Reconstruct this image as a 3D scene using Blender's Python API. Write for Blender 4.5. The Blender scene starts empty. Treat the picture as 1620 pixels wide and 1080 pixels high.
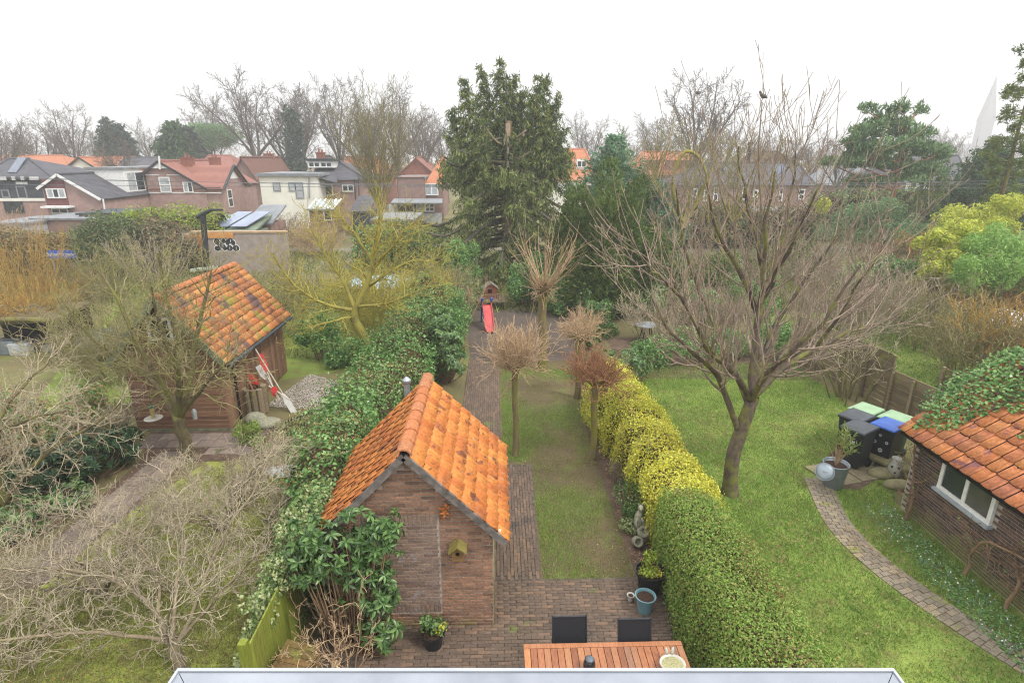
import bpy, math, random
import numpy as np
from mathutils import Vector, Matrix

# ---------------------------------------------------------------- camera, sky, sun, exposure
S = bpy.context.scene
COL = S.collection
H, TILT, YAW, FPX = 7.1, math.atan(295 / 900), math.radians(1.5), 900.0
cam = bpy.data.cameras.new('camera'); cam_o = bpy.data.objects.new('camera', cam); COL.objects.link(cam_o)
cam.sensor_width = 36; cam.lens = 36 * FPX / 1620; cam.clip_start = .05; cam.clip_end = 3000
cam_o.location = (0, 0, H); cam_o.rotation_euler = (math.pi / 2 - TILT, 0, -YAW)
S.camera = cam_o

SUN_EL, SUN_AZ = math.radians(52), math.radians(125)      # azimuth clockwise from +Y: from the right, behind the camera
W = bpy.data.worlds.new('World'); S.world = W; W.use_nodes = True
nt = W.node_tree; nt.nodes.clear()
sky = nt.nodes.new('ShaderNodeTexSky'); sky.sky_type = 'NISHITA'; sky.sun_disc = False
sky.sun_elevation = SUN_EL; sky.sun_rotation = SUN_AZ; sky.air_density = 1; sky.dust_density = 4
mixn = nt.nodes.new('ShaderNodeMix'); mixn.data_type = 'RGBA'; mixn.inputs[0].default_value = .88
tcw = nt.nodes.new('ShaderNodeTexCoord'); sepw = nt.nodes.new('ShaderNodeSeparateXYZ'); mrw = nt.nodes.new('ShaderNodeMapRange'); nt.links.new(tcw.outputs['Generated'], sepw.inputs[0]); nt.links.new(sepw.outputs[2], mrw.inputs[0])
mrw.inputs[3].default_value = 4.5; mrw.inputs[4].default_value = 15.9      # overcast sky: the zenith three times as bright as the horizon
cmw = nt.nodes.new('ShaderNodeVectorMath'); cmw.operation = 'SCALE'; cmw.inputs[0].default_value = (1, 1.004, 1.025); nt.links.new(mrw.outputs[0], cmw.inputs['Scale']); nt.links.new(cmw.outputs[0], mixn.inputs[7])
bg = nt.nodes.new('ShaderNodeBackground'); bg.inputs[1].default_value = .1
wo = nt.nodes.new('ShaderNodeOutputWorld')
nt.links.new(sky.outputs[0], mixn.inputs[6]); nt.links.new(mixn.outputs[2], bg.inputs[0]); nt.links.new(bg.outputs[0], wo.inputs[0])
sun = bpy.data.lights.new('sun', 'SUN'); sun.energy = 1.5; sun.angle = math.radians(11); sun.color = (1, .96, .9)
sun_o = bpy.data.objects.new('sun', sun); COL.objects.link(sun_o)
sd = Vector((math.sin(SUN_AZ) * math.cos(SUN_EL), math.cos(SUN_AZ) * math.cos(SUN_EL), math.sin(SUN_EL)))
sun_o.rotation_euler = sd.to_track_quat('Z', 'Y').to_euler(); sun_o.location = (20, -20, 60)
S.view_settings.view_transform = 'Standard'; S.view_settings.look = 'None'
S.view_settings.exposure = .88; S.view_settings.gamma = 1; S.view_settings.use_curve_mapping = False
S.render.engine = 'CYCLES'
S.cycles.max_bounces = 5; S.cycles.diffuse_bounces = 3; S.cycles.glossy_bounces = 2; S.cycles.transmission_bounces = 3
S.cycles.volume_bounces = 1; S.cycles.transparent_max_bounces = 6; S.cycles.use_denoising = True; S.cycles.denoiser = 'OPENIMAGEDENOISE'; S.cycles.denoising_prefilter = 'NONE'; S.cycles.filter_width = 1.15
S.cycles.caustics_reflective = False; S.cycles.caustics_refractive = False

R = random.Random(7)
N = np.random.default_rng(11)
rad = math.radians

# ---------------------------------------------------------------- surveying: sight lines from the attic window to real places
def ray(u, v):
    x = (u - 810) / FPX; y = (v - 540) / FPX
    d = (x, math.cos(TILT) - y * math.sin(TILT), -math.sin(TILT) - y * math.cos(TILT))
    c, s = math.cos(YAW), math.sin(YAW)
    return Vector((d[0] * c + d[1] * s, -d[0] * s + d[1] * c, d[2]))
def gr(u, v, z=0.0):                                      # where a sight line meets height z
    r = ray(u, v); k = (z - H) / r.z
    return Vector((r.x * k, r.y * k, z))
def dp(u, v, Y):                                          # where it meets the plane at distance Y
    r = ray(u, v); k = Y / r.y
    return Vector((r.x * k, Y, H + r.z * k))
def proj(x, Y, z):
    c, s = math.cos(YAW), math.sin(YAW)
    X = x * c - Y * s; Yy = x * s + Y * c; Z = z - H
    zc = Yy * math.cos(TILT) - Z * math.sin(TILT); up = Yy * math.sin(TILT) + Z * math.cos(TILT)
    if zc < .1: return (-9999, -9999, 0)
    return (810 + FPX * X / zc, 540 - FPX * up / zc, FPX / zc)

# ---------------------------------------------------------------- colours and materials
def hx(h, k=1.0):
    v = [int(h[i:i + 2], 16) / 255 for i in (0, 2, 4)]
    return tuple(k * (c / 12.92 if c <= .04045 else ((c + .055) / 1.055) ** 2.4) for c in v) + (1,)
MATS = {}
class NT:
    def __init__(s, name):
        m = bpy.data.materials.new(name); m.use_nodes = True; s.m = m; s.t = m.node_tree; s.t.nodes.clear()
        s.out = s.n('OutputMaterial'); s.b = s.n('BsdfPrincipled'); s.l(s.b.outputs[0], s.out.inputs[0])
    def n(s, k, **kw):
        x = s.t.nodes.new('ShaderNode' + k)
        for a, v in kw.items(): setattr(x, a, v)
        return x
    def l(s, a, b): s.t.links.new(a, b)
    def noise(s, scale, detail=4, vec=None, rough=.55, dist=0):
        x = s.n('TexNoise'); x.inputs['Scale'].default_value = scale; x.inputs['Detail'].default_value = detail
        x.inputs['Roughness'].default_value = rough; x.inputs['Distortion'].default_value = dist
        if vec: s.l(vec, x.inputs['Vector'])
        return x.outputs[0]
    def ramp(s, fac, stops, interp='LINEAR'):
        x = s.n('ValToRGB'); e = x.color_ramp; e.interpolation = interp
        while len(e.elements) < len(stops): e.elements.new(.5)
        for el, (p, c) in zip(e.elements, stops):
            el.position = p; el.color = c if len(c) == 4 else tuple(c) + (1,)
        s.l(fac, x.inputs[0]); return x.outputs[0]
    def mix(s, fac, a, b, mode='MIX'):
        x = s.n('Mix', data_type='RGBA', blend_type=mode)
        for v, i in ((fac, 0), (a, 6), (b, 7)):
            if hasattr(v, 'is_linked'): s.l(v, x.inputs[i])
            else: x.inputs[i].default_value = v
        return x.outputs[2]
    def math(s, op, a, b=0.0, clamp=False):
        x = s.n('Math', operation=op, use_clamp=clamp)
        for v, i in ((a, 0), (b, 1)):
            if hasattr(v, 'is_linked'): s.l(v, x.inputs[i])
            else: x.inputs[i].default_value = v
        return x.outputs[0]
    def rnd(s):                                           # one number per object or per joined piece
        a = s.n('Attribute', attribute_name='rnd'); o = s.n('ObjectInfo')
        return s.math('FRACT', s.math('ADD', a.outputs['Fac'], o.outputs['Random']))
    def obj(s): return s.n('TexCoord').outputs['Object']
    def pos(s): return s.n('NewGeometry').outputs['Position']
    def bump(s, h, st=.3, d=.02):
        x = s.n('Bump'); x.inputs['Strength'].default_value = st; x.inputs['Distance'].default_value = d
        s.l(h, x.inputs['Height']); s.l(x.outputs[0], s.b.inputs['Normal'])
    def base(s, c): 
        if hasattr(c, 'is_linked'): s.l(c, s.b.inputs['Base Color'])
        else: s.b.inputs['Base Color'].default_value = c
    def done(s, rough=.8, spec=.3, metal=0):
        s.b.inputs['Roughness'].default_value = rough; s.b.inputs['Specular IOR Level'].default_value = spec
        s.b.inputs['Metallic'].default_value = metal; MATS[s.m.name] = s.m; return s.m

def plain(name, a, b=None, scale=6, rough=.7, spec=.3, metal=0, bump=.15, world=True, stretch=None):
    t = NT(name); v = t.pos() if world else t.obj()
    if stretch:
        mp = t.n('Mapping'); mp.inputs['Scale'].default_value = stretch; t.l(v, mp.inputs[0]); v = mp.outputs[0]
    nz = t.noise(scale, 5, v)
    t.base(t.ramp(nz, [(.3, a), (.7, b or a)])); t.bump(nz, bump); return t.done(rough, spec, metal)
def pieces_mat(name, stops, spots=None, scale=9, rough=.75, bump=.4, sharp=False, moss=None, spec=.25, stretch=None):
    """colour per piece from its own random number, grain on top, optional lichen spots and algae near the ground"""
    t = NT(name); r = t.rnd(); p = t.pos()
    if stretch:
        mp = t.n('Mapping'); mp.inputs['Scale'].default_value = stretch; t.l(p, mp.inputs[0]); gv = mp.outputs[0]
    else: gv = p
    c = t.ramp(r, stops); nz = t.noise(scale, 6, gv)
    c = t.mix(1.0, c, t.ramp(nz, [(.25, (.62, .6, .6)), (.75, (1.22, 1.2, 1.18))]), 'MULTIPLY')
    if spots:
        for (col, sc, thr) in spots:
            q = t.noise(sc, 5, p, .65)
            c = t.mix(t.ramp(q, [(thr, (0, 0, 0)), (thr + .06, (1, 1, 1))]), c, col)
    if moss:
        col, z0, z1 = moss
        sp = t.n('SeparateXYZ'); t.l(p, sp.inputs[0])
        g = t.math('ADD', sp.outputs[2], t.math('MULTIPLY', t.noise(2.2, 6, p, .7), .9))
        mr = t.n('MapRange'); t.l(g, mr.inputs[0]); mr.inputs[1].default_value = z0; mr.inputs[2].default_value = z1
        mr.inputs[3].default_value = .85; mr.inputs[4].default_value = 0
        c = t.mix(mr.outputs[0], c, col)
    t.base(c); t.bump(nz, bump); return t.done(rough, spec)
def leaf_mat(name, stops, trans=.28, rough=.55, spec=.35):
    t = NT(name); c = t.ramp(t.rnd(), stops); t.base(c)
    d = t.n('BsdfTranslucent'); t.l(c, d.inputs[0]); m = t.n('MixShader'); m.inputs[0].default_value = trans
    t.l(t.b.outputs[0], m.inputs[1]); t.l(d.outputs[0], m.inputs[2]); t.l(m.outputs[0], t.out.inputs[0])
    return t.done(rough, spec)
def bark_mat(name, a, b, moss=None, amt=.5, scale=14):
    t = NT(name); p = t.pos(); mp = t.n('Mapping'); mp.inputs['Scale'].default_value = (1, 1, .35); t.l(p, mp.inputs[0])
    nz = t.noise(scale, 6, mp.outputs[0], .65); c = t.ramp(nz, [(.3, a), (.7, b)])
    r = t.rnd(); c = t.mix(1.0, c, t.ramp(r, [(0, (.75, .75, .75)), (1, (1.2, 1.18, 1.15))]), 'MULTIPLY')
    if moss:
        q = t.noise(3.1, 5, p, .6); c = t.mix(t.ramp(q, [(1 - amt - .08, (0, 0, 0)), (1 - amt + .08, (1, 1, 1))]), c, moss)
    t.base(c); t.bump(nz, .5, .02); return t.done(.9, .15)

# ---------------------------------------------------------------- mesh building
class B:
    """collects shapes and links them as one mesh object"""
    def __init__(s): s.v = []; s.f = []
    def add(s, vs, fs):
        k = len(s.v); s.v += [tuple(v) for v in vs]; s.f += [tuple(i + k for i in f) for f in fs]; return s
    def box(s, c, size, rz=0, m=None):
        x, y, z = (q / 2 for q in size)
        vs = [Vector((a * x, b * y, d * z)) for d in (-1, 1) for a, b in ((-1, -1), (1, -1), (1, 1), (-1, 1))]
        if m is None: m = Matrix.Rotation(rz, 3, 'Z')
        vs = [m @ v + Vector(c) for v in vs]
        return s.add(vs, [(3, 2, 1, 0), (4, 5, 6, 7), (0, 1, 5, 4), (1, 2, 6, 5), (2, 3, 7, 6), (3, 0, 4, 7)])
    def b2(s, x0, x1, y0, y1, z0, z1): return s.box(((x0 + x1) / 2, (y0 + y1) / 2, (z0 + z1) / 2), (x1 - x0, y1 - y0, z1 - z0))
    def slab(s, quad, t, n=None):                         # a quad given thickness t against its normal
        q = [Vector(p) for p in quad]; n = Vector(n) if n else (q[1] - q[0]).cross(q[-1] - q[0]).normalized()
        k = len(q); lo = [p - n * t for p in q]
        return s.add(q + lo, [tuple(range(k)), tuple(range(2 * k - 1, k - 1, -1))] + [(i, i + k, (i + 1) % k + k, (i + 1) % k) for i in range(k)])
    def bar(s, a, b, w, h=None, up=(0, 0, 1)):            # rectangular bar between two points
        a, b = Vector(a), Vector(b); d = (b - a).normalized(); u = Vector(up)
        if abs(d.dot(u)) > .98: u = Vector((0, 1, 0))
        x = d.cross(u).normalized() * (w / 2); y = x.cross(d).normalized() * ((h or w) / 2)
        vs = [p + i * x + j * y for p in (a, b) for i, j in ((-1, -1), (1, -1), (1, 1), (-1, 1))]
        return s.add(vs, [(0, 1, 2, 3), (7, 6, 5, 4), (0, 4, 5, 1), (1, 5, 6, 2), (2, 6, 7, 3), (3, 7, 4, 0)])
    def tube(s, pts, rs, n=8, cap=True):
        pts = [Vector(p) for p in pts]
        if not hasattr(rs, '__len__'): rs = [rs] * len(pts)
        k0 = len(s.v); ref = None
        for i, p in enumerate(pts):
            d = (pts[min(i + 1, len(pts) - 1)] - pts[max(i - 1, 0)]).normalized()
            if ref is None: ref = d.orthogonal().normalized()
            ref = (ref - d * ref.dot(d)).normalized(); w = d.cross(ref)
            for j in range(n):
                a = 2 * math.pi * j / n; s.v.append(tuple(p + (ref * math.cos(a) + w * math.sin(a)) * rs[i]))
        for i in range(len(pts) - 1):
            for j in range(n):
                a = k0 + i * n + j; b = k0 + i * n + (j + 1) % n; s.f.append((a, b, b + n, a + n))
        if cap:
            s.f.append(tuple(range(k0 + n - 1, k0 - 1, -1))); e = k0 + (len(pts) - 1) * n; s.f.append(tuple(range(e, e + n)))
        return s
    def lathe(s, prof, n=20, c=(0, 0, 0), m=None, sx=1, sy=1):
        k0 = len(s.v); m = m or Matrix.Identity(3)
        for r, z in prof:
            for j in range(n):
                a = 2 * math.pi * j / n; s.v.append(tuple(m @ Vector((r * sx * math.cos(a), r * sy * math.sin(a), z)) + Vector(c)))
        for i in range(len(prof) - 1):
            for j in range(n):
                a = k0 + i * n + j; b = k0 + i * n + (j + 1) % n; s.f.append((a, b, b + n, a + n))
        if prof[0][0] > 1e-4: s.f.append(tuple(range(k0 + n - 1, k0 - 1, -1)))
        if prof[-1][0] > 1e-4: e = k0 + (len(prof) - 1) * n; s.f.append(tuple(range(e, e + n)))
        return s
    def torus(s, c, r, r2, n=20, k=8, m=None):
        m = m or Matrix.Identity(3); k0 = len(s.v)
        for i in range(n):
            a = 2 * math.pi * i / n
            for j in range(k):
                b = 2 * math.pi * j / k; q = r + r2 * math.cos(b)
                s.v.append(tuple(m @ Vector((q * math.cos(a), q * math.sin(a), r2 * math.sin(b))) + Vector(c)))
        for i in range(n):
            for j in range(k):
                s.f.append((k0 + i * k + j, k0 + (i + 1) % n * k + j, k0 + (i + 1) % n * k + (j + 1) % k, k0 + i * k + (j + 1) % k))
        return s
    def ball(s, c, r, n=12, k=8, sc=(1, 1, 1), m=None):
        prof = [(max(1e-5, math.sin(math.pi * i / k)) * r, -math.cos(math.pi * i / k) * r) for i in range(k + 1)]
        mm = (m or Matrix.Identity(3)) @ Matrix.Diagonal(sc); return s.lathe(prof, n, c, mm)
    def prism(s, poly, y0, y1):                           # outline in x,z pushed from y0 to y1
        k = len(poly); vs = [(x, y0, z) for x, z in poly] + [(x, y1, z) for x, z in poly]
        return s.add(vs, [tuple(range(k)), tuple(range(2 * k - 1, k - 1, -1))] + [((i + 1) % k, i, i + k, (i + 1) % k + k) for i in range(k)])
    def flat(s, poly, z): return s.add([(x, y, z) for x, y in poly], [tuple(range(len(poly)))])
    def mesh(s, name, mat, smooth=False, bevel=0):
        me = bpy.data.meshes.new(name); me.from_pydata(s.v, [], s.f); me.validate(); me.update()
        if mat: me.materials.append(mat)
        if smooth: me.polygons.foreach_set('use_smooth', [True] * len(me.polygons))
        return me
    def build(s, name, mat, parent=None, loc=(0, 0, 0), rz=0, smooth=False, bevel=0, label=None, kind=None):
        o = link(name, s.mesh(name, mat, smooth), parent, loc, rz)
        if bevel:
            md = o.modifiers.new('bevel', 'BEVEL'); md.width = bevel; md.segments = 2; md.limit_method = 'ANGLE'
        if label: o['label'] = label
        if kind: o['kind'] = kind
        return o
def link(name, me, parent=None, loc=(0, 0, 0), rz=0):
    o = bpy.data.objects.new(name, me); COL.objects.link(o); o.location = loc; o.rotation_euler = (0, 0, rz)
    if parent: o.parent = parent
    return o
def tag(o, label, cat, group=None):
    o['label'] = label; o['category'] = cat
    if group: o['group'] = group
    return o
def thing(name, label, cat, loc=(0, 0, 0), rz=0, group=None):
    return tag(link(name, None, None, loc, rz), label, cat, group)
def struct(o): o['kind'] = 'structure'; return o
def stuff(o): o['kind'] = 'stuff'; return o

def np_mesh(name, V, F, mat, rnd=None, smooth=False):
    """V (n,3), F (m,k) -> mesh, with an optional number per vertex"""
    me = bpy.data.meshes.new(name); n, (m, k) = len(V), F.shape
    me.vertices.add(n); me.vertices.foreach_set('co', np.ascontiguousarray(V, np.float32).ravel())
    me.loops.add(m * k); me.loops.foreach_set('vertex_index', np.ascontiguousarray(F, np.int32).ravel())
    me.polygons.add(m); me.polygons.foreach_set('loop_start', np.arange(0, m * k, k, dtype=np.int32))
    if smooth: me.polygons.foreach_set('use_smooth', np.ones(m, bool))
    if rnd is not None:
        a = me.attributes.new('rnd', 'FLOAT', 'POINT'); a.data.foreach_set('value', np.ascontiguousarray(rnd, np.float32))
    me.materials.append(mat); me.update(calc_edges=True); return me
def nrm(a): return a / np.maximum(np.linalg.norm(a, axis=-1, keepdims=True), 1e-9)
def rand_dirs(n, rg=None):
    rg = rg or N; return nrm(rg.normal(size=(n, 3)))

# pieces that can be picked apart: the 300 that show largest become parts, the rest one joined part
def pieces(name, rest_name, me, mats4, parent, origin=Vector((0, 0, 0)), limit=300, rz=0):
    """mats4: local 4x4 matrices under parent (parent at origin, turned by rz)"""
    P = Matrix.Translation(origin) @ Matrix.Rotation(rz, 4, 'Z')
    sc = []
    for i, m in enumerate(mats4):
        w = P @ m.translation; u, v, s_ = proj(*w)
        vis = -20 < u < 1640 and -20 < v < 1075
        sc.append((-(s_ if vis else s_ * 1e-4), i))
    sc.sort(); pick = [i for _, i in sc[:limit]]; rest = [i for _, i in sc[limit:]]
    out = []
    for i in pick:
        o = bpy.data.objects.new(name, me); COL.objects.link(o); o.parent = parent; o.matrix_local = mats4[i]; out.append(o)
    if rest:
        nv = len(me.vertices); V0 = np.empty(nv * 3, np.float32); me.vertices.foreach_get('co', V0); V0 = V0.reshape(-1, 3)
        F0 = [tuple(p.vertices) for p in me.polygons]
        k = 4; F0 = np.array([f if len(f) == 4 else f + (f[-1],) for f in F0 if len(f) <= 4])
        Ms = np.array([[list(r) for r in mats4[i]] for i in rest])
        V = np.einsum('nij,vj->nvi', Ms[:, :3, :3], V0) + Ms[:, None, :3, 3]
        F = F0[None] + (np.arange(len(rest)) * nv)[:, None, None]
        o = link(rest_name, np_mesh(rest_name, V.reshape(-1, 3), F.reshape(-1, 4), me.materials[0], np.repeat(N.random(len(rest)), nv)), parent)
        stuff(o)
    return out
def M4(loc, rot=None, sc=None):
    m = Matrix.Translation(loc)
    if rot is not None: m = m @ rot.to_4x4()
    if sc is not None: m = m @ Matrix.Diagonal((*sc, 1))
    return m
def rotz(a): return Matrix.Rotation(a, 3, 'Z')
def rotx(a): return Matrix.Rotation(a, 3, 'X')
def roty(a): return Matrix.Rotation(a, 3, 'Y')

# ---------------------------------------------------------------- plants
def grow(rng, starts, lv, lines=None):
    """starts: (point, direction, length, radius, level). lv: one dict per level. Returns [(points, radii, level)]"""
    lines = [] if lines is None else lines
    stack = list(starts); up = Vector((0, 0, 1)); g = rng.gauss; un = rng.uniform
    while stack:
        p, d, ln, r, k = stack.pop(); L = lv[k]; n = L['seg']; st = ln / n; w = L.get('wob', .15); tr = L.get('up', 0); tip = L.get('tip', .25)
        pts = [p]; rs = [r]; ds = [d]
        for i in range(n):
            d = Vector((d.x + g(0, w), d.y + g(0, w), d.z + g(0, w) + tr)).normalized(); p = p + d * st
            pts.append(p); rs.append(r * (1 - (i + 1) / n * (1 - tip))); ds.append(d)
        lines.append((pts, rs, k)); kids(rng, pts, rs, ds, ln, k, lv, stack)
    return lines
def kids(rng, pts, rs, ds, ln, k, lv, stack):
    if k + 1 >= len(lv): return
    C = lv[k + 1]; un = rng.uniform; n = len(pts) - 1
    if 'n' not in C: return
    q = C['n'] * ln if C.get('per_m') else C['n']; q = int(q + rng.random())
    az = un(0, 6.28)
    for j in range(q):
        t = C.get('t0', .25) + (1 - C.get('t0', .25)) * (j + rng.random()) / q; f = min(t * n, n - 1e-4); i = int(f); fr = f - i
        b = pts[i].lerp(pts[i + 1], fr); dd = ds[i + 1]; r0 = rs[i] + (rs[i + 1] - rs[i]) * fr
        az += 2.4 + un(-.5, .5); o = dd.orthogonal().normalized(); o2 = dd.cross(o)
        s_ = o * math.cos(az) + o2 * math.sin(az); a = un(*C['ang'])
        cd = (dd * math.cos(a) + s_ * math.sin(a)).normalized()
        cl = un(*C['len']) * (ln if not C.get('abs') else 1) * (1 - C.get('fall', .4) * t)
        stack.append((b, cd, cl, max(C.get('rmin', .002), min(r0 * .9, r0 * C.get('rad', .55))), k + 1))
def spline(pts, n):
    """Catmull-Rom through pts"""
    P = [Vector(p) for p in pts]; P = [P[0] * 2 - P[1]] + P + [P[-1] * 2 - P[-2]]; out = []
    m = len(P) - 3
    for i in range(n + 1):
        f = min(i / n * m, m - 1e-6); k = int(f); t = f - k; a, b, c, d = P[k:k + 4]
        out.append(.5 * ((2 * b) + (c - a) * t + (2 * a - 5 * b + 4 * c - d) * t * t + (3 * b - a - 3 * c + d) * t ** 3))
    return out
def limb(lines, stack, rng, pts, r0, r1, k, lv, n=8, wob=.0):
    """a hand-placed limb which then branches by itself"""
    q = spline(pts, n)
    if wob: q = [q[0]] + [p + Vector((rng.gauss(0, wob), rng.gauss(0, wob), rng.gauss(0, wob))) for p in q[1:]]
    rs = [r0 + (r1 - r0) * i / n for i in range(n + 1)]; ds = [(q[min(i + 1, n)] - q[max(i - 1, 0)]).normalized() for i in range(n + 1)]
    ln = sum((q[i + 1] - q[i]).length for i in range(n)); lines.append((q, rs, k)); kids(rng, q, rs, ds, ln, k, lv, stack)
def tubes(lines, sides, rmin=0.0, name='twigs', mat=None, rscale=1.0):
    groups = {}
    for l in lines: groups.setdefault(len(l[0]), []).append(l)
    VV, FF, RR, off = [], [], [], 0
    for n, ls in groups.items():
        P = np.array([[tuple(p) for p in l[0]] for l in ls]); r = np.maximum(np.array([l[1] for l in ls]) * rscale, rmin); L = len(ls)
        T = np.empty_like(P); T[:, 1:-1] = P[:, 2:] - P[:, :-2]; T[:, 0] = P[:, 1] - P[:, 0]; T[:, -1] = P[:, -1] - P[:, -2]; T = nrm(T)
        main = nrm(P[:, -1] - P[:, 0]); ref = np.where(np.abs(main[:, 2:3]) > .7, np.array([[1., .13, 0]]), np.array([[0, .1, 1.]]))
        U = nrm(np.cross(T, ref[:, None, :])); Wv = np.cross(T, U)
        a = np.arange(sides) * 2 * math.pi / sides
        V = P[:, :, None] + r[:, :, None, None] * (U[:, :, None] * np.cos(a)[:, None] + Wv[:, :, None] * np.sin(a)[:, None])
        i = np.arange(L)[:, None, None] * (n * sides) + np.arange(n - 1)[None, :, None] * sides
        j = np.arange(sides); j2 = (j + 1) % sides
        F = np.stack([i + j, i + j2, i + j2 + sides, i + j + sides], -1).reshape(-1, 4) + off
        VV.append(V.reshape(-1, 3)); FF.append(F); RR.append(np.repeat(N.random(L), n * sides)); off += L * n * sides
    return np_mesh(name, np.concatenate(VV), np.concatenate(FF), mat, np.concatenate(RR), True)
def tree(root, lines, bark, twig, split=(1, 2), rmin=.004, names=('trunk', 'limbs', 'twigs'), sides=(10, 6, 3)):
    a, b = split; sets = ([l for l in lines if l[2] < a], [l for l in lines if a <= l[2] < b], [l for l in lines if l[2] >= b])
    for nm, ls, sd_, mt in zip(names, sets, sides, (bark, bark, twig)):
        if ls:
            o = link(nm, tubes(ls, sd_, rmin, nm, mt), root)
            if nm != names[0]: stuff(o)
def leaf_quads(C, D, Nn, ln, wd, fold=0.0):
    """rhombic leaves: centre, long axis, normal"""
    D = nrm(D); S_ = nrm(np.cross(D, Nn)); n = len(C); ln = np.broadcast_to(ln, (n,))[:, None]; wd = np.broadcast_to(wd, (n,))[:, None]
    V = np.stack([C - D * ln / 2, C + S_ * wd / 2 + D * ln * .05, C + D * ln / 2, C - S_ * wd / 2 + D * ln * .05], 1)
    return V.reshape(-1, 3), np.arange(n * 4).reshape(n, 4)
def leaves(name, C, Nn, ln, wd, mat, parent=None, spread=.6, rnd=None, down=0.0):
    n = len(C); nn = nrm(Nn + N.normal(size=(n, 3)) * spread); d = np.cross(nn, rand_dirs(n)); d[:, 2] -= down
    L = ln * N.uniform(.65, 1.25, n); V, F = leaf_quads(C, d, nn, L, wd * N.uniform(.75, 1.2, n))
    o = link(name, np_mesh(name, V, F, mat, np.repeat(N.random(n) if rnd is None else rnd, 4)), parent); return stuff(o)
def fbm(P, s=1.0, seed=0, oct=3):
    """cheap smooth noise about 0..1"""
    rg = np.random.default_rng(seed); out = np.zeros(len(P)); amp = 1; tot = 0
    for o in range(oct):
        for _ in range(4):
            k = rg.normal(size=3) * s * 2 ** o; out += amp * np.sin(P @ k + rg.uniform(0, 6.28)) ; tot += amp * .5
        amp *= .55
    return np.clip(.5 + out / tot / 2.2, 0, 1)
def lobes(rng_n, blobs, depth=.25):
    """points in the outer shell of several ellipsoids; blobs: (x,y,z,rx,ry,rz,weight)"""
    bl = np.array(blobs, float); w = bl[:, 6] / bl[:, 6].sum(); k = N.choice(len(bl), rng_n, p=w); d = rand_dirs(rng_n)
    r = 1 - depth * N.random(rng_n) ** 1.5; C = bl[k, :3] + d * bl[k, 3:6] * r[:, None]
    return C, nrm(d / bl[k, 3:6])
# ================================================================ materials
soil = plain('soil', hx('4a3d33'), hx('6b5a4c'), 3.5, .95, .1, bump=.5)
def ground_mat(name, stops, scale, scale2, tint, rough=.95, thr=.55):
    t = NT(name); p = t.pos(); a = t.noise(scale, 6, p, .65); b = t.noise(scale2, 5, p, .6)
    c = t.ramp(a, stops); c = t.mix(t.ramp(b, [(thr - .08, (0, 0, 0)), (thr + .08, (1, 1, 1))]), c, tint)
    c = t.mix(.35, c, t.ramp(t.noise(60, 3, p), [(.3, hx('2e2a1c')), (.7, hx('a39a6a'))]))
    t.base(c); t.bump(t.noise(45, 4, p), .6, .03); return t.done(rough, .1)
m_ground = ground_mat('garden_earth', [(.3, hx('4d463a')), (.5, hx('6a6045')), (.7, hx('6f7a40'))], .35, 1.3, hx('5c5a3a'))
m_lawn = ground_mat('lawn_turf', [(.3, hx('586b2a')), (.5, hx('6e8c34')), (.7, hx('8a9e44'))], .9, 2.2, hx('6a6438'), thr=.6)
m_mud = ground_mat('muddy_turf', [(.36, hx('42372e')), (.5, hx('564839')), (.6, hx('55622e'))], 1.1, 2.6, hx('4a3e32'), thr=.52)
m_moss = ground_mat('mossy_turf', [(.3, hx('6a6838')), (.5, hx('86943a')), (.7, hx('9fac44'))], .8, 1.9, hx('5f5038'), thr=.58)
m_joint = plain('joint_sand', hx('4a423b'), hx('6a6056'), 8, .95, .1, bump=.4)
m_paver = pieces_mat('clinker_paver', [(0, hx('5c4f45')), (.35, hx('685a4e')), (.6, hx('625549')), (.8, hx('716052')), (1, hx('7a6553'))],
                     spots=[(hx('666a3c'), 1.1, .62), (hx('4e4640'), .8, .6)], scale=30, rough=.8)
m_yard = plain('worn_paving', hx('4c433c'), hx('5f554c'), 1.2, .85, .2, bump=.3)
m_path = pieces_mat('yellow_path_brick', [(0, hx('746c5c')), (.4, hx('867d6c')), (.7, hx('7d7464')), (1, hx('93876f'))],
                    spots=[(hx('7a7a48'), 2.2, .6)], scale=30)
m_slab = pieces_mat('concrete_slab', [(0, hx('6b6058')), (.5, hx('80736a')), (1, hx('8b7d70'))], spots=[(hx('5d5a40'), 2.5, .58)], scale=14)

# ================================================================ ground, lawns, paving
RNG = random.Random(3)
struct(B().flat([(4.4, 17.6), (10.7, 17.2), (10.8, 22), (4.4, 22)], .008).build('shrub_bed', soil))
b = B(); b.flat([(-500, -5), (500, -5), (500, 530), (-500, 530)], 0); struct(b.build('ground', m_ground))
struct(B().flat([(.72, 8.0), (2.7, 8.0), (2.75, 12), (2.95, 19.4), (.0, 19.6), (.02, 12.2), (.72, 12.1)], .004).build('centre_lawn', m_mud))
struct(B().flat([(3.6, 3.5), (8.5, 3.5), (8.5, 10.4), (10.3, 13), (10.6, 19), (4.4, 20), (4.0, 12)], .004).build('right_lawn', m_lawn))
struct(B().flat([(-8.3, 5.0), (-3.3, 5.0), (-3.9, 10.5), (-5.2, 12.0), (-7.1, 12.5), (-7.9, 9.6)], .004).build('left_lawn', m_moss))
struct(B().flat([(-13.5, 15.0), (-3.2, 19.5), (-3.2, 30), (-22, 34)], .004).build('back_lawn', m_lawn))
struct(B().flat([(2.42, 8.15), (3.6, 8.1), (3.5, 19), (2.6, 19), (2.35, 13)], .008).build('flower_bed', soil))
struct(B().flat([(-1.0, 19.5), (3.6, 19.3), (3.4, 26.5), (-1.6, 27)], .008).build('paved_yard', m_yard))
struct(B().flat([(11.9, 12.5), (22, 12.5), (24, 27), (11.2, 25)], .004).build('neighbour_lawn', m_lawn))
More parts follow.
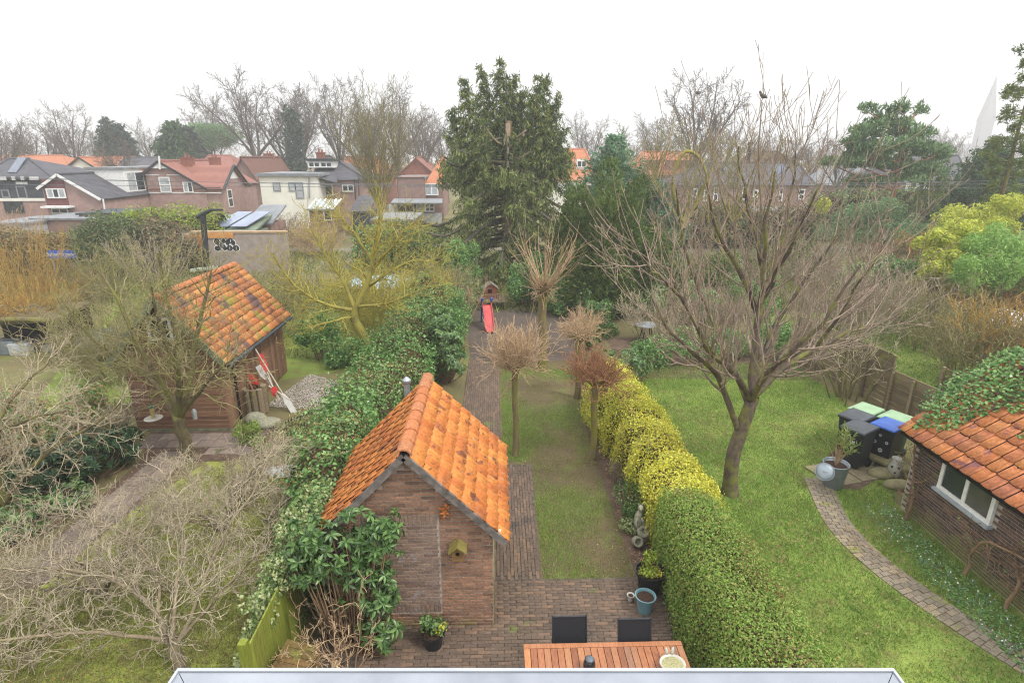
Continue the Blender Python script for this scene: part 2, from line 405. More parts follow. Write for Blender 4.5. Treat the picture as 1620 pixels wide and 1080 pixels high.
struct(B().flat([(-60, 34.1), (60, 34.1), (75, 46), (-75, 46)], .004).build('back_alley', plain('alley_earth', hx('6b6356'), hx('7d7560'), .6)))

def brick_mesh(name, l, w, h, mat, ch=.004):
    b_ = B(); x, y = l / 2, w / 2; c_ = ch
    vs = [(-x, -y, 0), (x, -y, 0), (x, y, 0), (-x, y, 0), (-x, -y, h - c_), (x, -y, h - c_), (x, y, h - c_), (-x, y, h - c_),
          (-x + c_, -y + c_, h), (x - c_, -y + c_, h), (x - c_, y - c_, h), (-x + c_, y - c_, h)]
    b_.add(vs, [(0, 1, 5, 4), (1, 2, 6, 5), (2, 3, 7, 6), (3, 0, 4, 7), (4, 5, 9, 8), (5, 6, 10, 9), (6, 7, 11, 10), (7, 4, 8, 11), (8, 9, 10, 11)])
    return b_.mesh(name, mat)
pav = brick_mesh('paving_brick', .2, .058, .03, m_paver)
# patio: rows running across, the garden path: rows running along
patio = struct(B().flat([(-2.9, 4.2), (2.95, 4.2), (2.8, 8.2), (-2.9, 8.2)], .012).build('patio', m_joint)); ms = []
y = 4.75; k = 0
while y < 8.16:
    x = -2.1 + (k % 2) * .103
    while x < 2.72:
        ms.append(M4((x + RNG.gauss(0, .002), y + RNG.gauss(0, .0015), .0 + RNG.uniform(-.004, .006)), rotz(RNG.gauss(0, .012)) @ rotx(RNG.gauss(0, .01)))); x += .206
    y += .0635; k += 1
pieces('paving_brick', 'paving_bricks', pav, ms, patio)
gpath = struct(B().flat([(-.12, 8.2), (.72, 8.2), (.8, 12.1), (-.12, 12.1)], .012).build('garden_path', m_joint)); ms = []
x = -.09; k = 0
while x < .78:
    y = 8.28 + (k % 2) * .103
    while y < 12.05:
        if x < .68 + (y - 8.2) * .02: ms.append(M4((x + RNG.gauss(0, .002), y, RNG.uniform(-.004, .006)), rotz(math.pi / 2 + RNG.gauss(0, .012)) @ rotx(RNG.gauss(0, .01))))
        y += .206
    x += .0635; k += 1
pieces('paving_brick', 'paving_bricks', pav, ms, gpath)
bpath = struct(B().flat([(-1.05, 10.1), (-.12, 10.1), (-.12, 12.1), (.05, 12.1), (.02, 19.7), (-1.05, 19.7)], .012).build('back_path', m_joint)); ms = []
x = -1.02; k = 0
while x < .0:
    y = 10.2 + (k % 2) * .103
    while y < 19.6:
        if not (x > -.13 and y < 12.2): ms.append(M4((x, y, RNG.uniform(-.004, .005)), rotz(math.pi / 2 + RNG.gauss(0, .012))))
        y += .206
    x += .0635; k += 1
pieces('paving_brick', 'paving_bricks', pav, ms, bpath)
# curved brick path over the right lawn
ctr = spline([(7.3, 11.25, 0), (7.05, 10.4, 0), (6.86, 9.6, 0), (6.85, 8.8, 0), (7.0, 8.0, 0), (7.28, 7.2, 0), (7.62, 6.45, 0), (8.1, 5.5, 0)], 90)
cp = B(); L_, R_ = [], []; ms = []
pb = brick_mesh('path_brick', .098, .2, .03, m_path)
acc = 0; 
for i, p in enumerate(ctr):
    d = (ctr[min(i + 1, 90)] - ctr[max(i - 1, 0)]).normalized(); s_ = Vector((-d.y, d.x, 0))
    L_.append((p + s_ * .26).to_tuple()[:2]); R_.append((p - s_ * .26).to_tuple()[:2])
cp.add([(x_, y_, .008) for x_, y_ in L_] + [(x_, y_, .008) for x_, y_ in R_], [(i, i + 1, 92 + i, 91 + i) for i in range(90)])
cpath = struct(cp.build('curved_path', m_joint))
cum = [0]
for i in range(90): cum.append(cum[-1] + (ctr[i + 1] - ctr[i]).length)
s_at = 0.05; k = 0
while s_at < cum[-1] - .02:
    i = max(j for j in range(91) if cum[j] <= s_at); i = min(i, 89); p = ctr[i].lerp(ctr[i + 1], (s_at - cum[i]) / max(1e-6, cum[i + 1] - cum[i])); d = (ctr[i + 1] - ctr[i]).normalized(); s_ = Vector((-d.y, d.x, 0))
    for q in ((-.18, .0, .18) if k % 2 else (-.225, -.09, .09, .225)):
        w = (.42 if abs(q) > .2 else .86)
        ms.append(M4(p + s_ * q + Vector((0, 0, RNG.uniform(-.008, .003))), rotz(math.atan2(d.y, d.x) + RNG.gauss(0, .02)), (1, w * .97, 1)))
    s_at += .103; k += 1
pieces('path_brick', 'path_bricks', pb, ms, cpath)
# concrete slabs of the left garden
sl = brick_mesh('paving_slab', .37, .37, .04, m_slab, .006); ms = []
lp = struct(B().flat([(-8.6, 8.2), (-7.95, 8.2), (-7.55, 12.4), (-5.9, 12.6), (-6.0, 14.1), (-9.4, 14.1), (-8.75, 12.6)], .012).build('slab_path', soil))
for j in range(12):
    for i in range(2):
        yy = 8.5 + j * .385; ms.append(M4((-8.45 + i * .385 + (yy - 8.5) * .045, yy, RNG.uniform(-.012, 0)), rotz(RNG.gauss(-.04, .02)) @ rotx(RNG.gauss(0, .02))))
for j in range(3):
    for i in range(8):
        xx = -9.1 + i * .385
        if not (j == 0 and xx < -7.3): ms.append(M4((xx, 12.95 + j * .385, RNG.uniform(-.012, 0)), rotz(RNG.gauss(0, .02)) @ roty(RNG.gauss(0, .02))))
pieces('paving_slab', 'paving_slabs', sl, ms, lp)
# slabs by the bins
bs = struct(B().flat([(7.2, 11.0), (8.0, 10.8), (9.8, 11.9), (9.7, 12.9), (8.6, 12.7), (7.7, 11.9)], .012).build('bin_paving', soil)); ms = []
for i in range(5):
    for j in range(3):
        if j == 2 and i < 3: continue
        xx, yy = 7.5 + i * .49 + j * .08, 11.15 + j * .48 + i * .13
        ms.append(M4((xx, yy, RNG.uniform(-.01, 0)), rotz(.25 + RNG.gauss(0, .03)), (1.28, 1.28, 1)))
pieces('paving_slab', 'paving_slabs', brick_mesh('paving_slab', .37, .37, .04, pieces_mat('mossy_slab', [(0, hx('7d745c')), (1, hx('9a8f74'))], spots=[(hx('6c7040'), 2.1, .55)], scale=12), .006), ms, bs)

# ================================================================ brick shed
m_mortar = plain('lime_mortar', hx('a0968c'), hx('bab0a5'), 12, .95, .1, bump=.3)
m_brick = pieces_mat('old_brick', [(0, hx('705848')), (.3, hx('886854')), (.55, hx('97735c')), (.8, hx('896e5c')), (1, hx('a27c62'))],
                     spots=[(hx('9a8c84'), 3.3, .66), (hx('4f433f'), 1.6, .64)], scale=26, moss=(hx('6c6a35'), .32, .62))
m_infill = pieces_mat('infill_brick', [(0, hx('77645a')), (.4, hx('8a7568')), (.75, hx('957d6c')), (1, hx('826a5c'))],
                      spots=[(hx('948a88'), 2.4, .62)], scale=26, moss=(hx('6a6838'), .3, .6))
m_tile = pieces_mat('orange_pantile', [(0, hx('b86c3a')), (.3, hx('c67c40')), (.6, hx('d08a48')), (.88, hx('c07440')), (1, hx('9c603c'))],
                    spots=[(hx('7d4f38'), 3.2, .57), (hx('ad9f86'), 9, .64), (hx('45402c'), 8, .63), (hx('8d7a3a'), 2.6, .66)], scale=22, rough=.6, bump=.25)
m_ridge = pieces_mat('ridge_tile', [(0, hx('a8683e')), (.5, hx('b07048')), (1, hx('a0704e'))], spots=[(hx('8f8470'), 4, .62), (hx('555038'), 8, .64)], scale=18)
m_verge = plain('weathered_mortar', hx('4d4946'), hx('7d7670'), 9, .9, .15, bump=.5)
m_dark = plain('dark_void', hx('1a1816'), hx('242120'), 5, .9, .1)

def tile_mesh(name, w, l, mat, th=.03, roll=.036):
    xs = [.012, .1, .3, .5, .66, .8, .9, .975]; zs = [.012, .004, 0, .002, .010, roll, roll + .004, roll * .55]
    b_ = B(); n = len(xs)
    for y_ in (0, l):
        for x_, z_ in zip(xs, zs): b_.v.append((x_ * w, y_, z_))
    for x_, z_ in zip(xs, zs): b_.v.append((x_ * w, 0, z_ - th))
    for i in range(n - 1): b_.f += [(i, i + 1, n + i + 1, n + i), (2 * n + i, 2 * n + i + 1, i + 1, i)]
    return b_.mesh(name, mat, True)
def tile_frames(o, e, s, ne, nr, we, ex, jit=.006, skip=None):
    """pantiles on a slope: o eave corner, e along the eave, s up the slope"""
    e, s = Vector(e).normalized(), Vector(s).normalized(); n = e.cross(s); ms = []
    for r in range(nr):
        for c in range(ne):
            if skip and skip(c, r): continue
            t = .11; s2 = (s * math.cos(t) - n * math.sin(t)).normalized(); n2 = e.cross(s2)
            m3 = Matrix((e, s2, n2)).transposed() @ rotz(RNG.gauss(0, .012)) @ rotx(RNG.gauss(0, .008))
            ms.append(M4(Vector(o) + e * (c * we + RNG.gauss(0, jit * .5)) + s * (r * ex + RNG.gauss(0, jit)) + n * (.03 + RNG.uniform(-.003, .004)), m3))
    return ms

SX0, SX1, SY0, SY1, SE, SR = -2.56, -.1, 7.2, 9.9, 1.88, 3.12; SXC = (SX0 + SX1) / 2
shed = thing('brick_shed', 'small old brick shed with bright orange pantile roof beside the patio', 'shed', (SXC, SY0, 0)); o0 = Vector((SXC, SY0, 0))
def wx(x): return x - SXC
hw = (SX1 - SX0) / 2
B().prism([(-hw, 0), (hw, 0), (hw, SE), (0, SR - .04), (-hw, SE)], 0.0, SY1 - SY0).build('wall', m_mortar, shed)
bm_ = brick_mesh('brick', .207, .0475, .012, m_brick, .003)       # thickness axis = z, lies in the wall plane after turning
def wall_frame(x, z, tilt=0): return Matrix(((1, 0, 0), (0, 0, -1), (0, 1, 0))).transposed().to_3x3()
WF = Matrix(((1, 0, 0), (0, 0, -1), (0, 1, 0)))                 # x->x, y->z, z->-y
def in_gable(x, z, m=.03): return abs(x) < hw - .005 and z < SE + (hw - abs(x)) / hw * (SR - SE) - m
DX0, DX1, DZ0, DZ1 = wx(-2.05), wx(-.9), .30, 2.08
ms, mi = [], []; c_h = .0622
for r in range(48):
    z = .03 + r * c_h; x = -hw + (.104 if r % 2 else .0) - .0
    while x < hw - .02:
        l = .208; xa, xb = x, min(x + l, hw - .004); z_ = z + .025
        top_ok = in_gable(xa + .03, z_ + .02) and in_gable(xb - .03, z_ + .02)
        infill = DX0 < (xa + xb) / 2 < DX1 and DZ0 < z_ < DZ1
        if top_ok and xb - xa > .025:
            segs = [(xa, xb)]
            if z_ > DZ0 - .0 and z_ < DZ1:
                if xa < DX1 < xb: segs = [(xa, DX1 - .012), (DX1 + .012, xb)]
                if xa < DX0 < xb: segs = [(xa, DX0 - .012), (DX0 + .012, xb)]
            for a_, b_ in segs:
                if b_ - a_ < .022: continue
                mid = (a_ + b_) / 2; inf = DX0 < mid < DX1 and DZ0 - .0 < z_ < DZ1
                if inf and (z_ > DZ1 - .2 or z_ < DZ0 + .11): continue
                (mi if inf else ms).append(M4((mid, -.001 - RNG.uniform(0, .005), z_), WF @ rotz(RNG.gauss(0, .004)), ((b_ - a_) / .208, RNG.uniform(.94, 1.03), 1)))
        x += .22 if (x > -hw + .01 or r % 2 == 0) else .22
        if r % 2 and x < -hw + .33 and x > -hw + .3: pass
    if r % 2 and z < SE - .05: ms.append(M4((-hw + .05, -.003, z + .025), WF, (.45, 1, 1)))
for zc, hgt in ((DZ1 - .095, .17), (DZ0 + .055, .1)):
    x = DX0 + .035
    while x < DX1 - .02:
        mi.append(M4((x, -.002 - RNG.uniform(0, .004), zc), WF @ rotz(math.pi / 2), (hgt / .208, 1.02, 1))); x += .0632
pieces('brick', 'bricks', bm_, ms, shed, o0, 300)
pieces('infill_brick', 'infill_bricks', brick_mesh('infill_brick', .207, .0475, .01, m_infill, .003), mi, shed, o0, 300)
B().b2(-hw - .01, hw + .012, -.03, .0, 0, .03).b2(hw, hw + .02, 0, SY1 - SY0, 0, .9).build('plinth', plain('algae_render', hx('5f5d3a'), hx('7a7052'), 5, .9), shed)
sl_a = math.atan2(SR - SE, hw); oh = .2
for sgn in (1, -1):
    e0 = Vector((sgn * (hw + oh), 0, SE - oh * math.tan(sl_a))); rdg = Vector((0, 0, SR + .03))
    L3 = SY1 - SY0
    B().slab([(e0.x, -.12, e0.z), (0, -.12, SR), (0, L3 + .1, SR), (e0.x, L3 + .1, e0.z)] if sgn < 0 else [(0, -.12, SR), (e0.x, -.12, e0.z), (e0.x, L3 + .1, e0.z), (0, L3 + .1, SR)], -.015 if False else .03).build('roof_deck', m_dark, shed)
    B().bar((e0.x * .99, -.125, e0.z - .035), (0, -.125, SR - .02), .05, .1).build('verge', m_verge, shed)
tm = tile_mesh('roof_tile', .218, .27, m_tile)
slen = math.hypot(hw + oh, (hw + oh) * math.tan(sl_a)); nr = 8; exq = (slen - .06) / nr; ncol = 13; wq = (SY1 - SY0 + .22) / ncol
tmesh = tile_mesh('roof_tile', wq, exq * .985, m_tile)
er = (hw + oh + .03, -.14, SE - (oh + .03) * math.tan(sl_a)); el = (-(hw + oh + .03), SY1 - SY0 + .1, er[2])
cs, sn = math.cos(sl_a), math.sin(sl_a)
pieces('roof_tile', 'roof_tiles', tmesh, tile_frames(er, (0, 1, 0), (-cs, 0, sn), ncol, nr, wq, exq) + tile_frames(el, (0, -1, 0), (cs, 0, sn), ncol, nr, wq, exq), shed, o0)
def ridge_mesh(l=.36, r=.115):
    b_ = B(); k = 7; prof = [(math.cos(math.pi * i / (k - 1)) * r, math.sin(math.pi * i / (k - 1)) * r * .85) for i in range(k)]
    for yy, q in ((0, 1.08), (l * .18, 1.08), (l * .2, 1.0), (l, .96)):
        for x_, z_ in prof: b_.v.append((x_ * q, yy, z_ * q))
    for j in range(3):
        for i in range(k - 1): b_.f.append((j * k + i, j * k + i + 1, (j + 1) * k + i + 1, (j + 1) * k + i))
    for x_, z_ in prof: b_.v.append((x_ * .85, 0, z_ * .85))
    for i in range(k - 1): b_.f.append((4 * k + i, 4 * k + i + 1, i + 1, i))
    return b_.mesh('ridge_tile', m_ridge)
rm = ridge_mesh(); pieces('ridge_tile', 'ridge_tiles', rm, [M4((0, -.15 + i * .33, SR + .0 + RNG.gauss(0, .004)), rotz(RNG.gauss(0, .02))) for i in range(9)], shed, o0)
B().lathe([(.05, -.04), (.055, .05), (.045, .06), (.035, .0)], 10, (hw + .14, -.04, SE - .25)).bar((hw + .02, -.02, SE - .1), (hw + .12, -.02, SE - .12), .06).build('gutter_spout', plain('pale_terracotta', hx('c9a48c'), hx('d8b9a2'), 9), shed)
# flue behind the ridge, nest box and ornament on the gable
fl = thing('flue_pipe', 'short grey metal flue sticking up behind the brick shed roof', 'flue', (-1.75, 10.15, 0))
B().tube([(0, 0, 0), (0, 0, 2.95)], .06, 12).build('pipe', plain('zinc_flue', hx('8a9096'), hx('a5abb0'), 8, .45, .5, .6), fl)
B().lathe([(.065, 2.95), (.085, 2.98), (.085, 3.02), (.02, 3.08), (.0001, 3.09)], 12).build('cap', MATS['zinc_flue'], fl)
nb = thing('nest_box', 'small mossy wooden nest box fixed on the shed gable', 'nest box', (-.62, 7.185, 1.5))
B().prism([(-.085, -.13), (.085, -.13), (.085, .06), (0, .13), (-.085, .06)], -.16, 0).build('box', plain('nest_wood', hx('6a5236'), hx('84683f'), 12, stretch=(1, 1, 4)), nb)
B().bar((.0, -.105, .155), (.13, -.105, .05), .018, .24, (0, 1, 0)).bar((0, -.105, .155), (-.13, -.105, .05), .018, .24, (0, 1, 0)).build('roof', plain('moss_roof', hx('6e6a34'), hx('8a7a45'), 14), nb)
B().tube([(0, -.155, .0), (0, -.163, .0)], .032, 12).build('entrance_hole', m_dark, nb)
orn = B(); orn.ball((0, 0, 0), .06, 10, 7, (.8, .35, 1.3)).ball((.025, -.01, .1), .04, 10, 6, (1, .5, .9))
for sx_, sz_, ex_, ez_ in ((-1, .04, .09, .075), (1, .05, .08, .1), (-1, -.04, .085, -.085), (1, -.04, .08, -.08)):
    orn.tube([(0, -.01, sz_), (sx_ * ex_ * .7, -.015, sz_ + .01), (sx_ * ex_, -.012, ez_)], [.022, .018, .012], 6)
orn.tube([(0, 0, -.06), (-.02, -.01, -.11), (-.05, -.01, -.13)], [.03, .018, .006], 6)
tag(orn.build('wall_ornament', plain('speckled_terracotta', hx('7a4426'), hx('b8743a'), 40, .6), None, (-.8, 7.165, 2.15), smooth=True), 'speckled terracotta wall ornament high on the brick shed gable', 'ornament')
# ================================================================ shared building parts
m_white = plain('white_paint', hx('cfcfcb'), hx('e2e2de'), 7, .5, .3, bump=.05)
m_glass = plain('window_glass', hx('20272c'), hx('343d42'), .8, .06, .6, bump=0)
m_curtain = plain('net_curtain', hx('8a9094'), hx('b4b8b8'), 3, .3, .5, bump=.05)
m_anth = plain('dark_slate_paint', hx('33383d'), hx('43494e'), 5, .6, .3)
m_grey = plain('grey_felt', hx('6f7376'), hx('8a8d8f'), 1.2, .8, .2)
def window(parent, p, u, w, h, cols=2, rows=1, fr=.06, mat=None, glass=None, name='window'):
    """frame (part) with glass panes (sub-parts); p = lower left corner on the wall, u = direction along the wall"""
    p, u = Vector(p), Vector(u).normalized(); n = Vector((u.y, -u.x, 0)); z = Vector((0, 0, 1)); b = B(); P_ = []
    def bx(a0, a1, c0, c1, d0, d1): b.slab([p + u * a0 + z * c0 + n * d1, p + u * a1 + z * c0 + n * d1, p + u * a1 + z * c1 + n * d1, p + u * a0 + z * c1 + n * d1], d1 - d0, n)
    bx(0, w, 0, fr, -.02, .04); bx(0, w, h - fr, h, -.02, .04); bx(0, fr, fr, h - fr, -.02, .037); bx(w - fr, w, fr, h - fr, -.02, .037)
    cw = (w - 2 * fr) / cols
    for i in range(1, cols): bx(fr + i * cw - fr / 2, fr + i * cw + fr / 2, fr, h - fr, -.02, .034)
    for j in range(1, rows): bx(fr, w - fr, h * j / rows - fr / 2, h * j / rows + fr / 2, -.02, .031)
    f = b.build(name, mat or m_white, parent)
    for i in range(cols):
        g = B(); d = .012; g.slab([p + u * (fr + i * cw) + z * fr + n * d, p + u * (fr + (i + 1) * cw) + z * fr + n * d, p + u * (fr + (i + 1) * cw) + z * (h - fr) + n * d, p + u * (fr + i * cw) + z * (h - fr) + n * d], .02, n)
        g.build('pane', (glass or m_glass) if not isinstance(glass, (list, tuple)) else glass[i % len(glass)], f)
    return f

# ================================================================ brick shed on the right
m_brick2 = pieces_mat('brown_brick', [(0, hx('4a3d38')), (.4, hx('5f4e47')), (.7, hx('6c564c')), (1, hx('7a5f50'))], spots=[(hx('6f6a3e'), 1.3, .6), (hx('8f857c'), 4, .68)], scale=26, moss=(hx('6a6a34'), .55, .9))
m_tile2 = pieces_mat('terracotta_pantile', [(0, hx('bc7446')), (.35, hx('cc8854')), (.6, hx('c47c52')), (.85, hx('ae7052')), (1, hx('d29256'))],
                     spots=[(hx('8a5a58'), 2.5, .57), (hx('7a6f48'), 6, .64), (hx('5a4038'), 9, .66)], scale=18, rough=.6, bump=.25)
WX, EX_, EZ, RX_, RZ_ = 8.5, 8.22, 1.8, 10.1, 3.3
Y0r, Y1r = 3.2, 10.15
rs = thing('garden_shed', 'brown brick shed with terracotta roof and white window beside the curved path', 'shed', (WX, Y0r, 0)); ors = Vector((WX, Y0r, 0))
Lr = Y1r - Y0r; wr = 2 * (RX_ - WX); sa = math.atan2(RZ_ - EZ, RX_ - EX_)
WZ = EZ + (WX - EX_) * math.tan(sa) - .06
B().prism([(0.0, 0), (wr, 0), (wr, WZ), (wr / 2, RZ_ - .08), (0, WZ)], 0, Lr).build('wall', m_mortar, rs)
WL = Matrix(((0, 0, -1), (-1, 0, 0), (0, 1, 0)))               # brick laid in the wall that faces -x: x->-y, y->z, z->-x
ms = []; wy0, wy1, wz0, wz1 = 8.12 - Y0r, 9.34 - Y0r, 1.02, 1.68
for r in range(31):
    z = .03 + r * .0622; y = .1 - (r % 2) * .11
    if z > WZ - .05: break
    while y < Lr - .1:
        if not (wy0 - .1 < y < wy1 + .1 and wz0 - .03 < z + .025 < wz1 + .03) and y > 1.5:
            ms.append(M4((-.001 - RNG.uniform(0, .004), y, z + .025), WL @ rotz(RNG.gauss(0, .004))))
        elif y > 1.5 and (y < wy0 + .02 or y > wy1 - .02):
            ya, yb = (y - .104, wy0 - .008) if y < wy0 + .02 else (wy1 + .008, y + .104)
            if yb - ya > .03: ms.append(M4((-.002, (ya + yb) / 2, z + .025), WL, ((yb - ya) / .207, 1, 1)))
        y += .22
pieces('brick', 'bricks', brick_mesh('brick', .207, .0475, .011, m_brick2, .003), ms, rs, ors)
wf = window(rs, (-.03, wy1, wz0), (0, -1, 0), wy1 - wy0, wz1 - wz0, 2, 1, .075, plain('flaking_white_paint', hx('d4d3ce'), hx('eeede9'), 9, .6), [m_glass, plain('dim_glass', hx('3a3f40'), hx('5a5550'), 2.5, .08, .6, bump=0)])
B().b2(-.13, .0, wy0 - .04, wy1 + .04, wz0 - .05, wz0 - .005).build('sill', plain('grey_sill', hx('8f979d'), hx('a9b0b4'), 6), rs)
B().slab([(EX_ - WX, -.1, EZ), (EX_ - WX, Lr + .16, EZ), (RX_ - WX, Lr + .16, RZ_), (RX_ - WX, -.1, RZ_)], .04, (-math.sin(sa), 0, math.cos(sa))).build('roof_deck', m_dark, rs)
B().slab([(RX_ - WX, -.1, RZ_ + .02), (RX_ - WX, Lr + .16, RZ_ + .02), (2 * RX_ - EX_ - WX, Lr + .16, EZ + .02), (2 * RX_ - EX_ - WX, -.1, EZ + .02)], .05, (math.sin(sa), 0, math.cos(sa))).build('back_slope', m_tile2, rs)
sl2 = math.hypot(RX_ - EX_, RZ_ - EZ); nr2 = 8; ex2 = sl2 / nr2; w2 = .235; nc2 = 26
fr = tile_frames((EX_ - WX - .03, Lr + .17, EZ - .02), (0, -1, 0), (math.cos(sa), 0, math.sin(sa)), nc2, nr2, w2, ex2)
pieces('roof_tile', 'roof_tiles', tile_mesh('roof_tile', w2, ex2 * .985, m_tile2, roll=.035), fr, rs, ors)
B().bar((EX_ - WX + .04, -.1, EZ - .07), (EX_ - WX + .04, Lr + .15, EZ - .07), .03, .12).build('fascia', m_dark, rs)

# ================================================================ wooden shed on the left
m_clad = pieces_mat('brown_cladding', [(0, hx('6e5240')), (.5, hx('82644e')), (1, hx('907058'))], spots=[(hx('6d6a3a'), 1.2, .66)], scale=18, stretch=(.2, .2, 3), moss=(hx('6f6a38'), .1, .5))
m_tile3 = pieces_mat('mottled_pantile', [(0, hx('8e6042')), (.25, hx('b87848')), (.45, hx('c6884e')), (.65, hx('90664e')), (.82, hx('b0744a')), (1, hx('c09054'))],
                     spots=[(hx('6a5450'), .9, .55), (hx('8d8440'), 1.5, .58), (hx('4a4038'), 7, .63)], scale=18, rough=.65, bump=.25)
KX, KY0, KY1, KE, KR = -8.5, 14.14, 18.5, 2.1, 3.72; kh = 1.22; ko = .27; ka = math.atan2(KR - (2.0 - .02), kh + ko)
ws = thing('wooden_shed', 'brown wooden shed with mottled orange tile roof behind the mossy apple tree', 'shed', (KX, KY0, 0)); ows = Vector((KX, KY0, 0))
ke = KR - math.tan(ka) * kh
B().prism([(-kh, 0), (kh, 0), (kh, ke - .06), (0, KR - .08), (-kh, ke - .06)], .0, KY1 - KY0).build('wall', m_dark, ws)
ms = []; brd = brick_mesh('cladding_board', 1, .135, .022, m_clad, .006)
z = .12
while z < KR - .2:
    half = kh + .015 if z < ke - .1 else kh * (KR - z - .12) / (KR - ke)
    if half > .1:
        if 2.55 < z < 3.2:
            for q in ((-half, -.42), (.2, half)):
                if q[1] - q[0] > .05: ms.append(M4(((q[0] + q[1]) / 2, .0, z), WF @ rotx(.09), (q[1] - q[0], 1, 1)))
        else: ms.append(M4((0, .0, z), WF @ rotx(.09), (2 * half, 1, 1)))
    z += .128
pieces('cladding_board', 'cladding_boards', brd, ms, ws, ows)
WR = Matrix(((0, 0, 1), (1, 0, 0), (0, 1, 0)))                  # board upright on the wall facing +x
ms = []; y = .07
while y < KY1 - KY0:
    if not (.62 < y < .70): ms.append(M4((kh + .001, y, ke / 2), Matrix(((0, 0, 1), (0, 1, 0), (-1, 0, 0))), (ke - .05, 1, 1)))
    y += .142
pieces('upright_board', 'upright_boards', brd, ms, ws, ows)
window(ws, (-.42, -.025, 2.58), (1, 0, 0), .62, .62, 1, 1, .07)
B().bar((kh + .025, .66, 0.05), (kh + .025, .66, ke - .1), .03, .05).build('door_gap', m_dark, ws)
B().slab([(-(kh + ko), -.25, KR - math.tan(ka) * (kh + ko)), (0, -.25, KR), (0, KY1 - KY0 + .2, KR), (-(kh + ko), KY1 - KY0 + .2, KR - math.tan(ka) * (kh + ko))], .04, (-math.sin(ka), 0, math.cos(ka))).build('left_slope', m_tile3, ws)
B().slab([(0, -.25, KR), (kh + ko, -.25, KR - math.tan(ka) * (kh + ko)), (kh + ko, KY1 - KY0 + .2, KR - math.tan(ka) * (kh + ko)), (0, KY1 - KY0 + .2, KR)], .04, (math.sin(ka), 0, math.cos(ka))).build('roof_deck', m_dark, ws)
s3 = (kh + ko) / math.cos(ka); nr3 = 11; ex3 = s3 / nr3; nc3 = 22; w3 = (KY1 - KY0 + .45) / nc3
pieces('roof_tile', 'roof_tiles', tile_mesh('roof_tile', w3, ex3 * .985, m_tile3, roll=.032), tile_frames((kh + ko + .02, -.26, KR - math.tan(ka) * (kh + ko + .02)), (0, 1, 0), (-math.cos(ka), 0, math.sin(ka)), nc3, nr3, w3, ex3), ws, ows)
pieces('ridge_tile', 'ridge_tiles', rm, [M4((0, -.26 + i * .33, KR + .01), rotz(RNG.gauss(0, .02))) for i in range(14)], ws, ows)
m_bargeg = plain('mossy_bargeboard', hx('4d5a48'), hx('7c8468'), 7, .9)
for sg in (-1, 1): B().bar((sg * (kh + ko), -.27, KR - math.tan(ka) * (kh + ko) - .02), (0, -.27, KR - .03), .03, .16).build('bargeboard', m_bargeg, ws)
B().tube([(kh + ko + .06, -.2, KR - math.tan(ka) * (kh + ko) - .06), (kh + ko + .06, KY1 - KY0 + .15, KR - math.tan(ka) * (kh + ko) - .09)], .05, 8).build('gutter', m_anth, ws)
B().b2(-kh - .03, kh + .035, -.035, 0, 0, .06).build('base_beam', m_bargeg, ws)

# ================================================================ houses beyond the gardens
m_pbrick = plain('pink_brick', hx('8d736c'), hx('a28880'), 2.2, .9, .15)
m_pbrick2 = plain('brown_house_brick', hx('7b655d'), hx('93796f'), 2.0, .9, .15)
m_rbrick = plain('red_brick', hx('7a4e42'), hx('8f6050'), 2.4, .9, .15)
m_cream = plain('cream_render', hx('d2d0c4'), hx('e0ded2'), 1.5, .85, .15)
m_maroon = plain('maroon_cladding', hx('5f3a38'), hx('704543'), 4, .7)
m_ochre = plain('ochre_panel', hx('b0773c'), hx('c08848'), 2, .7)
def roof_mat(name, a, b, c, row=3.2):
    t = NT(name); p = t.pos(); r = t.noise(1.3, 4, p); g = t.noise(9, 3, p)
    w = t.n('TexWave', wave_type='BANDS', bands_direction='Z'); w.inputs['Scale'].default_value = row; w.inputs['Distortion'].default_value = .4; w.inputs['Detail'].default_value = 1; t.l(p, w.inputs[0])
    w2 = t.n('TexWave', wave_type='BANDS', bands_direction='Y'); w2.inputs['Scale'].default_value = row * .8; t.l(p, w2.inputs[0])
    cc = t.ramp(r, [(.3, a), (.5, b), (.7, c)]); cc = t.mix(.35, cc, t.ramp(g, [(.3, a), (.7, c)]))
    cc = t.mix(1.0, cc, t.ramp(w.outputs[0], [(0, (.7, .7, .7)), (.25, (1, 1, 1))]), 'MULTIPLY')
    t.base(cc); t.bump(t.math('ADD', w.outputs[0], w2.outputs[0]), .6, .06); return t.done(.75, .25)
m_rdark = roof_mat('dark_roof_tiles', hx('44444a'), hx('55555b'), hx('5f5d60'))
m_rred = roof_mat('red_roof_tiles', hx('87584c'), hx('99695c'), hx('8d6257'))
m_rorange = roof_mat('orange_roof_tiles', hx('ac6c4c'), hx('bb7c5a'), hx('a56a4e'))
m_rbrown = roof_mat('brown_roof_tiles', hx('6b4a3e'), hx('7d5548'), hx('74584c'))
m_black = plain('black_trim', hx('26282b'), hx('33363a'), 4, .6)
m_solar = plain('solar_glass', hx('3c4656'), hx('4d586a'), 1.1, .15, .6, bump=0)

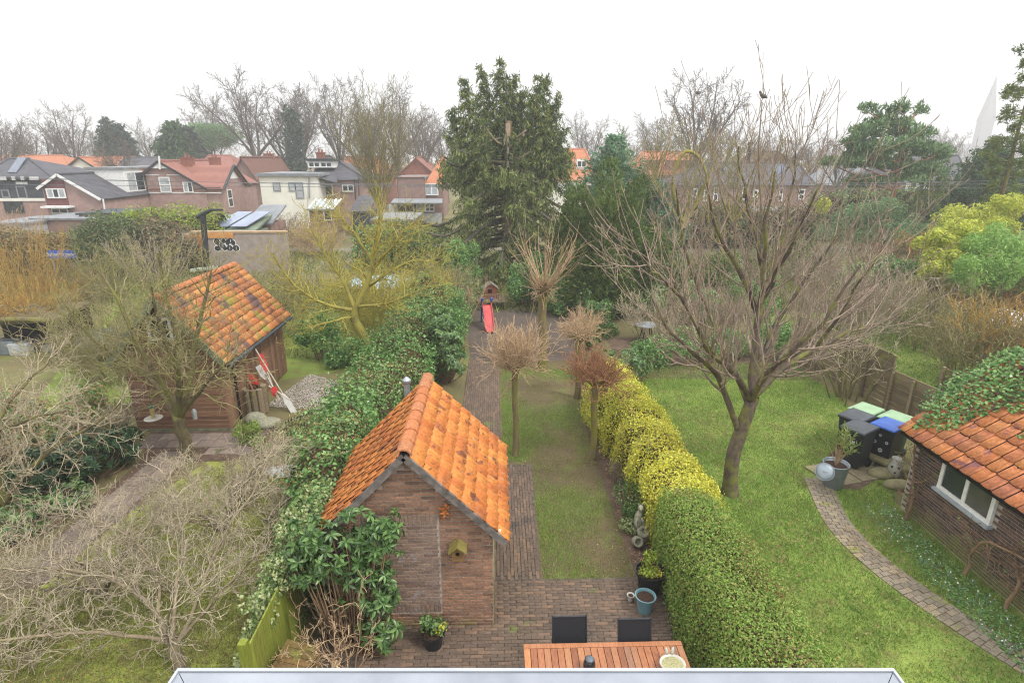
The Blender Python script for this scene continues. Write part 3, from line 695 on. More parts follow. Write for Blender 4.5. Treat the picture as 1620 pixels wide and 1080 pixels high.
def house(name, label, Y, gx0, gx1, apex, eL, eR, depth, wall, roofm, trim=None, base=0.0, oh=.25, cat='house', group=None):
    """gable towards us at distance Y; ridge runs straight away. pixel columns/rows give its corners"""
    x0, x1 = dp(gx0, apex[1], Y).x, dp(gx1, apex[1], Y).x; A = dp(apex[0], apex[1], Y)
    zL, zR = dp(gx0, eL, Y).z, dp(gx1, eR, Y).z
    x0, x1 = dp(gx0, eL, Y).x, dp(gx1, eR, Y).x
    r = thing(name, label, cat, (A.x, Y, 0), 0, group); a = A.x
    B().prism([(x0 - a, 0), (x1 - a, 0), (x1 - a, zR - .1), (0, A.z - .12), (x0 - a, zL - .1)], 0, depth).build('wall', wall, r)
    sl = (A.z - zL) / max(.01, a - x0); sr = (A.z - zR) / max(.01, x1 - a)
    for (xe, ze, q) in ((x0 - a - oh, zL - oh * sl, -1), (x1 - a + oh, zR - oh * sr, 1)):
        n = Vector((q * (A.z - ze), 0, abs(xe))).normalized()
        B().slab([(xe, -oh, ze), (0, -oh, A.z), (0, depth + oh, A.z), (xe, depth + oh, ze)], .12, n).build('roof', roofm, r)
        if trim: B().bar((xe, -oh - .03, ze - .04), (0, -oh - .03, A.z - .02), .06, .2).build('bargeboard', trim, r)
    B().tube([(0, -oh, A.z + .02), (0, depth + oh, A.z + .02)], .12, 8).build('ridge', roofm, r)
    return r, Vector((a, Y, 0))
def hp(o, u, v, Y=None):                                 # sight line to a house's own frame, on its front plane unless Y is given
    return dp(u, v, Y or o.y) - o
def fwin(r, o, u0, u1, v0, v1, cols=2, rows=1, fr=.07, glass=None, mat=None, Y=None, name='window'):
    a, c = hp(o, u0, v1, Y), hp(o, u1, v0, Y); return window(r, a + Vector((0, -.03, 0)), (1, 0, 0), c.x - a.x, c.z - a.z, cols, rows, fr, mat, glass, name)
def fbox(o, u0, u1, v0, v1, dy0, dy1, b=None):
    a, c = hp(o, u0, v1), hp(o, u1, v0); b = b or B(); return b.b2(a.x, c.x, dy0, dy1, a.z, c.z)
def chimney(r, x, y, z0, z1, mat, w=.7, name='chimney'):
    c = B().b2(x - w / 2, x + w / 2, y - .35, y + .35, z0, z1).b2(x - w / 2 - .05, x + w / 2 + .05, y - .4, y + .4, z1 - .12, z1 + .002).build(name, mat, r)
    B().lathe([(.13, z1), (.1, z1 + .35)], 8, (x - .15, y, 0)).lathe([(.13, z1), (.1, z1 + .3)], 8, (x + .18, y, 0)).build('chimney_pot', m_rred, c); return c

# bungalow with white bargeboards
r, o = house('brick_house', 'brick house with white bargeboards and a maroon panel around its gable window', 50, 66, 157, (93, 276), 295, 312, 13, m_pbrick, m_rdark, m_white)
fbox(o, 77, 100, 283, 331, -.06, -.005).build('gable_panel', m_maroon, r)
fwin(r, o, 76, 102, 298, 313.5, 3, 1, .09, [m_curtain, m_glass, m_curtain], Y=49.9)
fbox(o, 77, 119, 325, 328, -.9, -.062).build('canopy', m_white, r)
fwin(r, o, 83, 107, 329.5, 338, 2, 1, .08, Y=49.9)
xe_ = hp(o, 157, 312).x; xd_ = xe_ - .25                         # dormer on the right slope, its front facing right
def at_u(x, z, u):
    lo, hi = 40, 90
    for _ in range(40):
        m_ = (lo + hi) / 2
        lo, hi = (m_, hi) if proj(x + o.x, m_, z)[0] < u else (lo, m_)
    return lo - o.y
zd0 = hp(o, 157, 312).z + .15; zd1 = zd0 + 2.0; y0_, y1_ = at_u(xd_, zd0, 201), 12.8
B().b2(xd_ - 3.2, xd_, y0_, y1_, zd0 - .3, zd1).build('dormer_wall', m_white, r); B().b2(xd_ - 3.3, xd_ + .15, y0_ - .15, y1_ + .1, zd1, zd1 + .16).build('dormer_roof', m_grey, r)
ln_ = y1_ - y0_
for f0, f1, nc_, gl in ((.03, .34, 2, [m_curtain, m_glass]), (.66, .86, 1, m_curtain)): window(r, (xd_ + .03, y0_ + ln_ * f0, zd0), (0, 1, 0), ln_ * (f1 - f0), 1.75, nc_, 1, .1, glass=gl)
for f0, f1 in ((.35, .65), (.87, .99)): B().b2(xd_, xd_ + .05, y0_ + ln_ * f0, y0_ + ln_ * f1, zd0 - 1.2, zd1 - .1).build('timber_panel', m_ochre, r)
B().tube([hp(o, 163, 315, 49.8), hp(o, 166, 334, 49.8)], .06, 6).build('downpipe', m_white, r)
# pink brick house, two chimneys and a cross gable
r, o = house('brick_house', 'pink brick house with dark bargeboards, white bands and a half timbered cross gable', 57, 229, 324, (252, 255), 273, 296, 12, m_pbrick, m_rred, m_black)
B().prism([(x_, z_) for x_, z_ in [tuple(hp(o, u, v))[0::2] for u, v in ((239, 266.5), (269.5, 266.5), (252.5, 257.5))]], -.22, -.01).build('gable_panel', m_white, r)
B().bar(hp(o, 251.5, 247, 56.6), hp(o, 253, 268, 56.6), .12).build('finial', m_white, r)
fbox(o, 230, 252, 276.2, 277.6, -.05, -.004).build('stone_band', m_white, r); fbox(o, 264, 290, 276.2, 277.6, -.05, -.004).build('stone_band', m_white, r)
fbox(o, 236, 350, 304.5, 306, -.05, -.004).build('stone_band', m_white, r)
fwin(r, o, 255, 268, 280, 304.5, 1, 2, .1, m_curtain, Y=56.95); fwin(r, o, 291.5, 304, 287.5, 304.5, 2, 1, .09, [m_curtain, m_glass], Y=56.95)
for u, v0, v1, Yc, w in ((296, 249, 270, 60, 1.05), (339, 249, 262, 64, .95)):
    p = hp(o, u, v0, Yc); chimney(r, p.x, Yc - o.y, p.z - 2.6, p.z, m_rbrick, w)
pa, pl, pr = hp(o, 362, 263, 59), hp(o, 350, 296, 57.2), hp(o, 383, 291, 62)
fx = pl.x + .3
B().b2(hp(o, 324, 300).x, fx - .36, .3, 4.5, 0, hp(o, 330, 298).z).build('side_wall', m_pbrick, r)
B().add([(fx - .3, .2, 0), (fx - .3, 5.6, 0), (fx - .3, 5.6, pl.z), (fx - .3, 2.9, pa.z), (fx - .3, .2, pl.z)] + [(fx - 4, .2, 0), (fx - 4, 5.6, 0), (fx - 4, 5.6, pl.z), (fx - 4, 2.9, pa.z), (fx - 4, .2, pl.z)],
        [(0, 1, 2, 3, 4), (4, 3, 8, 9), (3, 2, 7, 8), (0, 4, 9, 5), (1, 6, 7, 2)]).build('cross_wall', m_pbrick, r)
for yy, q in ((-.1, -1), (5.9, 1)):
    B().slab([(fx, yy, pl.z - .15), (fx, 2.9, pa.z + .1), (fx - 7, 2.9, pa.z + .1), (fx - 7, yy, pl.z - .15)], .12, (0, q * .75, .66)).build('roof', m_rred, r)
    B().bar((fx + .03, yy, pl.z - .2), (fx + .03, 2.9, pa.z + .08), .08, .25, (1, 0, 0)).build('bargeboard', m_black, r)
B().add([(fx - .27, 1.6, pa.z - 1.2), (fx - .27, 4.2, pa.z - 1.2), (fx - .27, 2.9, pa.z - .1)], [(0, 1, 2)]).build('gable_panel', m_white, r)
window(r, (fx - .28, 1.2, pl.z - 2.0), (0, 1, 0), 1.0, 1.7, 1, 2, .09)
B().bar((fx - .3, .1, pl.z - .1), (hp(o, 324, 296).x, .1, pl.z - .12), .18, .22).build('gutter', m_black, r)
# brown roofed house behind it
r, o = house('brown_house', 'brown brick house with a steep brown tiled roof and two skylights', 74, 364, 412, (382, 249), 286, 290, 13, m_pbrick2, m_rbrown)
for u, v, Yk in ((402, 260, 77), (415, 260, 81)):
    p = hp(o, u, v, Yk); B().box((p.x, Yk - o.y, p.z + .05), (1.0, 1.3, .12), m=roty(.75)).build('skylight', m_solar, r)
p = hp(o, 425, 243, 84); chimney(r, p.x, 10, p.z - 3, p.z, m_rbrick, 1.3)
fwin(r, o, 386, 394, 281, 287, 2, 1, .08)
# white extension and the house with the dark hipped roof
def hip(name, label, Y, u0, u1, ve, ru0, ru1, vr, depth, wall, roofm, oh=.3):
    e0, e1 = dp(u0, ve, Y), dp(u1, ve, Y); k = dp(ru0, vr, Y + depth / 2); k2 = dp(ru1, vr, Y + depth / 2); r = thing(name, label, 'house', ((e0.x + e1.x) / 2, Y, 0)); o = Vector(((e0.x + e1.x) / 2, Y, 0))
    B().b2(e0.x - o.x, e1.x - o.x, 0, depth, 0, e0.z - .05).build('wall', wall, r); a, c_, z, zr = e0.x - o.x - oh, e1.x - o.x + oh, e0.z - .1, k.z
    q0, q1 = k.x - o.x, k2.x - o.x
    v = [(a, -oh, z), (c_, -oh, z), (c_, depth + oh, z), (a, depth + oh, z), (q0, depth / 2, zr), (q1, depth / 2, zr)]
    B().add(v, [(0, 1, 5, 4), (1, 2, 5), (2, 3, 4, 5), (3, 0, 4), (3, 2, 1, 0)]).build('roof', roofm, r)
    for a_, b_ in ((0, 4), (1, 5), (4, 5)): B().tube([v[a_], v[b_]], .12, 6).build('ridge', roofm, r)
    return r, o
r, o = hip('hip_roofed_house', 'brick house with dark hipped roof, white dormer and white rendered extension', 62, 500, 578, 283, 506, 522, 247, 9, m_pbrick, m_rdark)
Yf = 59.0
p0, p1 = hp(o, 418.5, 345, Yf), hp(o, 500, 279, Yf); B().b2(p0.x, p1.x, p0.y, 3.5, 0, p1.z).build('extension', m_cream, r)
B().b2(p0.x - .25, p1.x + .3, p0.y - .25, 3.6, p1.z + .002, p1.z + .28).build('extension_roof', m_grey, r)
for u0, u1, v0, v1 in ((433, 443, 288.5, 302.5), (457.5, 467.5, 288.5, 302.5), (469, 479, 288.5, 314)): fwin(r, o, u0, u1, v0, v1, 1, 1 if v1 < 310 else 2, .08, m_curtain, m_grey, Yf)
B().tube([hp(o, 488.5, 281, Yf - .1), hp(o, 489.5, 314, Yf - .1)], .06, 6).build('downpipe', m_grey, r)
sa_ = B(); q = [hp(o, 500, 281, 60.5), hp(o, 532, 281, 60.5), hp(o, 527, 289, 60.0), hp(o, 494, 308, 59.2)]
sa_.slab([hp(o, 455, 279, 60.6), hp(o, 502, 281, 59.6), hp(o, 533, 289, 60.0), hp(o, 534, 278, 62.0)], .1, (0, -.5, .85)).build('lower_roof', m_rdark, r)
for u0, u1, v0, v1 in ((503, 526, 292, 309.5), (542, 559.5, 292, 303.5)): fwin(r, o, u0, u1, v0, v1, 2, 1, .1, Y=61.9)
dz = 63.2; p0, p1 = hp(o, 487, 265.5, dz), hp(o, 528, 254.5, dz); B().b2(p0.x, p1.x, p0.y, p0.y + 3, p0.z, p1.z).build('dormer', m_white, r)
B().b2(p0.x - .25, p1.x + .25, p0.y - .25, p0.y + 3, p1.z, p1.z + .22).build('dormer_roof', m_black, r)
fwin(r, o, 488.5, 506, 256, 265, 2, 1, .1, Y=dz - .02); fwin(r, o, 507.5, 525, 256, 265, 2, 1, .1, Y=dz - .02)
p = hp(o, 507, 241, 66); chimney(r, p.x, 4, p.z - 1.5, p.z, m_rbrick, .8)
B().tube([hp(o, 561, 283, 61.7), hp(o, 562, 316, 61.7)], .06, 6).tube([hp(o, 567.5, 283, 61.7), hp(o, 568, 313, 61.7)], .06, 6).build('downpipe', m_black, r)
# glass lean-to and small outhouses in front of it
cs_ = thing('glass_lean_to', 'lean-to with a sloping glass roof below the house with dark hipped roof', 'conservatory', (dp(522, 330, 54).x, 54, 0)); oc = Vector((dp(522, 330, 54).x, 54, 0))
a, c_, d_, e_ = hp(oc, 488, 331, 54), hp(oc, 527, 331, 54), hp(oc, 540, 315.5, 57), hp(oc, 500, 315.5, 57)
B().slab([a, c_, d_, e_], .04, (0, -.4, .9)).build('glass_roof', plain('roof_glass', hx('8f9b98'), hx('aab5b2'), .9, .12, .6, bump=0), cs_)
for i in range(6):
    t_ = i / 5; B().bar(a.lerp(c_, t_) + Vector((0, 0, .04)), e_.lerp(d_, t_) + Vector((0, 0, .04)), .1).build('glazing_bar', m_white, cs_)
B().bar(a - Vector((.15, .05, .05)), c_ + Vector((.15, -.05, -.05)), .15).build('gutter', m_grey, cs_)
B().b2(a.x, c_.x, a.y + .1, d_.y, 0, a.z - .12).build('wall', m_pbrick2, cs_); fwin(cs_, oc, 513, 524, 332, 349, 1, 1, .09, Y=54.05)
def shedlet(name, label, Y, u0, u1, vt, depth, wall, roofm, cat='shed', group=None, oh=.15, tilt=0):
    p0, p1 = dp(u0, vt, Y), dp(u1, vt, Y); o = Vector(((p0.x + p1.x) / 2, Y, 0)); r = thing(name, label, cat, o, 0, group); hw_ = (p1.x - p0.x) / 2
    B().b2(-hw_, hw_, 0, depth, 0, p0.z - .12).build('wall', wall, r)
    B().slab([(-hw_ - oh, -oh, p0.z), (hw_ + oh, -oh, p0.z), (hw_ + oh, depth + oh, p0.z + tilt), (-hw_ - oh, depth + oh, p0.z + tilt)], .14, (0, 0, 1)).build('roof', roofm, r); return r, o
shedlet('outhouse', 'low dark outhouse with grey pitched roof right of the glass lean-to', 53, 556, 582, 334, 4, m_anth, m_rdark, tilt=1.1)
shedlet('garage', 'flat roofed garage behind the clipped dark hedge left of the spruce', 50, 588, 652, 347, 6, m_pbrick2, m_grey, 'garage')
# brick house with orange roof left of the spruce
r, o = hip('flat_topped_house', 'brick house with flat top storey and long grey veranda left of the tall spruce', 61, 629, 672, 279, 645, 655, 278.9, 6, m_pbrick2, m_grey, .12)
fbox(o, 671.2, 700, 291, 345, .3, 7).build('side_wall', m_pbrick2, r)
B().slab([hp(o, 671, 291, 61.2), hp(o, 702, 291, 61.2), hp(o, 705, 245, 66.5), hp(o, 696, 252, 66.5)], .15, (0, -.7, .7)).build('side_roof', m_rorange, r)
fwin(r, o, 672.5, 693, 290.5, 309, 2, 1, .1, m_curtain, Y=61.2)
B().slab([hp(o, 618, 321, 58.5), hp(o, 700, 321, 58.5), hp(o, 700, 314, 60.9), hp(o, 623, 314, 60.9)], .15, (0, -.3, .95)).build('veranda_roof', m_grey, r)
fbox(o, 622, 628, 321, 350, -2, -1.6).build('veranda_post', m_white, r); 
fwin(r, o, 628, 655, 323, 336, 2, 1, .1, Y=59.6); fwin(r, o, 659, 672, 321, 335, 1, 1, .1, m_curtain, Y=59.6); fwin(r, o, 672.5, 687, 321, 335, 2, 2, .1, Y=59.6)
fbox(o, 628, 700, 335.5, 352, -1.35, -1.1).build('veranda_wall', m_curtain, r)
# orange roofs glimpsed beside the conifers
r, o = house('red_roofed_house', 'house with red roof rising behind the flat topped brick house', 78, 628, 690, (658, 249), 277, 277, 9, m_rbrick, m_rred)
p = hp(o, 652, 250, 80); B().lathe([(.22, p.z - 1), (.22, p.z + .1), (.3, p.z + .15), (.05, p.z + .4)], 8, (p.x, 1, 0)).build('vent', m_white, r)
r, o = hip('orange_roofed_house', 'white house with orange roof and dormer between the spruce and the bluish conifer', 70, 872, 944, 284, 895, 925, 236, 10, m_cream, m_rorange)
p0, p1 = hp(o, 912, 272, 71.5), hp(o, 928, 252, 71.5); B().b2(p0.x, p1.x, p0.y, p0.y + 3, p0.z, p1.z).build('dormer', m_white, r)
fwin(r, o, 912.5, 928, 254, 265, 2, 1, .1, Y=71.45); fwin(r, o, 896, 909, 288, 307, 2, 1, .1, m_curtain, Y=69.9)
r, o = hip('orange_roofed_house', 'long house with orange roof to the right of the bluish conifer', 82, 1002, 1118, 276, 1016, 1106, 240, 10, m_pbrick, m_rorange)
for u in (1030, 1062, 1085): 
    p = hp(o, u, 262, 83.2); B().box((p.x, p.y, p.z), (1.6, .8, 1.5)).build('dormer', m_rred, r)
# row house behind the cherry tree
r, o = hip('row_house', 'long pale brick house with dark slate roof seen through the cherry tree', 60, 1086, 1285, 292, 1112, 1262, 258, 9, m_pbrick, m_rdark)
for u0, u1, v0, v1 in ((1094, 1104, 298, 325), (1112, 1121, 300, 318), (1127, 1138, 296, 318), (1172, 1184, 296, 316), (1230, 1240, 297, 318), (1190, 1200, 300, 316), (1262, 1274, 299, 316)): fwin(r, o, u0, u1, v0, v1, 1, 2, .12, Y=59.95)
for u0, u1 in ((1148, 1168), (1232, 1252)):
    p0, p1 = hp(o, u0, 281, 61.6), hp(o, u1, 262, 61.6); B().slab([p0, (p1.x, p0.y, p0.z), p1 + Vector((0, 1.6, 0)), (p0.x, p1.y + 1.6, p1.z)], .1, (0, -.8, .6)).build('solar_panel', m_solar, r)
p = hp(o, 1187, 229, 63.5); B().tube([(p.x, 3.5, p.z - 1.8), (p.x, 3.5, p.z)], .18, 8).tube([(p.x, 3.5, p.z - .1), (p.x, 3.5, p.z + .25)], .3, 8).build('flue', m_black, r)
p = hp(o, 1215, 330, 54); B().b2(p.x - 4, p.x + 3, p.y, p.y + 5, 0, 1.9).build('annexe', m_pbrick2, r); B().b2(p.x - 4.3, p.x + 3.3, p.y - .3, p.y + 5, 1.9, 2.05).build('annexe_roof', m_grey, r)
r, o = house('gabled_house', 'reddish gabled house standing behind the row house roof', 84, 1198, 1262, (1232, 240), 262, 262, 9, m_rbrick, m_rbrown)
# houses on the right
r, o = hip('dark_roofed_house', 'red brick house with dark tiled roof and white windows between pine and conifers', 68, 1418, 1530, 288, 1420, 1516, 246, 10, m_rbrick, m_rdark)
for u0, u1 in ((1431, 1441), (1446, 1459), (1460, 1471), (1500, 1512)): fwin(r, o, u0, u1, 289.5, 302, 2, 1, .12, m_curtain, Y=67.9)
p0 = hp(o, 1440, 310, 62); B().b2(p0.x, p0.x + 4, p0.y, p0.y + 4, 0, p0.z - .8).build('side_wall', m_rbrick, r)
r, o = house('grey_roofed_house', 'house with pale grey roof half hidden behind the umbrella shaped pine', 76, 1330, 1425, (1385, 258), 292, 292, 10, m_pbrick2, m_grey)
r, o = hip('far_right_house', 'low house with white window at the right edge behind the conifers', 62, 1592, 1680, 292, 1610, 1660, 265, 8, m_rbrick, m_rdark); fwin(r, o, 1604, 1618, 297, 308, 2, 1, .1, m_curtain)
# dark timber house at the left edge
r, o = hip('dark_timber_house', 'house with black timber upper storey, hipped grey roof and solar panels at left edge', 53, -30, 84, 281, 15, 46, 251, 9, m_anth, m_rdark)
a, b_, c_, d_ = hp(o, 13, 277, 54.0), hp(o, 27, 277, 54.0), hp(o, 43, 253.5, 57.0), hp(o, 29, 253.5, 57.0)
B().slab([a + Vector((0, 0, .25)), b_ + Vector((0, 0, .25)), c_ + Vector((0, 0, .25)), d_ + Vector((0, 0, .25))], .08, (0, -.6, .8)).build('solar_panel', m_solar, r)
p0, p1 = hp(o, -30, 340, 52.9), hp(o, 82, 316, 52.9); B().b2(p0.x, p1.x, -.25, 0, 0, p1.z).build('lower_wall', m_pbrick, r); B().b2(p0.x, p1.x, -.32, -.25, p1.z - .1, p1.z + .15).build('stone_band', m_cream, r)
for u0, u1, v0, v1 in ((30, 40, 294, 314), (5, 14, 300, 313)): fwin(r, o, u0, u1, v0, v1, 1, 1, .1, mat=m_grey)
fwin(r, o, 10, 35, 319, 337, 2, 1, .1, mat=m_black, Y=52.7); p = hp(o, 35, 290); B().b2(p.x - .5, p.x + .5, -.06, -.004, p.z - .12, p.z + .12).build('wall_lamp', m_white, r)
for i in range(4):
    p = hp(o, 14 + i * 14, 281.5); B().b2(p.x - .7, p.x + .5, -.36, -.3, p.z - .15, p.z + .1).build('fascia_panel', m_white, r)
r, o = house('far_orange_house', 'orange roofed gabled house behind the dark timber house', 80, 105, 147, (126, 249), 266, 262, 12, m_cream, m_rorange, m_black)
r, o = hip('far_orange_house', 'wide orange roofed house farther left behind the dark timber house', 92, -20, 112, 268, -10, 100, 246, 10, m_rbrick, m_rorange)
r, o = hip('far_grey_house', 'low house with plain grey roof behind the bungalow ridge', 84, 185, 262, 268, 198, 250, 249, 8, m_pbrick2, m_rdark)
r, o = hip('far_red_house', 'reddish roofed house behind the pink brick house chimneys', 86, 318, 372, 264, 330, 366, 246, 8, m_rbrick, m_rred)
r, o = hip('far_orange_house', 'orange roof glimpsed behind the hipped dark roof and the bare young tree', 88, 540, 610, 275, 548, 600, 248, 9, m_rbrick, m_rorange)
# garages and sheds along the back alley
shedlet('garage_row', 'flat roofed row of pale garages at left below the dark timber house', 43, -20, 40, 352, 5, m_curtain, m_grey, 'garages')
shedlet('garage', 'flat roofed grey garage below the bungalow with white bargeboards', 45, 50, 150, 345, 5, m_pbrick2, m_grey, 'garage')
shedlet('garage', 'dark flat roofed garage below the brick bungalow downpipe', 46, 124, 192, 337, 4, m_pbrick2, m_anth, 'garage')
gs, og = shedlet('green_shed', 'green shed with two solar panels on its roof beside the black pole', 39.5, 330, 402, 364, 3, plain('green_boards', hx('6b7866'), hx('84917c'), 4), plain('green_roof_felt', hx('5d6a5c'), hx('78836f'), 2), tilt=.75)
for i in (0, 1):
    p = hp(og, 331 + i * 30, 361, 39.4); q = hp(og, 359 + i * 30, 361, 39.4)
    B().slab([(p.x + .1, -.05, p.z + .12), (q.x, -.05, p.z + .12), (q.x + .75, 2.6, p.z + .85), (p.x + .85, 2.6, p.z + .85)], .06, (0, -.25, .95)).build('solar_panel', plain('pale_solar', hx('6f7a8e'), hx('8690a2'), .8, .12, .6, bump=0), gs)
sh2, o2 = shedlet('tiled_outhouse', 'small outhouse with grey tiled roof right of the solar panel shed', 42, 392, 428, 352, 3, m_pbrick2, m_grey, tilt=1.0)
# church far off in the mist
ch = thing('church', 'pale church with tall pointed spire fading into the mist at right', 'church', (dp(1578, 245, 430).x, 430, 0)); och = Vector((dp(1578, 245, 430).x, 430, 0)); m_stone = plain('church_stone', hx('6b6a70'), hx('7a797e'), .3, .9)
tp = hp(och, 1584, 118); sw = 3.6; B().b2(tp.x - sw, tp.x + sw, 0, 2 * sw, 0, 30).build('tower', m_stone, ch)
B().add([(tp.x - sw - .4, -.4, 30), (tp.x + sw + .4, -.4, 30), (tp.x + sw + .4, 2 * sw + .4, 30), (tp.x - sw - .4, 2 * sw + .4, 30), (tp.x, sw, tp.z)], [(0, 1, 4), (1, 2, 4), (2, 3, 4), (3, 0, 4)]).build('spire', m_stone, ch)
q = hp(och, 1565, 158); B().b2(q.x - 2.2, q.x + 2.2, -1, 3.4, 0, 21).add([(q.x - 2.4, -1.2, 21), (q.x + 2.4, -1.2, 21), (q.x + 2.4, 3.6, 21), (q.x - 2.4, 3.6, 21), (q.x, 1.2, q.z)], [(0, 1, 4), (1, 2, 4), (2, 3, 4), (3, 0, 4)]).build('turret', m_stone, ch)
B().prism([(q.x - 3, 0), (tp.x + 6, 0), (tp.x + 6, 9), ((q.x + tp.x) / 2 + 1, 15), (q.x - 3, 9)], 3, 40).build('nave', m_stone, ch)

# ================================================================ fences and walls
m_fence = pieces_mat('weathered_plank', [(0, hx('6b5f4c')), (.5, hx('7f7159')), (1, hx('8f8168'))], spots=[(hx('7b7a44'), 1.6, .58)], scale=16, stretch=(.25, .25, 3))
plank = brick_mesh('plank', 1, .15, .022, m_fence, .005)
def fence(label, a, c_, z0, z1, n, post=True, mat=plank, step=.152, group='plank fence panels on the right boundary'):
    a, c_ = Vector(a), Vector(c_); d = (c_ - a); L = d.length; ang = math.atan2(d.y, d.x)
    r = thing('plank_fence', label, 'fence', (a.x, a.y, 0), ang, group); ms = []; z = z0 + .08
    while z < z1: ms.append(M4((L / 2, RNG.uniform(-.008, .008), z), rotx(math.pi / 2 + .06) @ rotz(RNG.gauss(0, .006)), (L - .04, 1, 1))); z += step
    pieces('plank', 'planks', mat, ms, r, a, 300, ang)
    for xx in (.0, L / 2, L - .02): B().b2(xx - .04, xx + .04, -.085, -.015, 0, z1 + .02).build('post', m_fence, r)
    return r
fence('tall weathered plank fence panel behind the bare elder at the back of the right lawn', (10.75, 19.2, 0), (11.1, 16.9, 0), 0, 1.75, 10)
fence('weathered plank fence panel left of the green lidded bin', (11.1, 16.85, 0), (11.4, 15.0, 0), 0, 1.65, 10)
fence('low plank fence panel with bright lawn showing above it', (11.4, 14.95, 0), (11.65, 13.6, 0), 0, 1.15, 8)
fence('plank fence panel running under the ivy beside the right shed roof', (11.65, 13.55, 0), (11.9, 11.4, 0), 0, 1.85, 10)
B().bar((11.1, 16.9, .1), (11.3, 15.3, 1.75), .08).build('brace', m_fence, bpy.data.objects['plank_fence.001']).matrix_world = Matrix.Identity(4)
# garage wall with sprayed lettering on the alley
gw = thing('alley_wall', 'rough alley wall with orange board and black bubble graffiti outlined in white', 'wall', (dp(375, 395, 36).x, 36, 0)); ogw = Vector((dp(375, 395, 36).x, 36, 0))
fbox(ogw, 300, 452, 369, 440, 0, .3).build('masonry', plain('rough_wall', hx('857a72'), hx('a0948a'), 2.5, .9), gw)
fbox(ogw, 300, 452, 365.5, 368.9, -.05, .35).build('coping', plain('coping_wood', hx('a08568'), hx('b49a7c'), 3), gw)
m_osb = plain('orange_board', hx('b07a42'), hx('c48f55'), 5, .8)
fbox(ogw, 329, 369, 368, 376.5, -.07, -.005).build('board', m_osb, gw); fbox(ogw, 298, 322, 370, 399, -.06, -.005).build('board', m_osb, gw)
m_sprayw, m_sprayk = plain('white_spray', hx('dcdcdc'), hx('e8e8e8'), 4, .7), plain('black_spray', hx('1d1e20'), hx('292a2c'), 4, .7)
gwht, gblk = B(), B()
for i, (u, v, ru, rv) in enumerate([(343, 382, 4.6, 5.2), (347.5, 386, 4.5, 4.5), (353.5, 381, 3.6, 4), (360, 383.5, 3.4, 4.8), (364.5, 381, 4.6, 4.6), (369, 384, 3.5, 4.2), (344.5, 393, 5.2, 4.3), (352.5, 389, 4.4, 3.8), (356, 392.5, 3.6, 3.6), (363.5, 392.5, 5, 4.8), (373.5, 392.5, 5.2, 5.2)]):
    c0 = hp(ogw, u, v); s_ = 26.0
    for bb, ex, yy in ((gwht, .9, -.0045 - i * .0002), (gblk, 0, -.009 - i * .0003)):
        k = 18; bb.add([(c0.x + (ru + ex) / s_ * math.cos(2 * math.pi * j / k), yy, c0.z + (rv + ex) / s_ * math.sin(2 * math.pi * j / k)) for j in range(k)], [tuple(range(k))])
    if i in (1, 4, 7, 9, 10):
        gwht.add([(c0.x + x_ / s_, -.0135, c0.z + z_ / s_) for x_, z_ in ((-.3, -2.6), (.3, -2.6), (.9, 2.4), (.3, 2.6))], [(0, 1, 2, 3)])
gwht.build('graffiti_outline', m_sprayw, gw); gblk.build('graffiti', m_sprayk, gw)
# pole and street sign
pl_ = thing('wooden_pole', 'black leaning pole with a bent bracket in front of the alley wall', 'pole', tuple(gr(330, 460)))
ptop = dp(321, 338, pl_.location.y) - Vector(pl_.location); B().tube([(0, 0, 0), ptop], [.17, .15], 10).build('shaft', m_black, pl_)
B().tube([ptop + Vector(k) for k in ((-.35, 0, -.2), (.05, -.05, .0), (.5, -.05, .2), (1.1, -.05, .2))], [.1, .12, .08, .05], 6).build('bracket', m_black, pl_); B().bar((-.7, -.12, 1.15), (.75, -.12, 1.35), .16).build('crosspiece', plain('pale_green_bar', hx('9aa394'), hx('b0b8a8'), 4), pl_)
sg = thing('street_sign', 'blue street name sign on posts among reeds at left', 'sign', tuple(gr(90, 440))); osg = Vector(gr(90, 440))
Ys = osg.y; a, c_ = hp(osg, 79, 408.5), hp(osg, 121, 396)
B().b2(a.x, c_.x, -.03, 0, a.z, c_.z).build('plate', plain('sign_blue', hx('1e4fa8'), hx('2a5cb8'), 3, .4), sg, bevel=.01)
for xx in (a.x + .12, c_.x - .12): B().b2(xx - .03, xx + .03, .0, .06, 0, a.z + .1).build('post', m_grey, sg)
def text(body, size, parent, loc, rot, mat, name='lettering', ext=.002, align='CENTER'):
    cu = bpy.data.curves.new(name, 'FONT'); cu.body = body; cu.size = size; cu.extrude = ext; cu.align_x = align; cu.align_y = 'CENTER'
    t_ = bpy.data.objects.new(name, cu); COL.objects.link(t_); bpy.context.view_layer.update()
    me = bpy.data.meshes.new_from_object(t_.evaluated_get(bpy.context.evaluated_depsgraph_get())); bpy.data.objects.remove(t_); me.materials.clear(); me.materials.append(mat)
    o = link(name, me, parent, loc); o.rotation_euler = rot; return o
text('Bakenbergseweg', (c_.z - a.z) * .62, sg, ((a.x + c_.x) / 2, -.034, (a.z + c_.z) / 2), (math.pi / 2, 0, 0), m_white)
# overhead cables
for i, (v0, v1, Y) in enumerate(((281, 290, 39), (291, 284, 38.6), (279, 297, 38.2))):
    a, c_ = dp(-60, v0, Y), dp(1680, v1, Y); pts = [a.lerp(c_, t / 16) - Vector((0, 0, 1.0 * (1 - (t / 8 - 1) ** 2) * .3)) for t in range(17)]
    tag(B().tube([p - a for p in pts], .016, 5).build('power_cable', plain('cable_grey', hx('5c6064'), hx('70757a'), 3), None, a), ('lowest thin grey overhead cable, sagging towards the right', 'thin grey overhead cable crossing the others from lower left to upper right', 'highest thin grey overhead cable at the left edge')[i], 'cable', 'overhead cables')
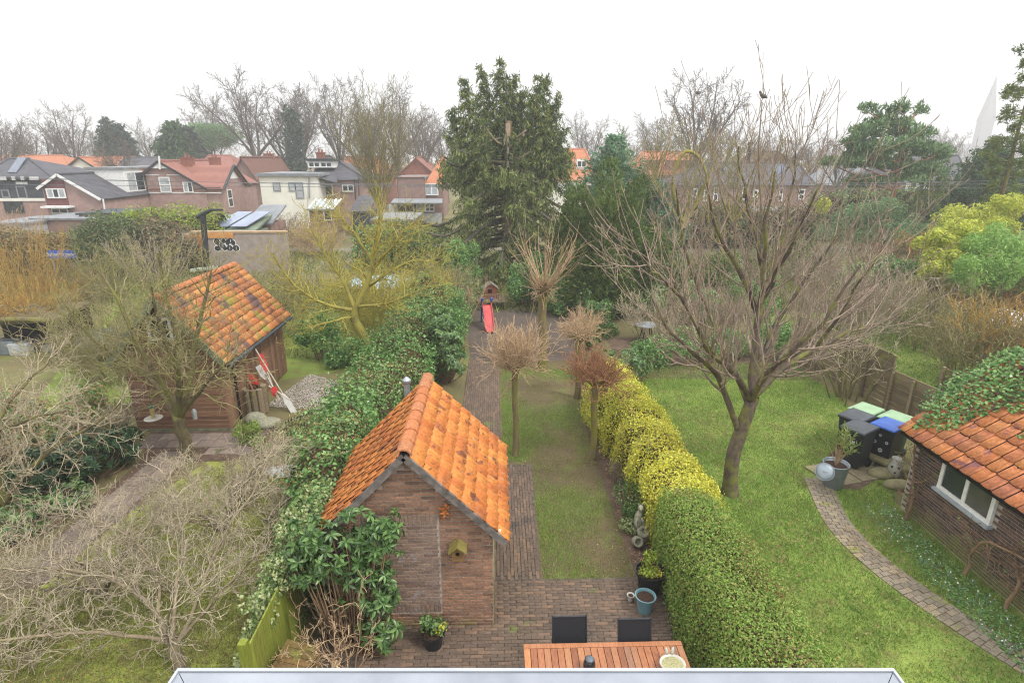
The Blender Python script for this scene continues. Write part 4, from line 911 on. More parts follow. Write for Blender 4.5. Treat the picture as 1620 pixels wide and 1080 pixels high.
# ================================================================ plants: materials
m_bark = bark_mat('dark_bark', hx('3f352e'), hx('6a5d50'), hx('6d7034'), .42)
m_barkm = bark_mat('mossy_bark', hx('4f4636'), hx('74694f'), hx('6f6e3c'), .5)
m_barky = bark_mat('lichen_bark', hx('665f3c'), hx('857c48'), hx('8f8742'), .6)
m_barkg = bark_mat('grey_bark', hx('4e4842'), hx('6f675d'))
m_barkp = bark_mat('pollard_bark', hx('5f5440'), hx('857757'), hx('757134'), .5)
m_twr = bark_mat('red_brown_twigs', hx('76675a'), hx('9f8e7c'), hx('8a8558'), .38)
m_twg = bark_mat('lichen_twigs', hx('7a7256'), hx('999069'), hx('87854c'), .45)
m_twy = bark_mat('yellow_twigs', hx('8a8248'), hx('a89e5a'), hx('a59a48'), .6)
m_twp = bark_mat('pale_grey_twigs', hx('8f846c'), hx('b9ae94'), hx('98945f'), .3)
m_twb = bark_mat('brown_twigs', hx('6f5a48'), hx('93795e'))
m_two = bark_mat('orange_stems', hx('93743f'), hx('b08f52'), hx('a89a4a'), .4)
m_twd = bark_mat('distant_twigs', hx('5d554c'), hx('756c60'))
m_twt = bark_mat('tan_twigs', hx('a08868'), hx('c0a688'))
def lm(name, *cs, **k):
    n = len(cs); return leaf_mat(name, [(i / max(1, n - 1), hx(c)) for i, c in enumerate(cs)], **k)
m_spr = lm('spruce_needles', '3a4a2e', '556838', '738246', '929652', rough=.7)
m_spr2 = lm('blue_green_needles', '46654a', '5f8362', '7fa07a', rough=.7)
m_yew = lm('yew_needles', '36451f', '4e622a', '6a7c3c', '84924a', rough=.7)
m_pine = lm('pine_needles', '52694a', '6c8a5a', '8aa672', rough=.7)
m_hedge = lm('hedge_leaves', '55752a', '6f9438', '8aa84a', '9a9055', '7a9a3c')
m_yel = lm('golden_leaves', 'b4b03a', 'd0ca46', 'e4dc5e', 'a0b044', 'c8c052')
m_lime = lm('lime_leaves', '5f7a26', '84982f', 'a3a83a')
m_dry = lm('dry_leaves', '8a6f48', 'a08457', '79603f')
m_ivy = lm('ivy_leaves', '3c5e32', '5a8442', '78a056', '98b672', rough=.35)
m_lau = lm('laurel_leaves', '2f4a26', '4a6a36', '658648', '7f9c56', rough=.3, spec=.5)
m_rho = lm('rhododendron_leaves', '2f4a24', '456530', '5d7e42', '7a9a58', rough=.32, spec=.5)
m_var = lm('variegated_leaves', 'a9ac78', '869a5a', 'c4c69a', '5f7c42', '6f8c4c')
m_flw = lm('brown_seed_heads', '9a7a50', 'b3946a', '86663f')
m_thu = lm('golden_conifer', 'a2aa3a', 'c6ca4c', '8c9e3e', 'd4d266', rough=.7)
m_bam = lm('feathery_green', '66903f', '84aa52', 'a2be6c')
m_grs = lm('grass_blades', '58772c', '70943a', '8caa4c', 'a0a05c')
m_grs2 = lm('moss_blades', '6c7630', '88903e', '807a4a', '596c2c')
m_lit = lm('leaf_litter', '8a6a4a', 'a5805a', '6a4f3a', 'b59a78')
m_barksh = bark_mat('shrub_bark', hx('6a5f4c'), hx('948870'), hx('85824e'), .35)
UP = Vector((0, 0, 1))
def rv(r, sc=1): return Vector((r.gauss(0, sc), r.gauss(0, sc), r.gauss(0, sc)))

# ---------------------------------------------------------------- the big bare tree on the right lawn
RG = random.Random(21); ct = thing('cherry_tree', 'large bare fruit tree with dark trunk and mossy limbs on the right lawn', 'tree', (5.1, 10.77, 0)); oc = Vector((5.1, 10.77, 0))
LV = [dict(seg=8), dict(seg=10), dict(n=4.0, per_m=1, t0=.14, len=(.8, 2.0), abs=1, ang=(.4, 1.0), rad=.5, seg=7, wob=.07, up=.13, fall=.15, rmin=.01),
      dict(n=3.3, per_m=1, t0=.15, len=(.5, 1.4), abs=1, ang=(.3, .75), rad=.65, seg=5, wob=.06, up=.12, fall=.25, rmin=.006),
      dict(n=1.3, per_m=1, t0=.2, len=(.12, .45), abs=1, ang=(.4, .9), rad=.7, seg=3, wob=.12, up=.06, rmin=.0045)]
ln, st = [], []
trunk = spline([(0, 0, -.05), (-.04, 0, .5), (-.04, 0, 1.0), (.06, .02, 1.5), (.16, .04, 1.95), (.24, .05, 2.3)], 14)
ln.append((trunk, [.21, .17, .155, .15, .147, .145, .143, .142, .142, .142, .14, .135, .13, .125, .12], 0))
def cd(u, v, Y): return dp(u, v, Y) - oc
for pts, r0, r1 in (
    ([trunk[8], cd(1142, 610, 10.7), cd(1128, 585, 10.4), cd(1098, 560, 10.1), cd(1060, 525, 9.8), cd(1030, 470, 9.7)], .07, .018),
    ([trunk[13], cd(1160, 588, 10.4), cd(1115, 545, 10.0), cd(1078, 470, 9.9), cd(1058, 400, 10.2)], .08, .018),
    ([trunk[14], cd(1240, 580, 11.0), cd(1290, 552, 11.3), cd(1350, 520, 11.6), cd(1420, 500, 11.9)], .08, .018),
    ([trunk[14], cd(1195, 560, 11.0), cd(1200, 490, 11.2), cd(1208, 430, 11.2), cd(1212, 350, 11.1), cd(1228, 270, 11.0)], .1, .016),
    ([trunk[14], cd(1215, 540, 11.6), cd(1270, 450, 12.2), cd(1330, 360, 12.5)], .085, .02),
    ([trunk[12], cd(1150, 560, 11.6), cd(1110, 470, 12.4), cd(1080, 380, 12.6), cd(1070, 300, 12.5)], .07, .018),
    ([trunk[13], cd(1205, 600, 10.3), cd(1250, 560, 9.7), cd(1310, 500, 9.4), cd(1360, 420, 9.3)], .075, .018),
    ([cd(1202, 485, 11.2), cd(1225, 440, 11.0), cd(1270, 350, 10.6), cd(1300, 290, 10.5)], .06, .014),
    ([cd(1200, 500, 11.2), cd(1170, 430, 11.3), cd(1130, 350, 11.2), cd(1118, 290, 11.1)], .06, .014),
    ([cd(1208, 430, 11.2), cd(1190, 350, 11.6), cd(1175, 280, 11.8), cd(1168, 230, 11.8)], .045, .012),
    ([cd(1205, 440, 11.2), cd(1240, 380, 11.7), cd(1252, 300, 12), cd(1258, 240, 12)], .045, .012),
    ([cd(1078, 470, 9.9), cd(1045, 440, 9.6), cd(1020, 415, 9.5)], .035, .01),
    ([cd(1290, 552, 11.3), cd(1340, 480, 11.0), cd(1400, 380, 10.9)], .045, .012)): limb(ln, st, RG, pts, r0, r1, 1, LV, 10, .02)
ln = grow(RG, st, LV, ln)
tree(ct, ln, bark_mat('cherry_bark', hx('3f3731'), hx('6d6156'), hx('73733c'), .45), bark_mat('purple_brown_shoots', hx('7b6c60'), hx('a69686'), hx('8a8852'), .36), (1, 2), .0055, sides=(12, 7, 4))

# ---------------------------------------------------------------- pollarded trees round the centre lawn
def pollard(label, x, y, h, r, head, seed, shoots, shlen, upk, mat=m_twt, spread=1.0):
    g = random.Random(seed); t = thing('pollard_tree', label, 'tree', (x, y, 0), 0, 'pollarded trees on the centre lawn')
    ln = [(spline([(0, 0, -.03), (.02, .01, h * .35), (-.02, 0, h * .7), (0, 0, h)], 9), [r * q for q in (1.25, 1.05, 1, .97, .95, .93, .93, .95, 1.05, 1.2)], 0)]
    st = []
    if shlen < 1.2:
        for i in range(6):
            a = i * 1.05 + g.uniform(-.3, .3); e = Vector((math.cos(a) * head * .5, math.sin(a) * head * .5, h + g.uniform(.02, .22)))
            ln.append((spline([(0, 0, h - .12), e * .5 + Vector((0, 0, h * .5 - .02)), e], 6), [r * .6, r * .55, r * .5, r * .45, r * .42, r * .42, r * .5], 1))
            for j in range(int(shoots / 6)):
                d = (Vector((math.cos(a), math.sin(a), 0)) * g.uniform(-.3, 1.0) * spread + rv(g, .55) + UP * g.uniform(.1, upk)).normalized(); st.append((e + rv(g, .05), d, g.uniform(.35, 1) * shlen, .009, 2))
    else:
        for i in range(22):
            a = g.uniform(0, 6.28); e = Vector((math.cos(a) * .2, math.sin(a) * .2, h + g.uniform(-.1, .3))); ln.append(([Vector((0, 0, h - .05)), e * .6 + Vector((0, 0, h * .4)), e], [r * .7, r * .65, r * .6], 1))
        for j in range(shoots):
            a = g.uniform(0, 6.28); k = g.random() ** .6; d = Vector((math.cos(a) * k, math.sin(a) * k, 1.05 - k * .45)).normalized(); st.append((Vector((math.cos(a) * .2 * k, math.sin(a) * .2 * k, h + .15)), d, g.uniform(.6, 1.05) * shlen, .015, 2))
        for j in range(160):
            d = (rv(g, 1) + UP * .1).normalized(); st.append((Vector((0, 0, h + .08)) + rv(g, .1), d, g.uniform(.3, .75), .006, 3))
    lv = [{}, {}, dict(seg=5, wob=.1, up=.12 if shlen > 1.2 else .05, tip=.35), dict(n=5, t0=.25, len=(.25, .5), ang=(.3, .8), rad=.6, seg=3, wob=.2, up=.03, fall=.3, rmin=.004)]
    if shlen > 1.2: lv[3]['n'] = 1
    tree(t, grow(g, st, lv, ln), m_barkp, mat, (1, 2), .0055, ('trunk', 'knuckle', 'twigs'), (12, 7, 4))
    hd = N.normal(size=(150, 3)) * np.array([head * .55, head * .55, head * .35]) + [0, 0, h + .3]
    leaves('dry_leaves', hd, rand_dirs(150), .05, .035, m_dry, t); return t
pollard('mossy pollarded tree with round tan twig head between path and lawn', .41, 12.56, 2.3, .075, .6, 5, 210, 1.0, 1.7, spread=.75)
pollard('tallest pollarded tree with long upright shoots in the middle of the yard edge', 1.52, 18.45, 2.75, .15, .3, 6, 46, 2.4, 1.2, m_twt)
pollard('slender pollarded tree with reddish twig head beside the golden hedge', 2.3, 12.36, 2.0, .085, .6, 7, 200, .85, 1.3, bark_mat('russet_twigs', hx('8a6248'), hx('ac8264')))
pollard('small pollarded tree with dry leaves half hidden behind the flower bed', 2.42, 16.0, 1.9, .09, .55, 8, 130, .7, .7)
pollard('low pollarded shrub with dry leaves right of the tallest pollard', 3.1, 19.6, 1.2, .08, .5, 9, 110, .7, .7)

# ---------------------------------------------------------------- bare garden trees and shrubs
def bare(name, label, cat, base, limbs, lv, bark, twig, seed, group=None, split=(1, 2), rmin=.0045, sides=(9, 6, 3)):
    g = random.Random(seed); o = Vector(base); t = thing(name, label, cat, o, 0, group); ln, st = [], []
    for pts, r0, r1, k in limbs: limb(ln, st, g, [Vector(p) - o for p in pts], r0, r1, k, lv, 9, .015)
    tree(t, grow(g, st, lv, ln), bark, twig, split, rmin, sides=sides); return t
zig = lambda n2, n3, n4, L2, L3, L4, up=.02, w=.22: [dict(seg=8), dict(seg=9), dict(n=n2, per_m=1, t0=.2, len=L2, abs=1, ang=(.5, 1.2), rad=.5, seg=7, wob=w, up=up, fall=.25, rmin=.009),
    dict(n=n3, per_m=1, t0=.15, len=L3, abs=1, ang=(.5, 1.1), rad=.6, seg=5, wob=w, up=up, rmin=.006), dict(n=n4, per_m=1, t0=.1, len=L4, abs=1, ang=(.5, 1.1), rad=.75, seg=2, wob=w * 1.5, up=up, rmin=.0042)]
# mossy apple tree before the wooden shed
bx, by = -7.61, 12.53; q = lambda u, v, Y: dp(u, v, Y)
bare('apple_tree', 'mossy bare apple tree in front of the wooden shed wall', 'tree', (bx, by, 0), [
    ([(bx, by, -.05), (bx + .02, by, .5), (bx - .03, by, 1.0), (bx - .02, by + .02, 1.15)], .15, .13, 0),
    ([(bx - .02, by, 1.05), q(270, 625, 12.4), q(225, 560, 12.3), q(190, 480, 12.4), q(160, 430, 12.6)], .085, .02, 1),
    ([(bx - .02, by, 1.1), q(300, 600, 12.6), q(310, 540, 12.8), q(325, 470, 13), q(335, 430, 13.1)], .085, .02, 1),
    ([(bx, by, 1.1), q(315, 620, 12.2), q(345, 585, 12.0), q(375, 560, 11.9)], .06, .015, 1),
    ([(bx - .02, by, 1.1), q(280, 590, 11.9), q(255, 520, 11.6), q(240, 450, 11.5)], .07, .015, 1),
    ([(bx - .05, by, 1.05), q(240, 600, 13), q(180, 560, 13.2), q(130, 520, 13.4), q(95, 470, 13.5)], .07, .015, 1),
    ([(bx, by, 1.1), q(285, 560, 13.0), q(262, 470, 13.3), q(250, 400, 13.4)], .06, .015, 1)], zig(6.5, 8, 6, (.6, 1.4), (.3, .75), (.1, .3), .03), m_barkm, m_twg, 31)
# leaning tree covered in yellow lichen
bx, by = -4.4, 18.31
bare('lichen_tree', 'leaning bare tree covered in yellow lichen behind the ivy hedge', 'tree', (bx, by, 0), [
    ([(bx, by, -.05), q(585, 560, 18.3), q(575, 530, 18.3), q(560, 505, 18.3), q(562, 485, 18.3)], .17, .14, 0),
    ([q(562, 490, 18.3), q(580, 450, 18.3), q(590, 410, 18.4), q(598, 375, 18.5), q(600, 345, 18.6)], .12, .025, 1),
    ([q(588, 420, 18.4), q(620, 390, 18.2), q(640, 365, 18.2), q(660, 350, 18.2)], .06, .02, 1),
    ([q(562, 490, 18.3), q(530, 485, 18.0), q(490, 470, 17.6), q(455, 440, 17.4), q(430, 400, 17.3)], .08, .02, 1),
    ([q(562, 490, 18.3), q(540, 440, 18.6), q(510, 395, 19.0), q(490, 360, 19.2)], .08, .02, 1),
    ([q(590, 415, 18.4), q(560, 370, 18.2), q(545, 350, 18.0), q(530, 335, 18)], .055, .02, 1),
    ([q(565, 485, 18.3), q(610, 480, 17.8), q(650, 465, 17.5), q(690, 450, 17.4)], .06, .015, 1),
    ([q(560, 500, 18.3), q(520, 510, 17.6), q(480, 520, 17.2)], .05, .015, 1),
    ([q(575, 460, 18.3), q(615, 430, 18.8), q(660, 410, 19.2), q(700, 420, 19.4)], .06, .015, 1)], zig(6.5, 7, 5, (.6, 1.5), (.3, .85), (.12, .4), .07, .16), m_barky, m_twy, 32, rmin=.005)
m_twp2 = bark_mat('olive_grey_twigs', hx('8a806c'), hx('b4a992'), hx('918b58'), .3)
# big pale spreading shrub in the lower left corner
bx, by = -4.6, 6.5
bare('spreading_shrub', 'large spreading shrub of pale crooked bare twigs in the lower left corner', 'shrub', (bx, by, 0), [
    ([(bx, by, -.05), (bx - .05, by, .35), (bx - .1, by + .05, .6)], .09, .08, 0),
    ([(bx - .1, by, .5), (bx - .5, by + .2, 1.1), (bx - 1.2, by + .3, 1.45), (bx - 2.4, by + .4, 1.5), (bx - 3.3, by + .5, 1.4)], 0.037, .011, 1),
    ([(bx - .1, by, .5), (bx - .2, by + .6, 1.1), (bx - .5, by + 1.4, 1.6), (bx - 1.3, by + 2.4, 1.9)], 0.034, .011, 1),
    ([(bx, by, .5), (bx + .2, by + .5, 1.0), (bx + .3, by + 1.2, 1.5), (bx + .5, by + 2.2, 1.8), (bx + .3, by + 3.3, 1.9)], 0.031, .011, 1),
    ([(bx, by, .5), (bx + .5, by + .4, 1.0), (bx + 1.1, by + .9, 1.5)], 0.025, .011, 1),
    ([(bx - .1, by, .5), (bx - .9, by - .2, .9), (bx - 1.8, by - .5, 1.1), (bx - 2.8, by - .4, 1.0)], 0.031, .011, 1),
    ([(bx - .1, by, .4), (bx + .1, by - .3, 1.0), (bx + .4, by - .5, 1.6)], 0.025, .011, 1),
    ([(bx - .2, by, .5), (bx - .8, by + 1.0, 1.0), (bx - 1.9, by + 1.7, 1.3), (bx - 2.9, by + 2.0, 1.3)], 0.028, .011, 1)], zig(9.5, 10, 8, (.45, 1.1), (.25, .6), (.08, .24), .07, .28), m_barksh, m_twp2, 33, rmin=.0031)
for (sx, sy, sd, lab) in ((-6.7, 8.0, 61, 'pale crooked bare shrub behind the large spreading one'), (-5.5, 9.7, 62, 'pale bare shrub between the slab path and the ivy hedge'), (-8.0, 6.6, 63, 'pale bare shrub in the corner at the far lower left')):
    gg = random.Random(sd); lm_ = []
    for i in range(9):
        a_ = i * .7 + gg.uniform(-.3, .3); L_ = gg.uniform(.9, 1.7); e_ = Vector((math.cos(a_) * L_, math.sin(a_) * L_, gg.uniform(.7, 1.5))); lm_.append(([(sx, sy, 0), (sx + e_.x * .3, sy + e_.y * .3, e_.z * .5), (sx + e_.x * .7, sy + e_.y * .7, e_.z * .85), (sx + e_.x, sy + e_.y, e_.z)], .03, .009, 1))
    bare('pale_shrub', lab, 'shrub', (sx, sy, 0), lm_, zig(8, 9, 8, (.4, .9), (.2, .5), (.08, .22), .07, .28), m_barksh, m_twp2 if sd == 61 else m_twp, sd, rmin=.0031)
# mossy tree at the left edge
bx, by = -9.9, 10.0
bare('mossy_tree', 'thick mossy bare tree at the left edge above the slab path', 'tree', (bx, by, 0), [
    ([(bx, by, -.05), (bx + .05, by, .7), (bx - .02, by, 1.4), (bx + .05, by, 2.2)], .11, .085, 0),
    ([(bx + .05, by, .5), (bx + .5, by + .1, 1.1), (bx + 1.1, by + .4, 1.6), (bx + 1.7, by + .6, 1.9), (bx + 2.2, by + .8, 2.3)], .075, .018, 1),
    ([(bx, by, 1.6), (bx + .6, by - .2, 2.2), (bx + 1.3, by - .3, 2.5), (bx + 1.9, by - .2, 2.6)], .05, .014, 1),
    ([(bx, by, 1.8), (bx + .4, by + .5, 2.6), (bx + .9, by + 1.0, 3.2)], .05, .014, 1),
    ([(bx, by, 2.1), (bx - .3, by, 2.8), (bx - .2, by + .3, 3.6)], .05, .014, 1),
    ([(bx, by, 1.2), (bx + .5, by - .5, 1.6), (bx + 1.2, by - 1.0, 1.8)], .045, .012, 1)], zig(6, 8, 7, (.6, 1.4), (.3, .8), (.1, .3), .06), m_barkm, m_twp, 34, rmin=.0035)
def bush(name, label, x, y, w, h, n, seed, twig, bark=None, cat='shrub', up=.12, sub=(6, 5), wob=.14, group=None, L=(.4, .9), rmin=.005, z=0, r0=.013):
    sub = tuple(max(3, q - 1) for q in sub)
    g = random.Random(seed); t = thing(name, label, cat, (x, y, z), 0, group); st = []
    for i in range(n):
        a = g.uniform(0, 6.28); k = g.random() ** .5; d = Vector((math.cos(a) * k * w * .8, math.sin(a) * k * w * .8, h)).normalized()
        st.append((Vector((math.cos(a) * k * w * .35, math.sin(a) * k * w * .35, 0)), d, h * g.uniform(.7, 1.1), r0 * g.uniform(.7, 1.3), 0))
    lv = [dict(seg=7, wob=wob * .6, up=up * .4), dict(n=sub[0], t0=.25, len=(L[0] * .5, L[1] * .55), ang=(.35, .9), rad=.6, seg=4, wob=wob, up=up, rmin=.007), dict(n=sub[1], t0=.15, len=L, ang=(.4, 1), rad=.7, seg=2, wob=wob * 1.3, up=up * .5, rmin=.0045)]
    lines = grow(g, st, lv); a_ = [l for l in lines if l[2] == 0]; b_ = [l for l in lines if l[2] > 0]
    link('stems', tubes(a_, 5, rmin, 'stems', bark or twig), t); stuff(link('twigs', tubes(b_, 3, rmin, 'twigs', twig), t)); return t
# ---------------------------------------------------------------- hedges and leafy shrubs
m_stemcore = plain('hedge_stems', hx('3a3022'), hx('54452f'), 9, .95, .1, bump=.6)
def hedge(label, path, n, leaf, mat, depth=.14, lump=.12, seed=1, cat='hedge', name='hedge', group=None, extra=(), core=.82, down=0, square=4.0):
    """path: (x, y, half width, height) along the hedge"""
    P = np.array(path, float); seg = np.linalg.norm(np.diff(P[:, :2], axis=0), axis=1); cum = np.r_[0, np.cumsum(seg)]
    o = Vector((P[0, 0], P[0, 1], 0)); t = thing(name, label, cat, o, 0, group)
    def place(s, a, k):
        X = [np.interp(s, cum, P[:, i]) for i in range(4)]; d = np.stack([np.gradient(P[:, 0], cum), np.gradient(P[:, 1], cum)], 1)
        dx, dy = np.interp(s, cum, d[:, 0]), np.interp(s, cum, d[:, 1]); L = np.hypot(dx, dy); sx, sy = dy / L, -dx / L
        ca, sa = np.cos(a), np.sin(a); e = 2 / square; cx = np.sign(ca) * np.abs(ca) ** e; cz = np.abs(sa) ** e
        Q = np.stack([X[0] + sx * cx * X[2] * k, X[1] + sy * cx * X[2] * k, cz * X[3] * k], 1)
        n1 = np.abs(ca) ** (2 - e) * np.sign(ca) / np.maximum(X[2], .1); n2 = np.abs(sa) ** (2 - e) / np.maximum(X[3], .1)
        Nn = nrm(np.stack([sx * n1, sy * n1, n2], 1)); Q += Nn * (lump * (fbm(Q, 2.2, seed) - .5) * 2)[:, None]; return Q - [o.x, o.y, 0], Nn
    # woody core, then leaves on and just under the skin
    ns, na = max(6, int(cum[-1] / .25)), 16; ss, aa = np.meshgrid(np.linspace(0, cum[-1], ns), np.array([0, .1, .25, .5, .8, 1.1, 1.35, 1.5, 1.64, 1.79, 2.04, 2.34, 2.64, 2.89, 3.04, math.pi]), indexing='ij')
    Q, _ = place(ss.ravel(), aa.ravel(), core); F = [(i * na + j, i * na + j + 1, (i + 1) * na + j + 1, (i + 1) * na + j) for i in range(ns - 1) for j in range(na - 1)]
    F += [(0, na - 1, na // 2, na // 4)]; link('stems', np_mesh('stems', Q, np.array(F), m_stemcore), t)
    ta = np.linspace(0, math.pi, 4000); e_ = 2 / square; tx_ = np.sign(np.cos(ta)) * np.abs(np.cos(ta)) ** e_ * P[:, 2].mean(); tz_ = np.abs(np.sin(ta)) ** e_ * P[:, 3].mean(); arc = np.r_[0, np.cumsum(np.hypot(np.diff(tx_), np.diff(tz_)))]
    def shell(nm, n_, lf, mt, dep, sel=None):
        s, a = N.uniform(0, cum[-1], n_), np.interp(N.uniform(0, arc[-1], n_), arc, ta); k = 1 - dep * N.random(n_) ** (1.6 if dep > 0 else 2.5)
        end = N.random(n_) < .07; s = np.where(end, np.where(N.random(n_) < .5, 0, cum[-1]) , s); k = np.where(end, N.random(n_) ** .5, k)
        C, Nn = place(s, a, k); C = C + N.normal(size=C.shape) * lf * .8
        if sel: m = sel(C + [o.x, o.y, 0]); C, Nn = C[m], Nn[m]
        leaves(nm, C, Nn, lf, lf * .62, mt, t, .75, down=down)
    shell('leaves', n, leaf, mat, depth)
    for e in extra: shell(*e)
    return t
# clipped green hedge along the patio, its golden continuation, a browned gap between
gh = [(3.58, 4.3, .68, 1.45), (3.46, 5.5, .68, 1.5), (3.42, 6.8, .67, 1.5), (3.42, 8.0, .65, 1.42), (3.42, 8.9, .58, 1.32)]
hedge('clipped bright green hedge between the patio and the right lawn', gh, 70000, .039, m_hedge, .2, .11, 2,
      extra=(('brown_leaves', 26000, .034, m_dry, .12, lambda C: fbm(C, 1.3, 5) + .16 * (C[:, 0] - 3.45) > .56), ('loose_sprigs', 9000, .036, m_hedge, -.09)))
gy = [(3.5, 8.9, .6, 1.3), (3.62, 10.0, .7, 1.35), (3.5, 11.2, .72, 1.3), (3.35, 12.6, .75, 1.45), (3.2, 14.2, .8, 1.6), (3.3, 15.6, .6, 1.4)]
hedge('bright golden yellow hedge with a browned patch beyond the green hedge', gy, 60000, .056, m_yel, .26, .22, 3,
      extra=(('brown_twig_tips', 9000, .05, m_dry, .2, lambda C: (np.abs(C[:, 1] - 11.3) < 1.0) & (fbm(C, 1.6, 8) > .45)), ('green_leaves', 14000, .05, m_hedge, .3, lambda C: (C[:, 0] < 3.2) & (fbm(C, 1.2, 9) > .4))), square=2.8)
# tall ivy hedge on the left boundary
hv = [(-2.95, 7.6, .35, 1.5), (-3.35, 9.4, .55, 1.5), (-3.5, 11.2, .75, 1.65), (-3.45, 13.2, .85, 1.75), (-3.3, 15.2, .85, 1.9), (-3.1, 17.5, .9, 2.1), (-2.9, 20.0, .9, 2.3), (-2.7, 23, .8, 2.3)]
hedge('long ivy hedge with brown seed heads running back from the brick shed', hv, 46000, .095, m_ivy, .35, .6, 4, square=2.6,
      extra=(('seed_heads', 21000, .05, m_flw, .03, lambda C: (C[:, 2] > .8) & (fbm(C, 1.6, 12) > .5)), ('pale_leaves', 13000, .07, m_lau, .08)))
# big-leaved shrubs built from leaf rosettes
def leaf6(name, l, w, mat, droop=.25):
    v = [(0, 0, 0), (w * .42, l * .35, .012), (w * .5, l * .6, .01 - droop * l * .3), (0, l, -droop * l), (-w * .5, l * .6, .01 - droop * l * .3), (-w * .42, l * .35, .012), (0, l * .35, -.004), (0, l * .62, -.006 - droop * l * .25)]
    b_ = B(); b_.add(v, [(0, 1, 6, 0)[:3], (0, 6, 5), (1, 2, 7, 6), (6, 7, 4, 5), (2, 3, 7), (7, 3, 4)]); return b_.mesh(name, mat)
def rosette_bush(label, base, blobs, n, ll, mat, name='rhododendron', seed=1, single=0, per=8, cat='shrub', stem=True, zmin=.05):
    g = random.Random(seed); o = Vector(base); t = thing(name, label, cat, o); C, Nn = lobes(n, blobs, .5); ms = []
    for c, nn in zip(C, Nn):
        if c[2] < zmin: continue
        ax = (Vector(nn) * .8 + UP * .55 + rv(g, .25)).normalized(); q = ax.to_track_quat('Z', 'Y').to_matrix(); k = per + g.randint(-2, 1); ph = g.uniform(0, 6.28)
        for i in range(k):
            m = q @ rotz(ph + i * 6.283 / k + g.uniform(-.2, .2)) @ rotx(g.uniform(-.35, .55)); s_ = g.uniform(.7, 1.15); ms.append(M4(Vector(c) - o, m, (s_, s_, s_)))
    pieces('leaf', 'leaves', leaf6('leaf', ll, ll * .34, mat), ms, t, o, single)
    if stem:
        ln = []
        for c in C[::max(1, len(C) // 70)]:
            e = Vector(c) - o; k0 = Vector((e.x * .25, e.y * .25, 0)); ln.append((spline([k0, k0.lerp(e, .5) + Vector((0, 0, -.05)) + rv(g, .05), e], 6), [.016, .015, .013, .011, .009, .007, .006], 0))
        link('stems', tubes(ln, 5, .004, 'stems', m_twb), t)
    return t
rosette_bush('large glossy leaved rhododendron against the gable of the brick shed', (-2.2, 6.75, 0),
    [(-2.25, 6.85, 1.75, .55, .3, .5, 2), (-1.75, 6.8, 1.7, .38, .28, .55, 2), (-1.9, 6.7, 1.1, .45, .3, .6, 2), (-1.55, 6.75, 2.15, .22, .2, .3, 1), (-1.75, 6.6, .55, .3, .25, .4, 1), (-2.7, 6.9, 1.5, .4, .3, .45, 1.2), (-1.62, 6.6, 1.3, .2, .2, .35, .8), (-2.55, 6.85, 2.05, .4, .25, .3, 1.2), (-2.9, 6.8, 1.5, .3, .25, .4, 1), (-2.0, 6.85, 2.1, .3, .2, .35, 1)], 330, .135, m_rho, seed=3, single=300)
rosette_bush('glossy laurel shrub beyond the brick shed at the end of the ivy hedge', (-1.75, 17.4, 0), [(-1.7, 17.4, 1.5, .6, .6, .8, 2), (-1.45, 17.2, .9, .5, .5, .6, 1), (-1.9, 17.6, 2.1, .5, .5, .5, 1)], 330, .16, m_lau, 'laurel_shrub', 5)
rosette_bush('dark green laurel shrub beside the slab path at the left', (-9.4, 11.7, 0), [(-9.5, 11.7, .7, .8, .7, .6, 2), (-9.9, 11.0, .6, .7, .6, .55, 1.5), (-9.0, 12.3, .6, .5, .5, .5, 1)], 420, .14, lm('dark_laurel', '1a3018', '274524', '355a2e', rough=.3), 'laurel_shrub', 6)
rosette_bush('spreading dark green shrub under the mossy tree at the left edge', (-9.2, 9.4, 0), [(-9.3, 9.6, .45, .6, .6, .4, 1), (-8.9, 10.4, .4, .4, .5, .35, 1)], 150, .14, m_lau, 'laurel_shrub', 7)
rosette_bush('low evergreen shrub between golden hedge and fruit tree', (4.05, 16.9, 0), [(4.0, 17.0, .6, .8, .8, .6, 2), (3.4, 17.4, .6, .6, .6, .55, 1), (4.6, 17.6, .6, .6, .6, .55, 1)], 420, .13, m_lau, 'evergreen_shrub', 8)
def clumps(blobs, k=13, sz=.36):
    out = []
    for b_ in blobs:
        d = rand_dirs(k); q = N.uniform(.55, 1.12, k)
        for i in range(k):
            f = sz * N.uniform(.6, 1.3); out.append((b_[0] + d[i, 0] * b_[3] * q[i], b_[1] + d[i, 1] * b_[4] * q[i], max(.1, b_[2] + d[i, 2] * b_[5] * q[i]), b_[3] * f, b_[4] * f, b_[5] * f * 1.15, b_[6] * f * f))
        out.append((*b_[:3], b_[3] * .75, b_[4] * .75, b_[5] * .75, b_[6] * .35))
    return out
def leafy(label, base, blobs, n, leaf, mat, name='shrub', cat='shrub', spread=.7, asp=.6, depth=.5, extra=None, stems=0, down=0, twig=None, group=None):
    big = blobs; blobs = clumps(blobs) if n > 2500 else blobs
    o = Vector(base); t = thing(name, label, cat, o, 0, group); C, Nn = lobes(n, blobs, depth); m = C[:, 2] > .02; k = (fbm(C, 1.5 / max(.3, big[0][3]), 3) + N.random(len(C)) * .35) > .38; m &= k
    leaves('leaves', C[m] - np.array(o), Nn[m], leaf, leaf * asp, mat, t, spread, down=down)
    if extra: C, Nn = lobes(extra[0], blobs, .15); m = C[:, 2] > .05; leaves('pale_leaves', C[m] - np.array(o), Nn[m], leaf, leaf * asp, extra[1], t, spread)
    if stems:
        g = random.Random(n); ln = []; C, _ = lobes(stems, blobs, .5)
        for c in C: e = Vector(c) - o; k0 = Vector((e.x * .3, e.y * .3, 0)); ln.append((spline([k0, k0.lerp(e, .5) + rv(g, .04 * e.length), e], 5), [.02, .017, .014, .011, .009, .007], 0))
        link('stems', tubes(ln, 4, .005, 'stems', twig or m_twb), t)
    return t
